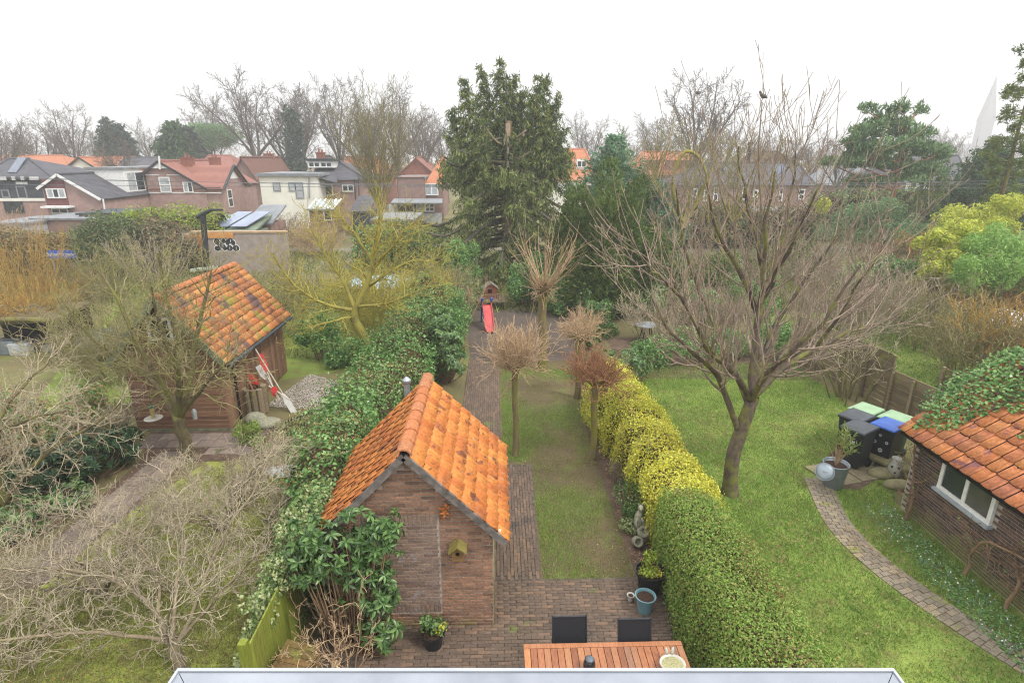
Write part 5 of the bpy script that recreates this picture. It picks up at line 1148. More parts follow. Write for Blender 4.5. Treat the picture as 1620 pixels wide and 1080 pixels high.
leafy('small leaved green shrub in the soil bed at the foot of the golden hedge', (2.72, 10.2, 0), [(2.75, 10.2, .35, .3, .35, .35, 1), (2.7, 9.7, .25, .25, .3, .25, 1), (2.85, 10.8, .3, .25, .3, .3, 1)], 2600, .05, m_lau, stems=20)
leafy('low grey green plants behind the stone figure', (2.65, 9.4, 0), [(2.6, 9.5, .14, .25, .2, .14, 1)], 700, .05, m_var, 'ground_plant', 'plant')
leafy('round bright green bush beside the boulder at the wooden shed', (-6.45, 13.4, 0), [(-6.45, 13.4, .28, .45, .4, .28, 1)], 2600, .055, m_hedge, stems=20)
leafy('sprawling low foliage in the soil bed left of the ivy hedge', (-4.9, 12.9, 0), [(-4.9, 12.9, .2, .9, .6, .22, 2), (-5.3, 14.2, .2, .7, .6, .2, 2), (-4.4, 11.4, .25, .5, .6, .3, 1)], 4200, .06, m_var, 'ground_plant', 'plant', extra=(1800, m_dry))
leafy('dark ivy mound below the pale spreading shrub', (-3.5, 7.2, 0), [(-3.5, 7.0, .3, .35, .8, .35, 2), (-3.7, 8.2, .3, .4, .6, .35, 1)], 3000, .065, m_ivy, 'ivy_mound', 'ivy')
leafy('cream variegated ivy over the top of the green stained fence', (-3.15, 6.8, 0), [(-3.15, 6.75, 1.45, .2, .45, .28, 1.5), (-3.1, 7.5, 1.6, .25, .45, .35, 2), (-3.3, 6.35, 1.1, .2, .35, .4, 1), (-3.4, 6.0, .7, .2, .3, .35, 1), (-3.0, 8.2, 1.55, .3, .5, .35, 1)], 5200, .055, m_var, 'variegated_ivy', 'ivy', asp=.8)
bush('dead_shrub', 'tangle of bare brown stems below the rhododendron', -2.35, 6.15, .8, 1.35, 22, 41, m_twt, m_twb, up=.05, sub=(7, 6), wob=.3, L=(.35, .8))
leafy('thick shrub with yellow seed heads left of the slab path', (-11.2, 12.9, 0), [(-11.4, 13.0, .8, 1.2, .8, .8, 2), (-10.4, 13.2, .9, .7, .6, .7, 1), (-12.6, 12.6, .7, .9, .8, .7, 1)], 13000, .08, m_ivy, extra=(8000, m_flw), stems=60)
bush('thorny_shrub', 'bare reddish thorny shrub beside the wooden shed gable', -10.0, 13.2, 1.1, 1.5, 26, 42, m_twr, sub=(6, 5), wob=.2)
bush('bare_shrub', 'bare grey shrub with upright stems at the far left edge', -11.6, 11.6, 1.5, 2.1, 30, 43, m_twp, sub=(6, 5), wob=.16)
bush('bare_shrub', 'bare twiggy shrub left of the mossy tree', -10.9, 9.4, 1.3, 1.5, 28, 44, m_twp, sub=(6, 6), wob=.24)
bush('bare_shrub', 'low bare shrub with pale tips in front of the stone slab', -5.6, 11.2, .8, .9, 30, 45, m_twp, sub=(7, 6), wob=.26)
bush('bare_shrub', 'small bare pale shrub at the left of the ivy hedge front', -4.3, 9.6, .7, 1.2, 24, 46, m_twp, sub=(6, 6), wob=.26)
bush('bare_shrub', 'sprawling bare shrub in the bottom left corner beside the timber beam', -7.2, 6.6, 1.4, 1.0, 34, 47, m_twp, sub=(6, 6), wob=.28)
bush('elder_shrub', 'mossy bare elder shrub leaning against the plank fence', 10.6, 15.6, 1.4, 2.6, 14, 48, m_twp, m_barkm, sub=(6, 5), wob=.16, r0=.03)
bush('bare_shrub', 'arching bare shrub left of the laurel near the playhouse', -1.8, 24.0, 1.6, 2.0, 34, 49, m_twt, sub=(5, 5), wob=.12)
bush('dogwood_shrub', 'low reddish bare shrub under the golden hedge', 2.75, 11.3, .35, .5, 24, 50, m_twr, sub=(4, 3))
# climbing shrubs on the right shed wall
def climber(label, pts, seed, n=7):
    g = random.Random(seed); o = Vector(pts[0]); t = thing('climbing_shrub', label, 'shrub', o); ln, st = [], []
    lv = [dict(seg=8), dict(n=n, t0=.2, len=(.3, .9), abs=1, ang=(.4, 1.2), rad=.6, seg=6, wob=.2, up=.03, rmin=.007), dict(n=5, t0=.2, len=(.1, .35), abs=1, ang=(.5, 1.1), rad=.7, seg=3, wob=.3, rmin=.0045)]
    limb(ln, st, g, [Vector(p) - o for p in pts], .035, .015, 0, lv, 9, .015); ln = grow(g, st, lv, ln)
    for pp, rr, kk in ln:
        for p in pp: p.x = min(p.x, 8.42 - o.x)
    link('stem', tubes([l for l in ln if l[2] == 0], 7, .005, 'stem', m_twb), t); stuff(link('twigs', tubes([l for l in ln if l[2] > 0], 4, .005, 'twigs', m_twb), t))
    C = np.array([tuple(l[0][-1]) for l in ln if l[2] > 0]); C = np.repeat(C, 3, 0) + N.normal(size=(len(C) * 3, 3)) * .05; C[:, 0] = np.minimum(C[:, 0], 8.4 - o.x); C = C[::7]
    leaves('leaves', C, rand_dirs(len(C)), .05, .035, m_lau, t); return t
climber('wiry climbing shrub on the shed wall near its far corner', [(8.3, 9.7, 0), (8.35, 9.72, .5), (8.38, 9.9, 1.0), (8.35, 9.95, 1.5)], 1, 12)
climber('bent bare climber rising under the white shed window', [(8.25, 8.1, 0), (8.3, 8.15, .45), (8.36, 8.0, .8), (8.36, 7.5, .95), (8.36, 7.0, 1.0)], 2, 12)
climber('thin climber at the base of the shed wall right of the bent one', [(8.3, 7.3, 0), (8.34, 7.28, .5), (8.38, 7.2, .9), (8.38, 6.9, 1.3)], 3, 12)
# ivy over the right shed roof and fence end
iv = thing('roof_ivy', 'dark ivy spreading over the far end of the right shed roof', 'ivy', (9.6, 10.2, 2.2)); oi = np.array((9.6, 10.2, 2.2))
nI = 17000; yy = N.uniform(7.2, 11.6, nI); lim = 9.25 - .95 * np.clip((yy - 8.9) / 1.2, 0, 1) + .22 * np.sin(yy * 5) + .1 * np.sin(yy * 13); xx = lim + N.random(nI) ** .8 * (11.6 - lim)
zz = np.where(xx < RX_, EZ + (xx - EX_) * math.tan(sa), RZ_ - (xx - RX_) * .5) + .08 + .42 * fbm(np.stack([xx, yy, xx * 0], 1), 2.0, 4) * N.random(nI) * np.clip((xx - lim) * 2, 0, 1); zz = np.where(yy > 10.35, zz * np.clip(1 - (yy - 10.35) * .3, .3, 1) * (.45 + .55 * N.random(nI)), zz)
kk = (yy < 10.35) | (xx > 9.5); xx, yy, zz = xx[kk], yy[kk], zz[kk]; nI = len(xx)
leaves('leaves', np.stack([xx, yy, zz], 1) - oi, np.tile(np.array([[-.4, -.2, .9]]), (nI, 1)), .075, .06, m_ivy, iv, .6)
leaves('leaf_masses', np.stack([9.7 + N.random(2500) * 1.4, 10.4 + N.random(2500) * .9, 1.2 + N.random(2500) * 1.5], 1) - oi, rand_dirs(2500), .08, .06, m_ivy, iv)

# ---------------------------------------------------------------- conifers
def sprays(lines, per, ln, wd, mat, parent, droop=.3, jit=.06, name='needles', along=.7):
    P = np.concatenate([np.array([tuple(p) for p in l[0][1:]]) for l in lines]); D = np.concatenate([nrm(np.diff(np.array([tuple(p) for p in l[0]]), axis=0)) for l in lines])
    C = np.repeat(P, per, 0); D = np.repeat(D, per, 0); n = len(C); D = D * along + N.normal(size=(n, 3)) * .5; D[:, 2] -= droop; C = C + N.normal(size=(n, 3)) * jit
    V, F = leaf_quads(C, D, rand_dirs(n), ln * N.uniform(.6, 1.25, n), wd * N.uniform(.7, 1.2, n)); rn = np.repeat(np.clip(N.random(n) * .6 + .4 * fbm(C, 1.2, 6), 0, 1), 4)
    return stuff(link(name, np_mesh(name, V, F, mat, rn), parent))
gs_ = random.Random(77); sp = thing('spruce_tree', 'tall topped spruce with many upturned leaders and a bare stub in its middle', 'tree', (.6, 34, 0)); sp.scale = (1.07, 1, 1); ln = []; Hs = 8.9
ln.append((spline([(0, 0, -.1), (.05, 0, 3), (0, 0, 6), (.1, 0, Hs)], 14), [.34 - i * .013 for i in range(15)], 0)); main, twg_ = [], []
def spruce_axis(base, top, rad_fn, n, g, z0=0):
    for i in range(n):
        t = (i + g.random()) / n; p = Vector(base).lerp(Vector(top), t); a = i * 2.4 + g.uniform(-.4, .4); L = rad_fn(t) * g.uniform(.5, 1.28); h_ = Vector((math.cos(a), math.sin(a), 0))
        if L < .15: continue
        pts = spline([p, p + h_ * L * .35 + UP * (-.06 * L), p + h_ * L * .75 + UP * (-.26 * L), p + h_ * L + UP * (-.22 * L + .1)], 7); main.append((pts, [.05 * L / 3 + .012 - .001 * k for k in range(8)], 1))
        m = int(L * 8)
        for j in range(m):
            f = .2 + .8 * (j + g.random()) / m; q = min(6.999, f * 7); k = int(q); b_ = pts[k].lerp(pts[k + 1], q - k); sd_ = 1 if j % 2 else -1
            d = (h_ * .55 + Vector((-h_.y, h_.x, 0)) * sd_ * g.uniform(.3, .9) - UP * g.uniform(.15, .8)).normalized(); l = g.uniform(.35, .8) * min(1, .35 + L / 3.5)
            twg_.append(([b_, b_ + d * l * .5, b_ + d * l - UP * l * .3], [.012, .009, .006], 2))
spruce_axis((0, 0, 1.2), (0, 0, 8.3), lambda t: 4.1 * min(1, .75 + t) * (1 if t < .5 else 1 - .6 * (t - .5)), 84, gs_)
for (dx, dy, zb, zt) in ((-2.2, -.4, 6.6, 11.0), (-1.3, .5, 6.9, 11.9), (-.35, .7, 7.4, 12.3), (.35, 1.0, 7.4, 11.5), (2.1, .5, 7, 11.3), (.9, .9, 7, 10.8), (1.6, -.2, 6.8, 11.2), (2.6, .2, 6.3, 10.4), (-2.9, .3, 5.6, 9.6), (.3, -1.4, 5.4, 8.3), (3.0, -.6, 5.4, 8.8), (-1.2, -1.8, 5.5, 8.9)):
    a, c_ = Vector((dx * .75, dy * .75, zb)), Vector((dx, dy, zt)); ln.append((spline([Vector((0, 0, zb - 1.4)), Vector((dx * .5, dy * .5, zb - .75)), a, a.lerp(c_, .5), c_], 10), [.1 - i * .0085 for i in range(11)], 0))
    spruce_axis(a, c_, lambda t: 1.2 * (1 - t) ** 1.1 + .12, int((zt - zb) * 9), gs_)
link('trunk', tubes(ln, 8, .012, 'trunk', bark_mat('spruce_bark', hx('7d6c58'), hx('a08d72'))), sp); stuff(link('limbs', tubes(main, 4, .01, 'limbs', m_barkg), sp))
for a, L in ((2.6, 1.4), (.4, 1.5), (3.6, 1.6), (5.9, 1.1)):
    pass
stubs = B()
for dx, dz, z0 in ((-1.1, .9, 7.6), (1.0, .5, 7.9), (-1.2, .1, 6.7), (1.2, .45, 6.8), (.9, .7, 7.5)): stubs.tube(spline([(0, -.3, z0), (dx * .5, -.55, z0 + dz * .2), (dx, -.7, z0 + dz)], 6), [.11, .1, .09, .08, .07, .06, .05], 7)
stubs.tube([(0, -.28, 5.8), (.03, -.32, 7.4), (.05, -.35, 8.75)], [.2, .16, .13], 9); stubs.build('bare_stub', MATS['spruce_bark'], sp, smooth=True)
mk = [l for l in twg_ if not (abs(l[0][2].x) < .9 and l[0][2].y < -.2 and 6.1 < l[0][2].z < 9.2)]
sprays(mk, 7, .32, .056, m_spr, sp, .45, .07); sprays(main, 5, .3, .05, m_spr, sp, .35, .08)
cC = np.array([tuple(l[0][2]) for l in mk if l[0][2].z > 5.5]); cC = cC[N.random(len(cC)) < .3]; V, F = leaf_quads(cC - [0, 0, .08], np.tile([[0, 0, -1.]], (len(cC), 1)) + N.normal(size=cC.shape) * .1, rand_dirs(len(cC)), .16, .05); stuff(link('cones', np_mesh('cones', V, F, lm('spruce_cones', '7d5a38', '9a7448'), np.repeat(N.random(len(cC)), 4)), sp))
def cone_tree(name, label, base, h, r, n, ln_, wd, mat, seed, shape=lambda t: (1 - t) ** .8, droop=.1, up=.2, z0=.1, group=None, bark=None, per=7, twl=.6, lean=(0, 0)):
    g = random.Random(seed); o = Vector(base); t_ = thing(name, label, 'tree', o, 0, group); mb, tw = [], []; top = Vector((lean[0], lean[1], h)); tr = spline([(0, 0, -.1), top * .5, top], 10)
    link('trunk', tubes([(tr, [r * .05 * (1 - .09 * i) + .02 for i in range(11)], 0)], 7, .01, 'trunk', bark or m_barkg), t_)
    for i in range(n):
        t = z0 + (1 - z0) * (i + g.random()) / n; p = top * t; a = i * 2.4 + g.uniform(-.4, .4); L = r * shape(t) * g.uniform(.7, 1.15)
        if L < .1: continue
        h_ = Vector((math.cos(a), math.sin(a), 0)); pts = [p, p + h_ * L * .5 + UP * up * L * .3, p + h_ * L + UP * up * L]; mb.append((pts, [.03, .02, .008], 1))
        for j in range(max(3, int(L * 7))):
            f = .15 + .85 * g.random(); b_ = pts[0].lerp(pts[2], f); d = (h_ * .6 + rv(g, .5) + UP * (up - .1)).normalized(); l = twl * g.uniform(.5, 1.1) * min(1, .4 + L); tw.append(([b_, b_ + d * l * .5, b_ + d * l - UP * droop * l], [.01, .008, .005], 2))
    stuff(link('limbs', tubes(mb, 4, .008, 'limbs', m_barkg), t_)); sprays(tw, per, ln_, wd, mat, t_, droop, .07); return t_
P34 = dp(967, 330, 36)
cone_tree('conifer', 'bluish green feathery conifer standing right of the spruce', (P34.x, 36, 0), 8.2, 2.6, 110, .3, .09, m_spr2, 3, lambda t: min(1, (1 - t) * 2.0) ** .8, .15, .25)
cone_tree('conifer', 'shorter bluish conifer at the right shoulder of the feathery one', (dp(1040, 330, 35).x, 35, 0), 5.6, 2.0, 60, .28, .09, m_spr2, 4, lambda t: min(1, (1 - t) * 1.8) ** .8, .15, .2)
def yew(label, base, cols, n, mat, name='yew_tree', ln_=.2, wd=.07, seed=4):
    o = Vector(base); t = thing(name, label, 'tree', o); C, Nn = lobes(n, cols, .35); m = (C[:, 2] > .05) & ((fbm(C, 1.4, seed) + N.random(len(C)) * .4) > .3); C, Nn = C[m] - np.array(o), Nn[m]; D = Nn * .6 + N.normal(size=C.shape) * .45; D[:, 2] += .6
    V, F = leaf_quads(C, D, rand_dirs(len(C)), ln_ * N.uniform(.6, 1.3, len(C)), wd); stuff(link('needles', np_mesh('needles', V, F, mat, np.repeat(np.clip(.5 * N.random(len(C)) + .5 * fbm(C, 1.1, 2), 0, 1), 4)), t))
    l2 = [(spline([(0, 0, 0), Vector(c[:3]) * .5 - o * .5, Vector(c[:3]) - o], 5), [.12, .1, .08, .06, .05, .04], 0) for c in cols[::6]]; link('stems', tubes(l2, 6, .01, 'stems', m_barkg), t); return t
yw = []
for u, v, Y, rx, rz in ((912, 395, 26, 1.0, 2.3), (950, 375, 25.5, 1.4, 2.5), (990, 395, 26, 1.3, 2.4), (930, 445, 25, 1.4, 1.9), (975, 455, 25.2, 1.5, 1.9), (900, 440, 25.6, .7, 1.7), (965, 345, 27, 1.1, 1.6), (1010, 380, 27.5, 1.2, 2.0), (1020, 440, 26, 1.1, 1.7)):
    p = dp(u, v, Y); yw.append((p.x, Y, p.z, rx, rx, rz, rx * rz))
yew('broad dark green yew at the end of the yard right of the tall pollard', (dp(950, 470, 26.8).x, 26.8, 0), clumps(yw, 9, .42), 58000, m_yew)
leafy('narrow golden conifer squeezed between spruce and yew', (dp(893, 440, 25.8).x, 25.8, 0), [(*dp(893, 420, 25.8), .3, .3, 1.4, 1)], 2600, .12, m_lime, 'golden_conifer', 'tree', asp=.4)
# umbrella pine, right hand conifers, leaning larch at the frame edge
def pine(label, base, h, blobs, seed, n, bark, ln_=.4):
    g = random.Random(seed); o = Vector(base); t = thing('pine_tree', label, 'tree', o); l2 = [(spline([(0, 0, -.1), (.1, 0, h * .4), (-.05, 0, h * .75), (0, 0, h)], 12), [.24 - .016 * i for i in range(13)], 0)]
    for c in blobs[::max(1, len(blobs) // 16)]: e = Vector(c[:3]) - o; z = max(.5, min(h * .95, e.z - abs(e.x) * .35)); l2.append((spline([(0, 0, z), (e.x * .5, e.y * .5, (z + e.z) / 2 - .15), e], 8), [.09 - .008 * i for i in range(9)], 0))
    link('trunk', tubes(l2, 7, .015, 'trunk', bark), t); C, Nn = lobes(n, blobs, .6); C = C - np.array(o); D = Nn * .7 + N.normal(size=C.shape) * .4; D[:, 2] += .5
    V, F = leaf_quads(C, D, rand_dirs(len(C)), ln_ * N.uniform(.6, 1.2, len(C)), .1); stuff(link('needles', np_mesh('needles', V, F, m_pine, np.repeat(np.clip(.6 * N.random(len(C)) + .4 * fbm(C, 1.0, 2), 0, 1), 4)), t)); return t
pb_ = []
for u, v, Y, rx, rz in ((1400, 190, 42, 1.2, .7), (1370, 205, 41.5, 1.3, .6), (1440, 205, 42.5, 1.4, .6), (1355, 225, 42, 1.4, .5), (1400, 228, 41, 1.6, .6), (1450, 235, 42, 1.5, .5), (1345, 255, 42, 1.4, .5), (1395, 258, 43, 1.8, .55), (1455, 262, 41.6, 1.7, .45), (1480, 245, 42.3, 1.0, .4), (1420, 175, 42, .9, .5), (1360, 285, 42.5, 1.3, .45), (1420, 280, 42, 1.5, .4), (1375, 172, 42, .7, .4), (1460, 172, 42.2, .6, .4)):
    p = dp(u, v, Y); pb_.append((p.x, Y, p.z, rx, rx * .8, rz, rx * rx * rz))
pb_ = clumps(pb_, 6, .5); pine('umbrella shaped pine with reddish trunk in front of the dark roofed house', (dp(1397, 380, 42).x, 42, 0), dp(1400, 185, 42).z, pb_, 5, 15000, bark_mat('pine_bark', hx('7d5a44'), hx('a07a5f')))
cone_tree('conifer', 'full green conifer in front of the dark roofed house at right', (dp(1550, 330, 46).x, 46, 0), dp(1550, 216, 46).z, 3.4, 110, .34, .11, m_yew if False else lm('fir_needles', '2c4426', '3f5c32', '55743f', rough=.7), 6, lambda t: min(1, (1 - t) * 1.6) ** .8, .2, .1, twl=.8)
cone_tree('conifer', 'conifer at the right edge partly cut by the frame', (dp(1618, 330, 47).x, 47, 0), dp(1618, 225, 47).z, 3.0, 80, .34, .11, MATS['fir_needles'], 7, lambda t: min(1, (1 - t) * 1.6) ** .8, .2, .1, twl=.8)
cone_tree('dark_conifer', 'small drooping conifer between the pine and the dark roofed house', (dp(1462, 340, 44).x, 44, 0), dp(1462, 250, 44).z, 1.6, 40, .3, .09, m_yew, 8, lambda t: .8 - .3 * t, .5, -.2)
lb = dp(1578, 330, 30); lt = dp(1668, 20, 30); g = random.Random(9); lt_ = thing('larch_tree', 'leaning conifer with sparse dark tufts cut by the right edge', 'tree', (lb.x, 30, 0)); top = Vector((lt.x - lb.x, 0, lt.z)); k0 = Vector((0, 0, 0))
tr = spline([(-.6, 0, -.1), (0, 0, lb.z), (top.x * .45, .1, lb.z + (top.z - lb.z) * .5), top], 16); lim = []; tw = []
for i in range(46):
    f = .35 + .65 * (i + g.random()) / 46; q = min(15.99, f * 16); k = int(q); p = tr[k].lerp(tr[k + 1], q - k); a = g.uniform(0, 6.28); L = g.uniform(.5, 1.5); h_ = Vector((math.cos(a), math.sin(a) * .7, g.uniform(-.25, .2))); lim.append((spline([p, p + h_ * L * .5, p + h_ * L - UP * .12 * L], 5), [.04, .03, .025, .02, .014, .01], 1))
    if g.random() < .85:
        for j in range(13): b_ = p.lerp(p + h_ * L, g.uniform(.45, 1.0)); d = (rv(g, .6) + UP * .2 + h_ * .5).normalized(); tw.append(([b_, b_ + d * .15, b_ + d * .3], [.01, .008, .006], 2))
link('trunk', tubes([(tr, [.15 - .007 * i for i in range(17)], 0)], 8, .02, 'trunk', m_barkm), lt_); stuff(link('limbs', tubes(lim, 4, .01, 'limbs', m_barkg), lt_)); sprays(tw, 10, .2, .05, m_spr, lt_, .1, .06)
# ---------------------------------------------------------------- vegetation across the middle distance
def pt(u, v, Y): p = dp(u, v, Y); return (p.x, Y)
def far_hedge(label, Y, us, vt, hw_, n, leaf, mat, extra=(), seed=1, name='hedge', lump=.35, cat='hedge', sq=2.6, dY=0):
    P = [(dp(u, 300, Y + dY * i).x, Y + dY * i, hw_, dp(u, vt[i] if hasattr(vt, '__len__') else vt, Y + dY * i).z) for i, u in enumerate(us)]
    n = int(n * .75); return hedge(label, P, n, leaf * 1.1, mat, .3, lump, seed, cat, name, None, extra, square=sq)
far_hedge('dark ivy covered hedge along the alley left of the spruce', 37.5, (560, 600, 640, 690), (362, 358, 357, 360), .9, 16000, .16, m_ivy, (('bare_twigs', 2500, .2, m_dry, .1),), 6)
far_hedge('brownish clipped beech hedge at the far left above the street sign', 36, (-40, 30, 90, 130), (362, 362, 366, 372), .9, 15000, .14, lm('beech_leaves', '5f5a38', '77704a', '8f7f58', '6a7a3a'), (('brown_leaves', 6000, .13, m_dry, .1),), 7)
far_hedge('dark green rounded hedge left of the bright grassy mound', 35, (112, 140, 170, 196), (352, 342, 340, 348), 1.0, 15000, .14, lm('dull_green_leaves', '3f4f2a', '55663a', '6f7a48'), (), 8, lump=.5)
far_hedge('tangled reddish brown hedge in front of the pink brick house', 36.5, (180, 215, 260, 310), (352, 346, 347, 366), 1.1, 12000, .15, lm('brown_tangle', '7a604a', '937a62', '6f6a48'), (('green_leaves', 6000, .14, MATS['dull_green_leaves'], .2),), 9, lump=.6)
far_hedge('bright yellow green hedge top below the pink brick house', 40, (180, 230, 290, 345), (331, 327, 325, 330), 1.2, 15000, .17, m_lime, (), 10, lump=.5)
bush('bare_bramble', 'grey brown bramble thicket on the alley in front of the white extension', dp(430, 345, 46).x, 46, 3.5, 2.6, 70, 60, m_twr, sub=(6, 5), rmin=.012, L=(.4, .8))
bush('bare_bramble', 'bramble thicket between the glass lean-to and the lichen tree', dp(500, 360, 43).x, 43, 3, 2.2, 70, 61, m_twt, sub=(6, 5), rmin=.012)
for i, (u, v, Y, w, h, lab) in enumerate(((30, 470, 24, 3.0, 3.6, 'orange stemmed willow stand at the far left'), (100, 460, 25, 2.2, 1.9, 'orange stemmed willow stand below the blue street sign'), (10, 400, 31, 3, 3.4, 'tall straw coloured stems at the left edge behind the orange willow'), (170, 450, 26, 2.4, 2.6, 'yellowish bare coppice between street sign and black pole'), (250, 420, 29, 3, 2.8, 'pale bare thicket just left of the black pole'), (60, 500, 19, 2.4, 2.2, 'low orange brown coppice above the dark lean-to'))):
    p = gr(u, v + 25); bush('willow_coppice', lab, p.x, p.y, w, h, 95 if i != 4 else 70, 70 + i, (m_two, m_two, m_twt, m_twg, m_twp, m_two)[i], up=.2, sub=(4, 3), wob=.07, rmin=.008, L=(.3, .7), r0=.016)
bush('bare_thicket', 'yellow green bare thicket behind the lichen tree', -5.2, 23, 2.6, 2.6, 110, 80, m_twy, sub=(6, 5), rmin=.008)
bush('bare_thicket', 'straw coloured bare thicket between lichen tree and playhouse', -2.8, 25.5, 2.2, 2.4, 100, 81, m_twg, sub=(6, 5), rmin=.008)
bush('bare_thicket', 'fine yellowish twigs behind the mottled roof of the wooden shed', -9.5, 22.5, 3.0, 2.7, 90, 82, m_twg, sub=(6, 5), rmin=.008)
bush('bare_thicket', 'mossy tangle left of the wooden shed roof', -12.6, 18.0, 2.4, 2.3, 120, 83, m_twg, sub=(6, 6), wob=.22, rmin=.007)
leafy('dark laurel behind the stump of the lichen tree', (-6.4, 19.6, 0), [(-6.4, 19.8, .8, 1.0, .6, .8, 1), (-5.2, 19.0, .6, .8, .6, .6, 1)], 6000, .11, m_ivy, stems=30)
# right: thickets, golden conifers, stumps
for i, (u, v, Y, w, h, m_) in enumerate(((1320, 540, 20, 2.2, 2.6, m_twr), (1390, 520, 22, 2.6, 2.8, m_twp), (1460, 540, 19, 2.2, 2.4, m_twg), (1290, 480, 27, 3.0, 3.0, m_twr), (1400, 450, 29, 3.2, 2.8, m_twb), (1530, 600, 15.5, 1.6, 2.2, m_twg), (1590, 600, 16, 1.8, 2.6, m_two), (1230, 470, 30, 3, 3.2, m_twr), (1540, 520, 19.5, 2.2, 2.4, m_twb), (1610, 520, 20, 2, 2.2, m_two))):
    p = gr(u, v + 10); bush('bare_thicket', ('reddish bare thicket right of the cherry trunk', 'pale bare thicket behind the plank fence', 'mossy bare thicket above the low fence panel', 'reddish thicket seen through the left of the cherry crown', 'brown bramble bank below the umbrella pine', 'bare bush rising behind the roof ivy', 'orange stemmed bush at the right edge above the roof ivy', 'red brown thicket behind the middle of the cherry crown', 'brown thicket in front of the golden conifers', 'straw coloured thicket beside the pale tarpaulin')[i], p.x, p.y, w, h, (44, 40, 60, 22, 50, 70, 70, 22, 60, 60)[i], 90 + i, m_, sub=(6, 5), rmin=.01, wob=.14)
leafy('broad golden conifer shrub at the right above the plank fence', (dp(1500, 440, 23).x, 23, 0), [(*dp(1500, 400, 23), 1.1, 1.0, 1.0, 2), (*dp(1535, 375, 24), 1.3, 1.0, 1.0, 2), (*dp(1480, 430, 22.5), .8, .8, .7, 1)], 15000, .2, m_thu, 'golden_conifer', 'shrub', asp=.3, stems=20)
leafy('feathery light green bamboo clump right of the golden conifer', (dp(1585, 450, 21).x, 21, 0), [(*dp(1575, 405, 21.5), 1.2, 1.0, 1.1, 2), (*dp(1620, 400, 22), 1.2, 1, 1.2, 2), (*dp(1540, 430, 21), .8, .8, .8, 1)], 17000, .19, m_bam, 'bamboo', 'bamboo', asp=.2, down=.4, stems=30)
leafy('spiky yellow green conifer behind the golden one', (dp(1530, 350, 28).x, 28, 0), [(*dp(1550, 345, 28), 1.6, 1.0, 1.0, 2), (*dp(1500, 360, 28), 1.2, 1.0, .8, 1), (*dp(1590, 335, 28.5), 1.0, .8, .8, 1)], 9000, .24, m_thu, 'golden_conifer', 'shrub', asp=.2, stems=40)
bush('cut_conifer', 'row of brown hacked conifer stumps behind the golden conifers', dp(1500, 350, 29).x, 29, 2.2, 3.2, 50, 110, m_two, sub=(5, 4), rmin=.02, r0=.05)
leafy('grey green shrubs beneath the umbrella pine', (dp(1420, 380, 33).x, 33, 0), [(*dp(1385, 345, 34), 1.9, 1.2, 1.1, 2), (*dp(1440, 375, 32), 1.7, 1.2, .9, 2), (*dp(1340, 360, 34), 1.6, 1.2, 1.0, 1)], 14000, .18, m_pine, stems=20, asp=.3)
leafy('dark evergreens behind the cherry crown', (dp(1130, 420, 30).x, 30, 0), [(*dp(1120, 430, 30), 1.5, 1.2, 1.2, 2), (*dp(1060, 420, 29.5), 1.2, 1.0, 1.4, 2), (*dp(1260, 400, 33), 1.8, 1.2, 1.2, 2), (*dp(1180, 420, 31), 1.5, 1.2, 1.0, 1)], 17000, .16, m_yew, stems=20, asp=.4)
leafy('bright mistletoe like clump in the mossy trees behind the cherry', (dp(1302, 330, 40).x, 40, 0), [(*dp(1302, 325, 40), .55, .55, .6, 1)], 1200, .16, m_thu, asp=.4)
leafy('low green hedge bank behind the back lawn fence at right', (dp(1380, 450, 25).x, 25, 0), [(*dp(1370, 432, 25.5), 1.7, .8, .6, 2), (*dp(1430, 425, 25), 1.4, .8, .6, 2)], 8000, .13, m_ivy, asp=.6)
for i, (dx, dy, w, h) in enumerate(((1.6, 27.2, 1.3, 2.6), (-1.9, 28.6, 1.4, 3.0), (3.0, 25.6, 1.0, 2.3))):
    leafy(('dark holly to the right of the playhouse under the spruce', 'dark holly to the left of the playhouse under the spruce', 'dark laurel between the tall pollard and the yew')[i], (dx, dy, 0), [(dx, dy, h * .5, w, w * .7, h * .5, 1)], 9000, .12, m_ivy, 'holly_shrub', stems=30)
leafy('low dark evergreens along the back edge of the right lawn', (7.5, 19, 0), [(5.4, 18.6, .5, .9, .6, .5, 1), (6.9, 19.3, .7, 1.0, .7, .7, 1), (8.6, 19.4, .6, 1.0, .7, .6, 1), (10, 19.6, .6, .8, .7, .6, 1)], 9000, .1, m_ivy, 'evergreen_shrub', stems=30)
leafy('dark laurel at the right side of the paved yard', (4.3, 23, 0), [(4.2, 22.4, .7, .7, 1.0, .7, 1), (4.5, 24.4, .9, .8, 1.0, .9, 1), (3.6, 20.8, .45, .5, .5, .45, .6)], 8000, .12, m_lau, 'laurel_shrub', stems=30)
bush('bare_thicket', 'reddish bare thicket at the back of the right lawn', 8.5, 21.5, 2.2, 2.0, 45, 121, m_twr, sub=(6, 5), rmin=.008)
bush('bare_thicket', 'pale bare thicket left of the plank fence at the lawn end', 6.3, 21.8, 1.8, 1.8, 36, 122, m_twp, sub=(6, 5), rmin=.008)
leafy('dark ivy along the left side of the paved yard', (-1.7, 22, 0), [(-1.7, 21.0, .7, .6, .9, .8, 1), (-1.8, 23.0, .9, .7, 1.1, .9, 1), (-1.6, 25.2, .8, .6, .9, .8, 1)], 9000, .1, m_ivy, 'ivy_mound', 'ivy')
far_hedge('mixed dark hedge below the pale brick row house', 46, (1060, 1130, 1200, 1290), (326, 322, 330, 324), 1.3, 15000, .2, MATS['dull_green_leaves'], (('bare_twigs', 5000, .2, m_dry, .1),), 15, lump=.9)
far_hedge('tall mixed greenery between the cherry crown and the dark roofed house', 50, (1290, 1350, 1420, 1500), (306, 298, 304, 300), 1.4, 16000, .22, m_yew, (('pale_sprays', 5000, .2, m_pine, .1),), 16, lump=1.0)
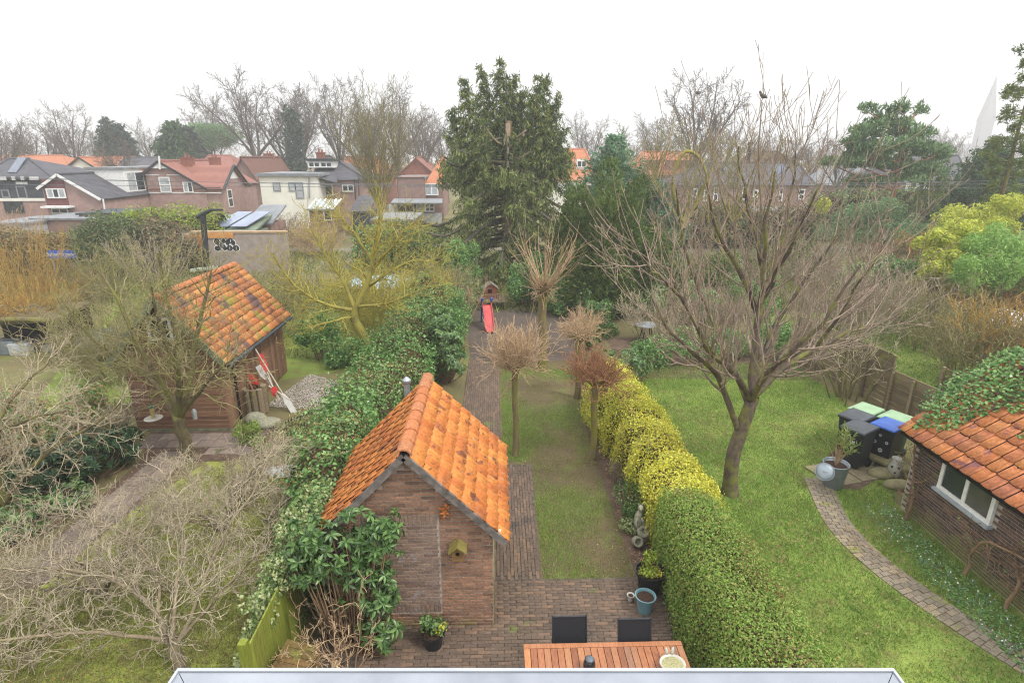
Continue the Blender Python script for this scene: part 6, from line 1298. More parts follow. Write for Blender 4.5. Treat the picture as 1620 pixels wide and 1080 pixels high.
leafy('dark holly behind the low end of the cherry crown', (9.5, 24, 0), [(9.0, 24, .9, 1.2, .9, .9, 1), (11.5, 25, 1.0, 1.2, .9, 1.0, 1), (7.0, 25, .8, 1.0, .8, .8, .8)], 9000, .12, m_ivy, 'holly_shrub', stems=30)
# mossy arching trees behind the cherry
g2 = random.Random(5)
LB = lambda a, b_, c_, rm=.012: [dict(seg=8), dict(n=a, t0=.25, len=(.5, .85), ang=(.3, .75), rad=.55, seg=8, wob=.09, up=.06, fall=.45), dict(n=b_, t0=.2, len=(.4, .7), ang=(.4, .9), rad=.55, seg=6, wob=.12, up=.06, fall=.4, rmin=rm * 1.6), dict(n=c_, t0=.15, len=(.35, .7), ang=(.4, .9), rad=.6, seg=4, wob=.14, up=.06, fall=.3, rmin=rm), dict(n=4, t0=.2, len=(.3, .6), ang=(.4, .9), rad=.7, seg=2, wob=.15, up=.04, rmin=rm * .8)]
for i, (u, Y, vt) in enumerate(((1075, 34, 235), (1150, 36, 230), (1010, 40, 220))):
    p0 = dp(u, 420, Y); p0.z = 0; h = dp(u, vt, Y).z; t = thing('mossy_tree', ('mossy bare tree with an arching dark branch left of the cherry crown', 'yellow green mossy tree behind the middle of the cherry crown', 'bare tree above the shoulder of the bluish conifers')[i], 'tree', p0)
    st = [(Vector((0, 0, 0)), Vector((.03, 0, 1)), h * .45, .15, 0)]; ln = grow(random.Random(50 + i), st + [(Vector((0, 0, h * .4)), Vector((g2.uniform(-.7, .7), g2.uniform(-.5, .5), 1)).normalized(), h * .6, .09, 1) for _ in range(5)], LB(4, 7, 6))
    if i == 0: ln.append((spline([(-.1, 0, h * .45), (-.9, -.1, h * .75), (-.3, -.2, h * .98), (.9, -.2, h * .85), (1.4, -.2, h * .45)], 14), [.14, .14, .13, .13, .12, .12, .11, .1, .1, .09, .08, .07, .06, .05, .04], 1))
    tree(t, ln, m_barky, m_twg, (1, 2), .011)
# young round crowned tree in front of the hipped roof house
p0 = dp(603, 360, 47); p0.z = 0; h = dp(600, 143, 47).z; t = thing('round_crowned_tree', 'round crowned bare young tree with yellow green trunk before the hipped roof house', 'tree', p0); g3 = random.Random(15)
ln = [(spline([(0, 0, 0), (.05, 0, h * .2), (-.1, 0, h * .36)], 8), [.2 - .008 * i for i in range(9)], 0)]; st = []
for i in range(26):
    a = i * 2.4; k = g3.uniform(.1, .62); st.append((Vector((0, 0, h * g3.uniform(.2, .38))), Vector((math.cos(a) * k, math.sin(a) * k, 1)).normalized(), h * g3.uniform(.5, .68), .06, 1))
tree(t, grow(g3, st, [dict(), dict(seg=9, wob=.05, up=.02), dict(n=8, t0=.15, len=(.25, .5), ang=(.3, .7), rad=.5, seg=5, wob=.08, up=.07, fall=.4, rmin=.015), dict(n=6, t0=.15, len=(.35, .6), ang=(.35, .7), rad=.6, seg=3, wob=.1, up=.06, rmin=.011), dict(n=4, t0=.2, len=(.35, .6), ang=(.35, .7), rad=.7, seg=2, wob=.1, up=.05, rmin=.009)], ln), m_barky, bark_mat('greenish_twigs', hx('6f6a50'), hx('8a8464')), (1, 2), .009)
# big bare trees in the park: four grown forms, copied with their parts
forms = []
for k in range(4):
    gk = random.Random(200 + k); Hh = 18.0; r = bpy.data.objects.new('park_tree', None); COL.objects.link(r); st = [(Vector((0, 0, -.2)), Vector((gk.uniform(-.08, .08), 0, 1)), Hh * .35, .5, 0)]; ln = grow(gk, st, [dict(seg=8, wob=.04, tip=.75)]); e = ln[0][0][-1]; st = []
    for i in range(6 + k % 2):
        a = i * 1.05 + gk.uniform(-.3, .3); kk = gk.uniform(.25, .7); st.append((ln[0][0][-1 - i % 3], Vector((math.cos(a) * kk, math.sin(a) * kk, 1)).normalized(), Hh * gk.uniform(.45, .66), gk.uniform(.18, .28), 1))
    ln = grow(gk, st, [dict(), dict(seg=10, wob=.09, up=.03), dict(n=8, t0=.22, len=(.3, .55), ang=(.35, .85), rad=.5, seg=7, wob=.12, up=.05, fall=.4, rmin=.045), dict(n=8, t0=.2, len=(.35, .6), ang=(.4, .9), rad=.5, seg=5, wob=.15, up=.03, fall=.3, rmin=.03), dict(n=6, t0=.15, len=(.3, .6), ang=(.4, .9), rad=.6, seg=2, wob=.2, up=.02, rmin=.022)], ln)
    tree(r, ln, m_barkg, m_twd, (1, 2), .022, sides=(8, 5, 3)); forms.append(r)
def copy_tree(o, parent=None):
    c = o.copy(); COL.objects.link(c); c.parent = parent
    for ch in list(o.children): copy_tree(ch, c)
    return c
used = set()
PT = [(405, 95, 132, 0, 'wide bare oak with forked trunk behind the brown roofed house'), (455, 100, 140, 1, 'tall bare tree right of the forked oak'), (480, 96, 134, 2, 'tall bare tree with straight trunk above the hipped roof house'), (540, 104, 144, 3, 'hazy bare tree behind the left of the round crowned tree'), (630, 98, 150, 0, 'hazy bare tree behind the right of the round crowned tree'), (670, 120, 178, 1, 'faint bare tree between round crowned tree and spruce'), (85, 110, 186, 2, 'misty bare tree above the far orange roofs'), (118, 105, 182, 3, 'misty bare tree right of the first one at far left'), (5, 88, 190, 1, 'bare tree cut by the left edge'), (185, 78, 212, 2, 'rounded bare tree in front of the dark firs'), (340, 112, 170, 3, 'bare tree left of the forked oak'), (240, 130, 200, 0, 'faint bare tree between dark fir and broad fir'), (1098, 78, 140, 3, 'bushy bare tree with a nest at the left of the cherry top'), (1040, 110, 190, 1, 'low hazy bare tree above the long orange roof'), (930, 120, 190, 0, 'slim hazy bare tree just right of the spruce'), (985, 125, 200, 2, 'faint bare tree above the bluish conifer'), (1290, 95, 205, 2, 'hazy bare tree behind the right side of the cherry'), (1500, 130, 212, 0, 'low misty bare tree left of the church spire'), (1470, 150, 214, 3, 'faint misty bare tree above the dark tiled roof'), (1340, 110, 225, 1, 'low bare tree behind the umbrella pine'), (1590, 120, 215, 2, 'faint bare tree at the foot of the church spire'), (1200, 120, 215, 3, 'hazy bare tree behind the cherry centre'), (290, 95, 205, 2, 'low bare tree beside the broad fir'), (1240, 72, 222, 1, 'bare tree between the row house and the reddish gable'), (1330, 74, 228, 0, 'bare tree left of the umbrella pine crown'), (705, 90, 190, 2, 'bare tree at the left shoulder of the spruce'), (575, 92, 168, 1, 'bare tree just left of the round crowned tree'), (660, 84, 196, 3, 'small bare tree above the flat topped house'), (1140, 88, 196, 0, 'bare tree behind the left half of the cherry crown'), (40, 100, 205, 0, 'low misty bare tree above the dark timber house'), (150, 112, 208, 1, 'low misty bare tree right of the far orange house')]
for i, (u, Y, vt, k, lab) in enumerate(PT):
    r = forms[k] if k not in used else copy_tree(forms[k]); used.add(k); p = dp(u, 245, Y); h = dp(u, vt, Y).z; s_ = h / 17.0
    r.location = (p.x, Y, 0); r.rotation_euler = (0, 0, i * 1.7); r.scale = (s_ * (1 if i != 12 else 1.1),) * 2 + (s_,); tag(r, lab, 'tree', 'bare trees beyond the houses')
tag(B().ball((0, 0, 0), .35, 8, 6, (1, 1, .7)).build('bird_nest', m_barkg, None, tuple(dp(1104, 147, 78)), smooth=True), 'dark bird nest high in the bushy bare tree', 'nest')
# firs and cedar in the park
m_dfir = lm('dark_fir_needles', '2a3a30', '3a4c3c', '4c5f4a', rough=.7)
for i, (u, Y, vt, r_, lab) in enumerate(((178, 100, 188, 3.6, 'dark narrow fir above the bungalow roof'), (196, 100, 196, 3.4, 'second dark fir close to the narrow one'), (280, 92, 191, 5.2, 'broad green fir above the pink brick house'), (303, 98, 200, 4.5, 'rear fir beside the broad one'))):
    p = dp(u, 245, Y); cone_tree('fir_tree', lab, (p.x, Y, 0), dp(u, vt, Y).z, r_, 120, .85, .26, m_dfir if i != 2 else MATS['fir_needles'], 20 + i, lambda t: (1 - t) ** .75, .2, -.05, twl=1.2, per=4)
cb = []
for u, v, rx in ((318, 203, 2.4), (345, 205, 3.0), (330, 214, 3.2), (362, 216, 2.6), (340, 226, 3.4), (320, 232, 2.5)):
    p = dp(u, v, 105); cb.append((p.x, 105, p.z, rx, 2, .9, rx))
pine('flat topped dark cedar right of the broad fir', (dp(340, 245, 105).x, 105, 0), dp(340, 205, 105).z, cb, 11, 6000, m_barkg, .9)
cone_tree('dark_conifer', 'ivy clad dark conifer between the two tall bare trees', (dp(468, 245, 90).x, 90, 0), dp(468, 170, 90).z, 1.9, 60, .6, .2, m_dfir, 31, lambda t: .9 - .5 * t, .4, -.1, twl=1.0, per=7)
# far wood closing the view
fw = B(); nF = 20000; uu = N.uniform(-420, 420, nF); yy = N.uniform(150, 230, nF); hh = 7 + 7 * fbm(np.stack([uu * .03, yy * .03, uu * 0], 1), 1.0, 3); zz = N.random(nF) ** .7 * hh
C = np.stack([uu, yy, zz], 1); V, F = leaf_quads(C, N.normal(size=(nF, 3)) * [.5, .5, .4] + [0, 0, 1.], rand_dirs(nF), 3.2, .14); wd = link('far_wood', np_mesh('far_wood', V, F, m_twd, np.repeat(N.random(nF), 4))); stuff(wd); wd['label'] = 'misty far wood closing the horizon behind the houses'
V, F = leaf_quads(C[:9000] * [1, 1, .55], N.normal(size=(9000, 3)), rand_dirs(9000), 1.8, .8); w2_ = link('far_undergrowth', np_mesh('far_undergrowth', V, F, m_dry, np.repeat(N.random(9000), 4))); stuff(w2_); w2_['label'] = 'misty brown undergrowth at the foot of the far wood'

# ================================================================ grass, litter
def inside(P, poly):
    x, y = P[:, 0], P[:, 1]; c = np.zeros(len(P), bool); j = len(poly) - 1
    for i in range(len(poly)):
        xi, yi = poly[i]; xj, yj = poly[j]; c ^= ((yi > y) != (yj > y)) & (x < (xj - xi) * (y - yi) / (yj - yi + 1e-12) + xi); j = i
    return c
def grass(name, label, poly, n, h, w, mat, thr=0.0, fs=1.2, seed=1, avoid=None, wild=0.0):
    P = np.array(poly); C = np.stack([N.uniform(P[:, 0].min(), P[:, 0].max(), n), N.uniform(P[:, 1].min(), P[:, 1].max(), n)], 1); C = C[inside(C, poly)]
    f = fbm(np.c_[C, np.zeros(len(C))], fs, seed); m = f + N.random(len(C)) * .35 > thr
    if avoid is not None: m &= ~avoid(C)
    C, f = C[m], f[m]; k = len(C); a = N.uniform(0, 6.28, k); L = h * N.uniform(.5, 1.3, k) * (.7 + .6 * f) ; t = np.stack([np.cos(a), np.sin(a)], 1); lean = N.normal(size=(k, 2)) * (.5 + wild)
    V = np.zeros((k, 3, 3)); V[:, 0, :2] = C - t * w / 2; V[:, 1, :2] = C + t * w / 2; V[:, 2, :2] = C + lean * L[:, None]; V[:, 2, 2] = L; V[:, :2, 2] = .002
    o = link(name, np_mesh(name, V.reshape(-1, 3), np.arange(k * 3).reshape(k, 3), mat, np.repeat(np.clip(.55 * N.random(k) + .45 * f, 0, 1), 3))); o['label'] = label; return stuff(o)
cn = np.array([(p.x, p.y) for p in ctr])
def on_path(C):
    d = np.min(np.linalg.norm(C[:, None] - cn[None, ::3], axis=2), axis=1); return (d < .3) | inside(C, [(7.2, 11.0), (8.0, 10.8), (9.8, 11.9), (9.7, 12.9), (8.6, 12.7), (7.7, 11.9)])
grass('lawn_grass', 'bright rough grass of the right lawn', [(4.0, 3.6), (8.45, 3.6), (8.45, 10.2), (10.3, 13), (10.6, 18.8), (4.2, 19)], 180000, .058, .0125, m_grs, .2, 1.3, 3, on_path)
grass('grass_tufts', 'taller tufts in the right lawn', [(4.0, 3.6), (8.45, 3.6), (8.45, 10.2), (10.3, 13), (10.6, 18.8), (4.2, 19)], 60000, .11, .013, m_grs, .86, 3.2, 13, on_path, .2)
grass('sparse_grass', 'sparse grass growing through the muddy centre lawn', [(.78, 8.15), (2.4, 8.2), (2.4, 13), (2.6, 18.3), (.1, 18.9), (.1, 12.3), (.78, 12.2)], 120000, .045, .009, m_grs, .72, 1.0, 5)
grass('moss_tufts', 'mossy tufts in the muddy centre lawn', [(.78, 8.15), (2.4, 8.2), (2.4, 13), (2.6, 18.3), (.1, 18.9), (.1, 12.3), (.78, 12.2)], 40000, .03, .012, m_grs2, .74, 2.4, 15)
grass('lawn_moss_grass', 'mossy grass of the left lawn under the pale shrub', [(-8.1, 5.1), (-3.6, 5.1), (-4.0, 10.2), (-5.2, 11.8), (-7.0, 12.2), (-7.7, 9.6)], 80000, .05, .011, m_grs2, .38, 1.1, 6, wild=.3)
grass('rough_grass', 'rough grass between bare thickets at the back left', [(-13, 15.5), (-10, 15.5), (-9.8, 19.5), (-3.6, 20), (-3.4, 29), (-21, 33)], 50000, .12, .03, m_grs2, .3, .6, 7, wild=.4)
grass('rough_grass', 'grass of the neighbouring garden beyond the plank fence', [(12, 12.6), (21, 12.6), (23, 26), (11.3, 24)], 50000, .1, .025, m_grs, .3, .6, 8, wild=.3)
grass('rough_grass', 'weedy grass along the alley behind the gardens', [(-40, 26), (40, 26), (50, 44), (-50, 44)], 60000, .3, .07, m_grs2, .35, .3, 9, wild=.4)
def litter(name, label, poly, n, s, mat, z=.012, cl=0):
    P = np.array(poly); C = np.stack([N.uniform(P[:, 0].min(), P[:, 0].max(), n), N.uniform(P[:, 1].min(), P[:, 1].max(), n), np.full(n, z)], 1); C = C[inside(C[:, :2], poly)]; C = C[fbm(C, 1.6, 21) + N.random(len(C)) * .15 > cl] if cl else C; C[:, 2] += N.random(len(C)) * .02
    nn = N.normal(size=(len(C), 3)) * .3 + [0, 0, 1]; V, F = leaf_quads(C, rand_dirs(len(C)) * [1, 1, .2], nn, s * N.uniform(.5, 1.2, len(C)), s * .6); o = link(name, np_mesh(name, V, F, mat, np.repeat(N.random(len(C)), 4))); o['label'] = label; return stuff(o)
litter('leaf_litter', 'brown fallen leaves in the soil bed by the hedge', [(2.45, 8.2), (3.0, 8.2), (2.9, 19), (2.5, 19)], 1500, .05, m_lit)
litter('leaf_litter', 'scattered fallen leaves on the centre lawn', [(.1, 8.2), (2.4, 8.2), (2.6, 25), (-.8, 25)], 900, .05, m_lit)
litter('leaf_litter', 'scattered fallen leaves on the right lawn', [(4, 4), (8.4, 4), (10.3, 13), (10.4, 18.8), (4.3, 19)], 1500, .05, m_lit, .03)
litter('leaf_litter', 'patches of brown leaves lying in the right lawn', [(4, 4), (8.4, 4), (10.3, 13), (10.4, 18.8), (4.3, 19)], 14000, .045, m_lit, .035, .73)
litter('leaf_litter', 'dark leaf scraps over the muddy centre lawn', [(.3, 8.2), (2.4, 8.2), (2.6, 25), (-.8, 25)], 5000, .035, m_lit, .012, .62)
litter('leaf_litter', 'fallen leaves under the shrubs of the left garden', [(-12, 5), (-3.3, 5), (-4, 14), (-12, 14)], 3500, .055, m_lit)
litter('white_pebbles', 'pale pebbles and shells beside the wooden shed', [(-6.9, 15.6), (-5.2, 15.3), (-4.7, 17.2), (-6.4, 18.2)], 9000, .05, lm('pebbles', 'b5aaa0', 'd0c8bf', '9a8f88', rough=.8), .02)
litter('ground_cover', 'low ground cover along the foot of the right shed', [(7.55, 5.5), (8.3, 5.5), (8.3, 10.2), (7.9, 10.0), (7.5, 8.0)], 3500, .05, m_ivy, .03)
litter('patio_moss', 'tiny moss and debris between the patio bricks', [(-2.4, 4.8), (2.6, 4.8), (2.5, 8.1), (-2.4, 8.1)], 500, .02, m_lit, .032)
# ================================================================ things in the gardens
m_zinc = plain('zinc', hx('7b858c'), hx('969fa5'), 7, .45, .5, .5, bump=.1)
m_ledge = plain('pale_roof_trim', hx('7f848c'), hx('9a9fa6'), 2.5, .45, .4, .1, bump=.05)
m_hard = pieces_mat('oiled_hardwood', [(0, hx('7f5038')), (.3, hx('945f40')), (.6, hx('a8714c')), (.85, hx('8a6650')), (1, hx('b57c50'))], scale=20, rough=.45, stretch=(4, .4, 1), spec=.4)
m_txt = plain('black_textilene', hx('16171a'), hx('212227'), 160, .7, .3)
m_alu = plain('dark_frame', hx('24272b'), hx('30343a'), 5, .45, .5, .3)
m_pblack = plain('black_plastic', hx('17181a'), hx('222427'), 6, .4, .4, bump=.05)
m_soilp = plain('potting_soil', hx('33271f'), hx('4d3c30'), 40, .95, .1, bump=.8)
m_teal = plain('blue_green_glaze', hx('5b8088'), hx('7397a0'), 3, .35, .5, bump=.05)
m_cer = plain('white_ceramic', hx('a5a398'), hx('bab8ae'), 6, .35, .5, bump=.05)
m_stat = plain('lichen_stone', hx('6f6f5f'), hx('98967f'), 16, .95, .15, bump=.6)
# roof edge under the window, with a mitred frame
a, c_ = gr(283, 1062.5, 5.0), gr(1412, 1062.5, 5.0); le = thing('roof_edge', 'pale grey metal roof edge along the bottom of the view', 'roof edge', (a.x, a.y, 5.0), math.atan2(c_.y - a.y, c_.x - a.x)); W2 = .16; xl, xr = 0.0, (c_ - a).length
B().slab([(xl + .004, -.004, 0), (xl + W2, -W2, 0), (xr - W2, -W2, 0), (xr - .004, -.004, 0)][::-1], .05, (0, 0, 1)).build('front_trim', m_ledge, le)
B().slab([(xl, -.004, 0), (xl, -3.2, 0), (xl + W2, -3.2, 0), (xl + W2 - .004, -W2, 0)], .05, (0, 0, 1)).build('side_trim', m_ledge, le); B().slab([(xr - W2 + .004, -W2, 0), (xr - W2, -3.2, 0), (xr, -3.2, 0), (xr, -.004, 0)], .05, (0, 0, 1)).build('side_trim', m_ledge, le)
B().b2(xl - .012, xr + .012, 0, .014, -.12, .008).b2(xl - .013, xl - .001, -3.2, 0, -.12, .008).b2(xr + .001, xr + .013, -3.2, 0, -.12, .008).build('raised_lip', plain('bright_lip', hx('989da4'), hx('a8adb3'), 3, .4, .4), le)
B().b2(xl + .1, xr - .1, -3.2, -W2 - .002, -.3, -.03).build('roof_deck', m_grey, le)
p = gr(0, 1096, 2.3); q = gr(292, 1097, 2.3); tag(B().bar(p - p + Vector((-2.5, 0, 0)), q - p + Vector((.4, 0, 0)), .14, .1).build('timber_beam', plain('fresh_timber', hx('96724a'), hx('ad8659'), 5, .6, stretch=(.3, 3, 3)), None, p), 'light orange timber beam along the bottom left edge', 'beam')
# table, chairs and what stands on the table
TZ = .75; p, q = gr(828, 1018, TZ), gr(1080, 1020, TZ); tx0, tx1, ty1 = p.x, q.x, p.y; ty0 = ty1 - 1.0
tb = thing('garden_table', 'long hardwood garden table of narrow slats on the patio', 'table', ((tx0 + tx1) / 2, (ty0 + ty1) / 2, 0)); ot = Vector(tb.location); L = tx1 - tx0; n = 24; w = L / n
slat = brick_mesh('slat', w - .007, .84, .024, m_hard, .003)
pieces('slat', 'slats', slat, [M4((-L / 2 + w * (i + .5), -.0, TZ - .026)) for i in range(n)], tb, ot)
for s_ in (1, -1): B().b2(-L / 2, L / 2, s_ * .5 - (.075 if s_ > 0 else 0), s_ * .5 + (0 if s_ > 0 else .075), TZ - .03, TZ).build('end_board', m_hard, tb, bevel=.003)
for sx_ in (-1, 1):
    for sy_ in (-1, 1): B().b2(sx_ * (L / 2 - .1) - .04, sx_ * (L / 2 - .1) + .04, sy_ * .4 - .04, sy_ * .4 + .04, 0, TZ - .033).build('leg', m_hard, tb)
B().b2(-L / 2 + .06, L / 2 - .06, .36, .4, TZ - .11, TZ - .032).b2(-L / 2 + .06, L / 2 - .06, -.4, -.36, TZ - .11, TZ - .032).build('apron', m_hard, tb)
def chair(u, v, lab, wd):
    p = gr(u, v, .98); t = thing('garden_chair', lab, 'chair', (p.x, p.y - .42, 0), 0, 'black chairs at the garden table'); h = wd / 2; bt, bb = Vector((0, .42, .98)), Vector((0, .25, .43))
    B().slab([(-h, .25, .43), (h, .25, .43), (h, .42, .97), (-h, .42, .97)], .008, (0, -.95, .3)).build('backrest', m_txt, t); B().b2(-h, h, -.2, .24, .425, .433).build('seat', m_txt, t)
    for s_ in (-1, 1):
        x = s_ * (h + .014); B().tube([(x, .43, .985), (x, .25, .42), (x, -.22, .42)], .014, 8).build('side_rail', m_alu, t); B().tube([(x, .23, .42), (x, .36, 0)], .013, 8).build('leg', m_alu, t); B().tube([(x, -.2, .42), (x, -.26, 0)], .013, 8).build('leg', m_alu, t)
    B().tube([(-h - .014, .43, .985), (h + .014, .43, .985)], .014, 8).tube([(-h, .245, .41), (h, .245, .41)], .012, 8).build('cross_rail', m_alu, t); B().ball((-h - .014, .43, .992), .017, 8, 5).ball((h + .014, .43, .992), .017, 8, 5).build('end_cap', m_alu, t)
chair(901, 976, 'left black mesh garden chair at the hardwood table, its back to the lawn', .44); chair(1004, 980, 'right black mesh garden chair at the hardwood table', .42)
p = gr(932, 1056, TZ); la = thing('lantern', 'small round black glass lantern on the garden table', 'lantern', (p.x, p.y, TZ + .002))
B().lathe([(.055, 0), (.075, .02), (.08, .06), (.07, .11), (.055, .135), (.05, .14)], 20).build('body', plain('dark_glass', hx('15181b'), hx('22272b'), 5, .15, .6), la, smooth=True); B().lathe([(.056, .138), (.06, .15), (.045, .165), (.0001, .17)], 20).build('lid', plain('dull_lid', hx('4b535c'), hx('5f6871'), 6, .4, .5), la, smooth=True); B().torus((0, 0, .145), .058, .006, 20, 6).build('band', m_alu, la)
p = gr(1063, 1058, TZ); bo = thing('ceramic_bowl', 'white ceramic bowl with two rabbit ears and moss inside on the table', 'bowl', (p.x, p.y, TZ + .002)); B().lathe([(.06, 0), (.13, .05), (.17, .1), (.165, .108), (.15, .1), (.11, .06), (.0001, .05)], 26, sx=1, sy=.85).build('bowl', m_cer, bo, smooth=True)
for s_ in (-1, 1): B().tube([(s_ * .03, .145, .09), (s_ * .04, .155, .13), (s_ * .045, .16, .17), (s_ * .05, .162, .195)], [.02, .026, .02, .004], 8).build('ear', m_cer, bo, smooth=True)
B().lathe([(.142, .088), (.08, .1), (.0001, .104)], 18, sy=.85).build('moss', plain('moss_filling', hx('7d7a4e'), hx('b5b08a'), 60, .95, bump=.9), bo)
# pots
def pot(name, lab, p, r0, r1, h, mat, rim=.02, plant=None, n=300, pm=None, soil=True, cat='pot'):
    t = thing(name, lab, cat, (p[0], p[1], .03)); B().lathe([(r0, 0), (r1 * .95, h * .85), (r1 + rim * .6, h * .87), (r1 + rim, h), (r1 + rim * .2, h), (r1 - .015, h * .86), (r0 * .8, h * .7)], 24).build('pot', mat, t, smooth=False)
    B().lathe([(r1 - .012, h * .88), (r1 * .5, h * .91), (.0001, h * .9)], 18).build('soil', m_soilp, t)
    return t
def plantlet(t, h, blobs, n, leaf, mat, st=12):
    C, Nn = lobes(n, blobs, .7); leaves('leaves', C, Nn + [0, 0, .4], leaf, leaf * .5, mat, t, .5); ln = [(spline([(0, 0, h), Vector(c) * .5 + Vector((0, 0, h * .5)), Vector(c)], 5), [.008, .007, .006, .005, .004, .004], 0) for c in C[:st]]; link('stems', tubes(ln, 4, .003, 'stems', m_twb), t)
t = pot('plant_pot', 'black plastic pot with a leafy green plant standing against the shed gable', gr(686, 1022), .13, .17, .27, m_pblack); plantlet(t, .25, [(0, 0, .4, .2, .18, .14, 1), (.1, 0, .36, .15, .15, .1, .5), (-.1, .03, .45, .12, .12, .12, .5)], 300, .07, m_lau); plantlet(t, .25, [(.12, -.05, .36, .12, .1, .1, 1)], 90, .05, m_yel)
t = pot('plant_pot', 'big black tub with flowering green plants at the corner of the soil bed', gr(1026, 936), .17, .235, .42, m_pblack); plantlet(t, .38, [(-.02, .05, .58, .15, .15, .2, 1), (-.05, -.08, .46, .18, .12, .07, 1)], 480, .06, m_lime); plantlet(t, .38, [(.05, -.05, .45, .17, .14, .06, 1)], 200, .04, m_yel)
pot('plant_pot', 'blue green glazed pot of bare soil beside the black tub', gr(1019, 967), .11, .15, .3, m_teal, .022); pot('plant_pot', 'very small white pot left of the blue green pot', gr(997, 951), .04, .055, .11, m_cer, .01)
# stone figure group
p = gr(1012, 862); st_ = thing('stone_figure', 'weathered stone figure of stacked round jars and a small leaning animal in the soil bed', 'statue', (p.x, p.y, 0)); b = B(); f = rotx(1.0)
b.lathe([(.02, -.12), (.09, -.1), (.11, 0), (.09, .08), (.1, .11), (.065, .11), (.05, .0)], 16, (-.07, -.06, .13), f).build('lower_jar', m_stat, st_, smooth=True)
B().torus((.06, .02, .3), .085, .05, 18, 10, rotx(.9)).ball((.07, .06, .16), .12, 12, 8, (.9, .8, 1.2)).build('ring_jar', m_stat, st_, smooth=True)
B().tube([(-.02, .1, .3), (-.04, .12, .45), (-.03, .14, .58), (0, .15, .66)], [.075, .08, .065, .045], 12).ball((0, .14, .74), .06, 12, 8, (.9, 1.1, 1)).ball((-.01, .08, .735), .03, 8, 6).ball((-.035, .16, .8), .018, 6, 5).ball((.035, .16, .8), .018, 6, 5).tube([(-.05, .1, .55), (-.1, .04, .46), (-.06, -.0, .4)], [.028, .024, .02], 8).tube([(.02, .1, .55), (.06, .04, .45)], [.028, .02], 8).build('animal', m_stat, st_, smooth=True)
# dustbins beside the right shed
pA, pB_ = gr(1339, 671, 1.05), gr(1370, 683, 1.05); ba = math.atan2(pB_.y - pA.y, pB_.x - pA.x)
def bin_(lab, u, v, body, lid, lidname, seed):
    p = gr(u, v, 1.05); t = thing('wheelie_bin', lab, 'bin', (p.x, p.y, .02), ba, 'wheelie bins beside the right shed'); t.scale = (.94, .94, 1); r0 = (.23, .24); r1 = (.28, .33); b = B(); v8 = [(-r0[0], -r0[1], .06), (r0[0], -r0[1], .06), (r0[0], r0[1], .06), (-r0[0], r0[1], .06), (-r1[0], -r1[1], .98), (r1[0], -r1[1], .98), (r1[0], r1[1], .98), (-r1[0], r1[1], .98)]
    b.add(v8, [(3, 2, 1, 0), (0, 1, 5, 4), (1, 2, 6, 5), (2, 3, 7, 6), (3, 0, 4, 7)]).build('body', body, t, bevel=.025); B().b2(-.3, .3, -.35, .35, .955, .99).build('rim', body, t, bevel=.01)
    l = B().add([(-.31, -.38, 1.0), (.31, -.38, 1.0), (.31, .36, 1.0), (-.31, .36, 1.0), (-.29, -.35, 1.035), (.29, -.35, 1.035), (.29, .33, 1.05), (-.29, .33, 1.05), (-.2, -.22, 1.065), (.2, -.22, 1.065), (.2, .22, 1.075), (-.2, .22, 1.075)], [(3, 2, 1, 0), (0, 1, 5, 4), (1, 2, 6, 5), (2, 3, 7, 6), (3, 0, 4, 7), (4, 5, 9, 8), (5, 6, 10, 9), (6, 7, 11, 10), (7, 4, 8, 11), (8, 9, 10, 11)]).build('lid', lid, t, bevel=.012)
    B().b2(-.23, -.18, .33, .43, .93, .99).b2(.18, .23, .33, .43, .93, .99).tube([(-.25, .42, .97), (.25, .42, .97)], .018, 8).build('handle', body, t)
    for s_ in (-1, 1): B().lathe([(.02, -.025), (.1, -.025), (.1, .025), (.02, .025)], 16, (s_ * .25, .25, .1), roty(math.pi / 2)).build('wheel', m_pblack, t)
    return t
m_bgrey = plain('grey_bin_plastic', hx('33373b'), hx('41464b'), 5, .4, .4, bump=.04); m_bdark = plain('dark_bin_plastic', hx('1b1f24'), hx('262b31'), 5, .4, .4, bump=.04); m_bblue = plain('blue_lid_plastic', hx('1d4b9a'), hx('2a5cae'), 5, .35, .45, bump=.04); m_bgrn = plain('green_lid_plastic', hx('7c9a76'), hx('93ae8a'), 4, .45, .4, bump=.04); m_bgb = plain('green_bin_plastic', hx('2c4632'), hx('385640'), 5, .45, .4, bump=.04)
tA = bin_('front wheelie bin with dark grey lid and white numbers', 1361, 674, m_bdark, m_bgrey, 'grey', 1); bin_('wheelie bin with dark grey lid standing behind the front one', 1356, 656, m_bdark, m_bgrey, 'grey', 2); bin_('green lidded wheelie bin farthest back against the plank fence', 1371, 646, m_bgb, m_bgrn, 'green', 3)
tD = bin_('dark wheelie bin with bright blue lid and daisy stickers', 1408, 670, m_bdark, m_bblue, 'blue', 4); bin_('pale green lidded wheelie bin behind the blue lidded one', 1418, 659, m_bgb, m_bgrn, 'green', 5)
def on_front(z): return -.24 - .09 * (z - .06) / .92 - .004
text('38', .16, tA, (.02, on_front(.72), .72), (math.pi / 2 - .1, 0, 0), m_white)
for dx, z, r_ in ((-.13, .6, .05), (.03, .42, .055), (.15, .66, .04), (-.02, .8, .035), (.02, .22, .04)):
    fl_ = B(); y_ = on_front(z) - .002
    for k in range(8): a = k * math.pi / 4; fl_.add([(dx + r_ * (q_ * math.cos(a + da)), y_ - .0005 * k, z + r_ * (q_ * math.sin(a + da))) for q_, da in ((.3, -.4), (1, -.28), (1, .28), (.3, .4))], [(0, 1, 2, 3)])
    f_ = fl_.build('daisy_sticker', m_white, tD); B().add([(dx + r_ * .34 * math.cos(k * .785), y_ - .006, z + r_ * .34 * math.sin(k * .785)) for k in range(8)], [tuple(range(8))]).build('sticker_centre', m_bdark, f_)
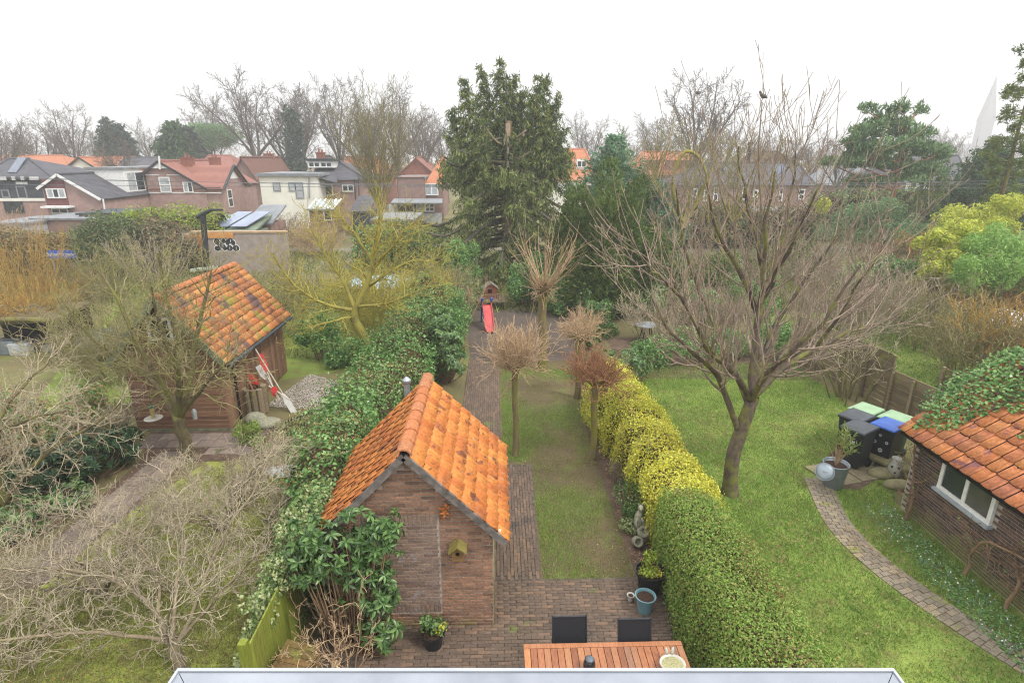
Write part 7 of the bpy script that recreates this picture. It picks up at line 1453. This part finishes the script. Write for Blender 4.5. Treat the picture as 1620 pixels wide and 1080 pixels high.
# stone bench with spotted pot
p = gr(1405, 728, .25); sb = thing('stone_bench', 'low mossy stone bench in front of the blue lidded bin', 'bench', (p.x, p.y, 0), ba); B().lathe([(.001, .2), (.5, .2), (.52, .25), (.5, .28), (.0001, .285)], 20, sy=.5).build('seat', plain('mossy_bench_stone', hx('6d6848'), hx('8c8560'), 8, .9, bump=.5), sb); B().b2(-.35, -.22, -.15, .15, 0, .199).build('leg', m_stat, sb); B().b2(.22, .35, -.15, .15, 0, .199).build('leg', m_stat, sb)
p = gr(1415, 742, .2); sp_ = thing('spotted_pot', 'white glazed jug with dark round spots beside the shed corner', 'jug', (p.x, p.y, .0)); B().lathe([(.09, 0), (.13, .08), (.14, .2), (.12, .34), (.085, .42), (.1, .5), (.085, .5), (.07, .42)], 20).torus((.13, 0, .33), .07, .014, 14, 6, rotx(1.57)).build('jug', m_cer, sp_, smooth=True)
for a, z in ((3.6, .3), (4.2, .18), (4.7, .3), (5.2, .2)): B().ball((.12 * math.cos(a), .12 * math.sin(a), z), .03, 8, 6, (1, 1, 1)).build('spot', m_pblack, sp_)
# galvanised can with an oleander in it and its lid leaning in front
p = gr(1316, 768); cn_ = thing('zinc_bin', 'galvanised dustbin holding a willowy evergreen at the head of the curved path', 'bin', (p.x, p.y, .0)); pr = [(.19, 0), (.2, .02)]
for i in range(8): pr += [(.2 + i * .0075, .06 + i * .06), (.212 + i * .0075, .075 + i * .06)]
pr += [(.265, .56), (.28, .575), (.265, .59), (.25, .57), (.235, .5)]; B().lathe(pr, 28).build('can', m_zinc, cn_, smooth=True); B().lathe([(.245, .51), (.1, .53), (.0001, .53)], 18).build('soil', m_soilp, cn_)
for s_ in (-1, 1): B().torus((s_ * .265, 0, .45), .05, .008, 14, 6, roty(math.pi / 2)).build('handle', m_zinc, cn_)
ol = thing('oleander', 'willowy evergreen with long narrow leaves growing in the galvanised bin', 'plant', (p.x, p.y, .52)); g = random.Random(3); ln = []; C = []; D = []
for i in range(22):
    a = g.uniform(0, 6.28); k = g.uniform(.05, .45); e = Vector((math.cos(a) * k * 1.1, math.sin(a) * k * 1.1 + .05, g.uniform(.45, 1.0))); q_ = spline([(0, 0, 0), e * .5 + UP * .1, e], 6); ln.append((q_, [.009, .008, .007, .006, .005, .005, .004], 0))
    for j in range(20): f = g.uniform(2.8, 5.99); k_ = int(f); C.append(q_[k_].lerp(q_[k_ + 1], f - k_)); D.append((rv(g, .5) + UP * .7 + Vector((e.x, e.y, 0))).normalized())
C = np.array([tuple(c) for c in C]); D = np.array([tuple(d) for d in D]); C = C + D * .06; V, F = leaf_quads(C, D, rand_dirs(len(C)), .14 * N.uniform(.7, 1.2, len(C)), .022); stuff(link('leaves', np_mesh('leaves', V, F, lm('oleander_leaves', '5f7a3a', '7a8f4a', '9aa05a', rough=.4), np.repeat(N.random(len(C)), 4)), ol)); link('stems', tubes(ln, 5, .003, 'stems', m_twt), ol)
p2 = gr(1308, 766); ld = thing('leaning_disc', 'round zinc dustbin lid leaning against the galvanised dustbin', 'dustbin lid', tuple(dp(1305, 746, p.y - .2))); m_ = (rotz(-.5) @ rotx(1.0)) * .7; B().lathe([(.27, -.03), (.275, 0), (.2, .03), (.1, .045), (.0001, .05)], 28, m=m_).torus((0, 0, 0), .27, .012, 28, 6, m_).torus(m_ @ Vector((0, 0, .015)), .19, .008, 24, 6, m_).build('disc', m_zinc, ld, smooth=True); B().torus(m_ @ Vector((0, 0, .06)), .045, .009, 14, 6, m_ @ rotx(1.57)).build('handle', m_zinc, ld)
# slide and playhouse
p = gr(776, 528); so = Vector((p.x, p.y, 0)); sd_ = thing('slide', "red children's slide with blue steps at the end of the back path", 'slide', so, .12); sd_.scale = (.85, .8, .85); m_red = plain('red_plastic', hx('a8383a'), hx('bf4c4a'), 4, .35, .4, bump=.03); m_pbl = plain('blue_plastic', hx('1f3f86'), hx('2c509a'), 4, .35, .4, bump=.03)
ch_ = spline([(0, 0, .1), (0, .45, .22), (0, 1.1, .75), (0, 1.5, 1.02), (0, 1.75, 1.05)], 14)
b = B(); nn_ = len(ch_)
for q_ in ch_: b.v += [(-.24, q_.y, q_.z + .13), (-.21, q_.y, q_.z + .13), (-.19, q_.y, q_.z), (.19, q_.y, q_.z), (.21, q_.y, q_.z + .13), (.24, q_.y, q_.z + .13)]
for i in range(nn_ - 1):
    for j in range(5): k = i * 6 + j; b.f.append((k, k + 1, k + 7, k + 6))
b.build('chute', m_red, sd_)
for s_ in (-1, 1): B().tube([(s_ * .25, 2.25, 0), (s_ * .24, 1.85, 1.0), (s_ * .24, 1.78, 1.3), (s_ * .24, 1.6, 1.32)], .04, 8).build('side_rail', m_pbl, sd_)
for i in range(4): B().b2(-.22, .22, 2.14 - i * .1 - .06, 2.14 - i * .1 + .06, .2 + i * .22, .24 + i * .22).build('step', m_pbl, sd_)
for s_ in (-1, 1): B().ball((s_ * .24, 1.7, 1.36), .09, 10, 8).build('knob', m_pbl, sd_)
p = dp(777, 473, 27); ph = thing('playhouse', 'small red brown wooden playhouse on a raised platform under the spruce', 'playhouse', (p.x, 27, 0), .1); ph.scale = (.75, .75, .8); m_ph = plain('red_brown_wood', hx('70402f'), hx('8a5440'), 6, .8, stretch=(5, 5, .6)); hz_ = .55
B().prism([(-.42, hz_), (.42, hz_), (.42, hz_ + .62), (0, hz_ + .92), (-.42, hz_ + .62)], 0, .8).build('wall', m_ph, ph)
for s_ in (-1, 1): B().bar((s_ * .24, -.08, hz_ + .79), (s_ * .24, .9, hz_ + .79), .66, .025, (s_ * .58, 0, .81)).build('roof', plain('grey_shingle', hx('6a6058'), hx('7d7268'), 8), ph)
B().b2(-.2, .06, -.01, -.003, hz_ + .36, hz_ + .6).build('window', m_dark, ph); B().b2(-.9, .9, -.7, 1.0, hz_ - .08, hz_).build('platform', m_fence, ph)
for x in (-.8, .8):
    for y_ in (-.6, .9): B().b2(x - .05, x + .05, y_ - .05, y_ + .05, 0, hz_ - .081).build('post', m_fence, ph)
for i in range(9): B().b2(-.86 + i * .21, -.82 + i * .21, -.69, -.66, hz_ + .001, hz_ + .38).build('baluster', m_fence, ph)
B().b2(-.9, .9, -.71, -.65, hz_ + .38, hz_ + .43).build('handrail', m_fence, ph)
# oars by the wooden shed
g = random.Random(8); m_wp = plain('worn_white', hx('b9b7b0'), hx('d2d0ca'), 5, .6); m_or = plain('red_paint', hx('a82a2a'), hx('c03a34'), 5, .5); m_sh = plain('pale_shaft', hx('a39a8c'), hx('bdb3a2'), 6, .6)
def oar(lab, u0, v0, Y0, u1, v1, Y1, bl, two=None):
    a, c_ = dp(u0, v0, Y0), dp(u1, v1, Y1); t = thing('oar', lab, 'oar', a, 0, 'oars and paddles leaning at the wooden shed'); d = c_ - a; B().tube([(0, 0, 0), d], .02, 8).build('shaft', m_sh, t); n_ = d.normalized()
    for m_, e0, e1 in bl: s_ = n_.cross(Vector((.3, -.9, .2))).normalized(); B().slab([d * e0 - s_ * .03, d * (e0 * .7 + e1 * .3) - s_ * .085, d * e1 - s_ * .075, d * e1 + s_ * .075, d * (e0 * .7 + e1 * .3) + s_ * .085, d * e0 + s_ * .03], .02).build('blade', m_, t)
oar('long oar with dark handle and broad white blade down to the right', 404, 552, 15.6, 469, 658, 15.2, ((m_wp, .66, 1.0),))
oar('paddle with red blade pointing up against the shed wall', 441, 634, 15.3, 412, 561, 15.9, ((m_or, .62, 1.02),)); oar('white bladed paddle leaning left of the red one', 441, 632, 15.4, 409, 580, 15.7, ((m_wp, .62, 1.03), (m_or, .1, .28)))
oar('red and white paddle lying lowest on the bundle', 425, 610, 15.2, 458, 632, 15.1, ((m_or, .15, .4),)); oar('short red paddle blade sticking out of the log planter', 415, 616, 15.5, 397, 594, 15.4, ((m_or, .35, 1.1),))
oar('thin white pole crossing the bundle of oars', 420, 590, 15.6, 443, 633, 15.1, ())
# log planter, boulder, feeder, other bits of the left garden
p = gr(407, 652); lp_ = thing('log_planter', 'octagonal planter of upright half logs beside the wooden shed', 'planter', (p.x, p.y, 0)); lg = B().tube([(0, 0, 0), (0, 0, .82)], .085, 8).mesh('log', m_fence)
for i in range(10): o = link('log', lg, lp_, (math.cos(i * .628) * .27, math.sin(i * .628) * .27, RNG.uniform(-.03, .03)), i * .6)
B().lathe([(.24, .7), (.0001, .74)], 12).build('soil', m_soilp, lp_); B().bar((-.05, 0, .72), (-.09, -.06, 1.02), .09, .05).build('wood_offcut', m_hard, lp_)
def rock(name, lab, p, r_, sc, seed, mat=m_stat):
    V = rand_dirs(2, np.random.default_rng(seed)); b = B().ball((0, 0, 0), r_, 12, 8, sc); b.v = [tuple(np.array(v) * (1 + .35 * (fbm(np.array([v]) / r_, 1.3, seed)[0] - .5))) for v in b.v]; return tag(b.build(name, mat, None, (p[0], p[1], r_ * sc[2] * .5), smooth=True), lab, 'rock')
rock('boulder', 'rounded mossy boulder at the foot of the log planter', gr(407, 668), .28, (1.1, .9, .8), 3); rock('boulder', 'flat grey stone right of the mossy boulder', gr(425, 672), .3, (1.3, .9, .4), 4)
for i, (u, v, r_) in enumerate(((1395, 752, .26), (1420, 770, .22))): rock('boulder', ('mossy stone edging the grass before the stone bench', 'rounded stone at the corner of the right shed')[i], gr(u, v), r_, (1.5, .8, .5), 6 + i, plain('mossy_rock', hx('6f6a4c'), hx('8f8866'), 6, .9, bump=.6))
f0 = dp(243, 662, 13.0); fd = thing('bird_feeder', 'hanging tube bird feeder with a wide white tray', 'bird feeder', f0); B().lathe([(.2, .0), (.21, .02), (.19, .03), (.05, .02)], 18).build('tray', m_cer, fd); B().lathe([(.045, .03), (.045, .3)], 12).build('seed_tube', plain('seed', hx('8a7a4a'), hx('b3a06a'), 60), fd); B().lathe([(.06, .3), (.06, .34), (.02, .38), (.0001, .38)], 12).build('cap', plain('green_cap', hx('2c5a4a'), hx('386a58'), 5), fd); B().tube([(0, 0, .37), (.05, 0, .95)], .006, 5).build('hanging_wire', m_alu, fd)
f0 = dp(309, 662, 12.7); fd = thing('bird_feeder', 'small clear bird feeder hanging right of the apple trunk', 'bird feeder', f0); B().lathe([(.05, 0), (.055, .2), (.03, .25), (.0001, .26)], 12).build('body', m_curtain, fd); B().tube([(0, 0, .25), (0, 0, .75)], .006, 5).build('hanging_wire', m_alu, fd)
p = gr(462, 746); b = B().lathe([(.001, 0), (.62, 0), (.66, .03), (.6, .05), (.0001, .055)], 22, sy=.42); b.v = [(x * (1 + .09 * math.sin(5 * math.atan2(y, x))), y, z) for x, y, z in b.v]; tag(b.build('stone_slab', plain('blue_grey_stone', hx('8a939c'), hx('a5adb4'), 4, .6), None, p), 'blue grey flat stone slab left of the ivy hedge', 'slab')
w = thing('wire_border', 'low black wire border fence beside the pale pebbles', 'border fence', (*gr(455, 690).to_tuple()[:2], 0)); e = gr(500, 672) - gr(455, 690)
B().tube([(0, 0, .42), e + UP * .42], .01, 6).tube([(0, 0, .12), e + UP * .12], .008, 6).build('rail', m_alu, w)
for i in range(11): B().tube([e * (i / 10), e * (i / 10) + UP * .48], .009, 6).build('upright', m_alu, w)
# green stained fence and plank lidded box at the lower left
gf = thing('garden_fence', 'green stained board fence under the variegated ivy', 'fence', (-3.12, 5.55, 0)); m_alg = pieces_mat('algae_board', [(0, hx('6f7a2a')), (.5, hx('88913a')), (1, hx('7a7f35'))], scale=14, stretch=(4, 4, .4)); ub = brick_mesh('upright_board', .142, 1.35, .022, m_alg, .004)
pieces('upright_board', 'upright_boards', ub, [M4((0, .08 + i * .15, .675), Matrix(((0, 0, 1), (1, 0, 0), (0, 1, 0))) @ rotz(RNG.gauss(0, .01))) for i in range(14)], gf, Vector(gf.location)); B().b2(-.06, -.002, 0, 2.15, .3, .4).b2(-.06, -.002, 0, 2.15, 1.0, 1.1).build('rail', m_fence, gf); B().b2(-.05, .05, -.1, -.0, 0, 1.5).build('post', m_alg, gf)
zb = .75; c4 = [gr(455, 1010, zb), gr(507, 1022, zb), gr(493, 1062, zb), gr(434, 1046, zb)]; cx_ = sum(c4, Vector()) / 4; bx_ = thing('storage_box', 'wooden storage box with a mossy plank lid beside the green fence', 'box', (cx_.x, cx_.y, 0)); o4 = [c - cx_ for c in c4]; m_lid = pieces_mat('mossy_lid_board', [(0, hx('6b5638')), (.5, hx('80683f')), (1, hx('74663c'))], spots=[(hx('7d7d3a'), 5, .55)], scale=16)
u_, v_ = (o4[1] - o4[0]), (o4[3] - o4[0])
for i in range(4): a0, a1 = i / 3.2, (i + .94) / 3.2; B().slab([o4[0] + v_ * a0 + UP * zb, o4[0] + v_ * a1 + UP * zb, o4[0] + v_ * a1 + u_ + UP * zb, o4[0] + v_ * a0 + u_ + UP * zb], .03, (0, 0, 1)).build('lid_plank', m_lid, bx_)
B().slab([o4[0] * .93 + UP * (zb - .035), o4[0] * .93 + v_ * 1.2 + UP * (zb - .035), o4[0] * .93 + v_ * 1.2 + u_ * .93 + UP * (zb - .035), o4[0] * .93 + u_ * .93 + UP * (zb - .035)], zb - .04, (0, 0, 1)).build('box', m_lid, bx_)
# dark open shelter and sheets
p = gr(45, 562); lt2 = thing('log_shelter', 'dark open lean-to with a mossy curved roof beam at the left edge', 'shelter', (p.x, p.y, 0)); B().slab([(-2.2, -.2, 1.3), (1.5, -.2, 1.45), (1.5, 1.8, 1.6), (-2.2, 1.8, 1.5)], .12, (0, 0, 1)).build('roof', plain('moss_covered_roof', hx('4a4230'), hx('6b5f3e'), 3, .95, bump=.7), lt2); B().tube(spline([(-2.2, -.25, 1.22), (-.8, -.25, 1.42), (.4, -.25, 1.46), (1.5, -.25, 1.38)], 8), .09, 8).build('roof_beam', m_barkm, lt2); B().b2(-2.1, 1.4, 1.6, 1.7, 0, 1.38).build('back_wall', m_dark, lt2)
for x in (-1.2, 1.3): B().tube([(x, -.15, 0), (x + .03, -.15, 1.3)], .08, 8).build('post', m_barkp, lt2)
for i, (x, y_, s_, mm) in enumerate(((-.9, .3, .4, m_zinc), (-.3, .2, .35, m_curtain), (.3, .5, .45, m_pblack), (.9, .2, .3, m_zinc), (-1.6, .4, .4, m_pbrick2))): tag(B().b2(-s_, s_, -.25, .25, 0, s_ * 1.3).build('crate', mm, None, (p.x + x, p.y + y_, 0), bevel=.03), ('grey metal box second from left under the dark lean-to', 'pale box in the middle of the dark lean-to', 'large black crate in the right half of the dark lean-to', 'small grey box next to the right post of the dark lean-to', 'brown box at the left end of the dark lean-to')[i], 'box')
bush('bramble_cover', 'bare orange brown brambles lying over the mossy roof of the dark lean-to', p.x - .4, p.y + .9, 2.4, .7, 70, 130, m_two, sub=(6, 5), wob=.25, rmin=.007, z=1.45)
def sheet(name, lab, p, w, d, h, mat, rz_=0, cat='tarpaulin', seed=1):
    n_ = 14; xs, ys = np.meshgrid(np.linspace(-1, 1, n_), np.linspace(-1, 1, n_), indexing='ij'); r_ = np.maximum(np.abs(xs), np.abs(ys)); P = np.stack([xs.ravel() * w / 2, ys.ravel() * d / 2, np.zeros(n_ * n_)], 1); z = h * np.clip((1.05 - r_.ravel()) * 5, 0, 1) * (.8 + .35 * fbm(P, 3 / max(w, d) * 2, seed)); P[:, 2] = z + .01; F = np.array([(i * n_ + j, (i + 1) * n_ + j, (i + 1) * n_ + j + 1, i * n_ + j + 1) for i in range(n_ - 1) for j in range(n_ - 1)]); o = link(name, np_mesh(name, P, F, mat, smooth=True), None, (p[0], p[1], 0), rz_); return tag(o, lab, cat)
sheet('tarpaulin', 'dark green tarpaulin over a heap left of the wooden shed', gr(165, 560), 1.5, 2.0, .8, plain('green_tarp', hx('2f4a48'), hx('3f5e5a'), 3, .4, .4), .5)
p = gr(605, 470); pl2 = thing('garden_pool', 'round garden pool with a pale blue cover behind the lichen tree', 'pool', (p.x, p.y, 0)); B().lathe([(1.75, 0), (1.75, .75), (1.8, .78), (1.8, .82), (1.7, .82)], 32).build('wall', plain('pool_wall', hx('7f9aa8'), hx('93acb8'), 3, .5), pl2); B().lathe([(1.69, .8), (1.0, .77), (.0001, .75)], 32).build('cover', plain('pool_cover', hx('8fb8cc'), hx('a5c8d8'), 2, .4), pl2)
p = gr(1612, 560); gh_ = thing('plastic_tunnel', 'pale plastic sheeted garden tunnel at the right edge', 'greenhouse', (p.x + .3, p.y, 0), .4); bb = B(); 
for i in range(9):
    for yy_ in (-1.2, 1.2): bb.v.append((math.cos(math.pi * i / 8) * .9, yy_, math.sin(math.pi * i / 8) * 1.5 + .01))
bb.f = [(2 * i, 2 * i + 2, 2 * i + 3, 2 * i + 1) for i in range(8)] + [tuple(range(0, 18, 2))]; bb.build('sheet', plain('white_sheeting', hx('b8bcc0'), hx('d0d4d6'), 2.5, .35, .4), gh_)
for y_ in (-1.2, 0, 1.2): B().tube([(math.cos(math.pi * i / 8) * .92, y_, math.sin(math.pi * i / 8) * 1.52 + .01) for i in range(9)], .02, 6).build('hoop', m_alu, gh_)
p = gr(1022, 540); rt = thing('round_table', 'round grey garden table with slim dark legs beyond the low evergreen shrub', 'table', (p.x, p.y, 0)); B().lathe([(.42, .68), (.46, .7), (.42, .72), (.0001, .72)], 24).build('tabletop', m_grey, rt)
for a in (.8, 2.4, 4, 5.5): B().tube([(math.cos(a) * .15, math.sin(a) * .15, .68), (math.cos(a) * .32, math.sin(a) * .32, 0)], .02, 6).build('leg', m_alu, rt)
# pigeon in the top of the fruit tree
p = dp(1207, 152, 11.1); g = B(); g.tube(spline([(-.16, 0, -.06), (-.09, 0, -.03), (0, 0, 0), (.07, 0, .05), (.1, 0, .1)], 12), [.012, .022, .035, .05, .064, .07, .068, .06, .052, .044, .038, .036, .034], 12).ball((.11, 0, .125), .036, 12, 8).tube([(.14, 0, .122), (.168, 0, .115)], [.01, .002], 6).tube([(0, .02, -.06), (.0, .02, -.11)], .006, 5).tube([(0, -.02, -.06), (0, -.02, -.11)], .006, 5)
tag(g.build('pigeon', plain('pigeon_feathers', hx('4a453f'), hx('6b645c'), 30, .8), None, p, 2.2, True), 'plump grey brown bird perched high in the bare fruit tree', 'bird').scale = (.58, .58, .58)
pw = spline([tuple(p + Vector((0, 0, -.11))), tuple(p + Vector((.02, 0, -.5))), tuple(dp(1200, 250, 11.1)), tuple(dp(1205, 340, 11.1))], 10)
o = link('perch_branch', tubes([([q_ - Vector((5.1, 10.77, 0)) for q_ in pw], [.008, .009, .01, .011, .012, .013, .014, .015, .016, .017, .018], 0)], 6, .006, 'perch_branch', m_twr), ct)
# snowdrops and small bulbs along the right shed
k = 260; C = np.stack([N.uniform(7.5, 8.2, k), N.uniform(5.6, 10.2, k), N.uniform(.05, .12, k)], 1); V, F = leaf_quads(C, N.normal(size=(k, 3)) * .4 + [0, 0, 1.], rand_dirs(k), .14, .015); o = stuff(link('bulb_leaves', np_mesh('bulb_leaves', V, F, lm('bulb_green', '6f8f7a', '8aa594'), np.repeat(N.random(k), 4)))); o['label'] = 'grey green bulb leaves in clumps along the right shed'
C2 = C[:120] + [0, 0, .06]; V, F = leaf_quads(C2, rand_dirs(120), rand_dirs(120), .03, .025); o = stuff(link('snowdrops', np_mesh('snowdrops', V, F, m_white, np.repeat(N.random(120), 4)))); o['label'] = 'tiny white spring flowers along the right shed'
# ================================================================ misty air
hz = B().b2(-520, 520, -30, 545, -1, 75); hm = bpy.data.materials.new('misty_air'); hm.use_nodes = True; ht = hm.node_tree; ht.nodes.clear()
pv = ht.nodes.new('ShaderNodeVolumePrincipled'); ov = ht.nodes.new('ShaderNodeOutputMaterial'); pv.inputs['Color'].default_value = (.97, .98, 1, 1); pv.inputs['Density'].default_value = .0015; pv.inputs['Anisotropy'].default_value = .2
ht.links.new(pv.outputs[0], ov.inputs['Volume']); ho = hz.build('haze', hm); stuff(ho)
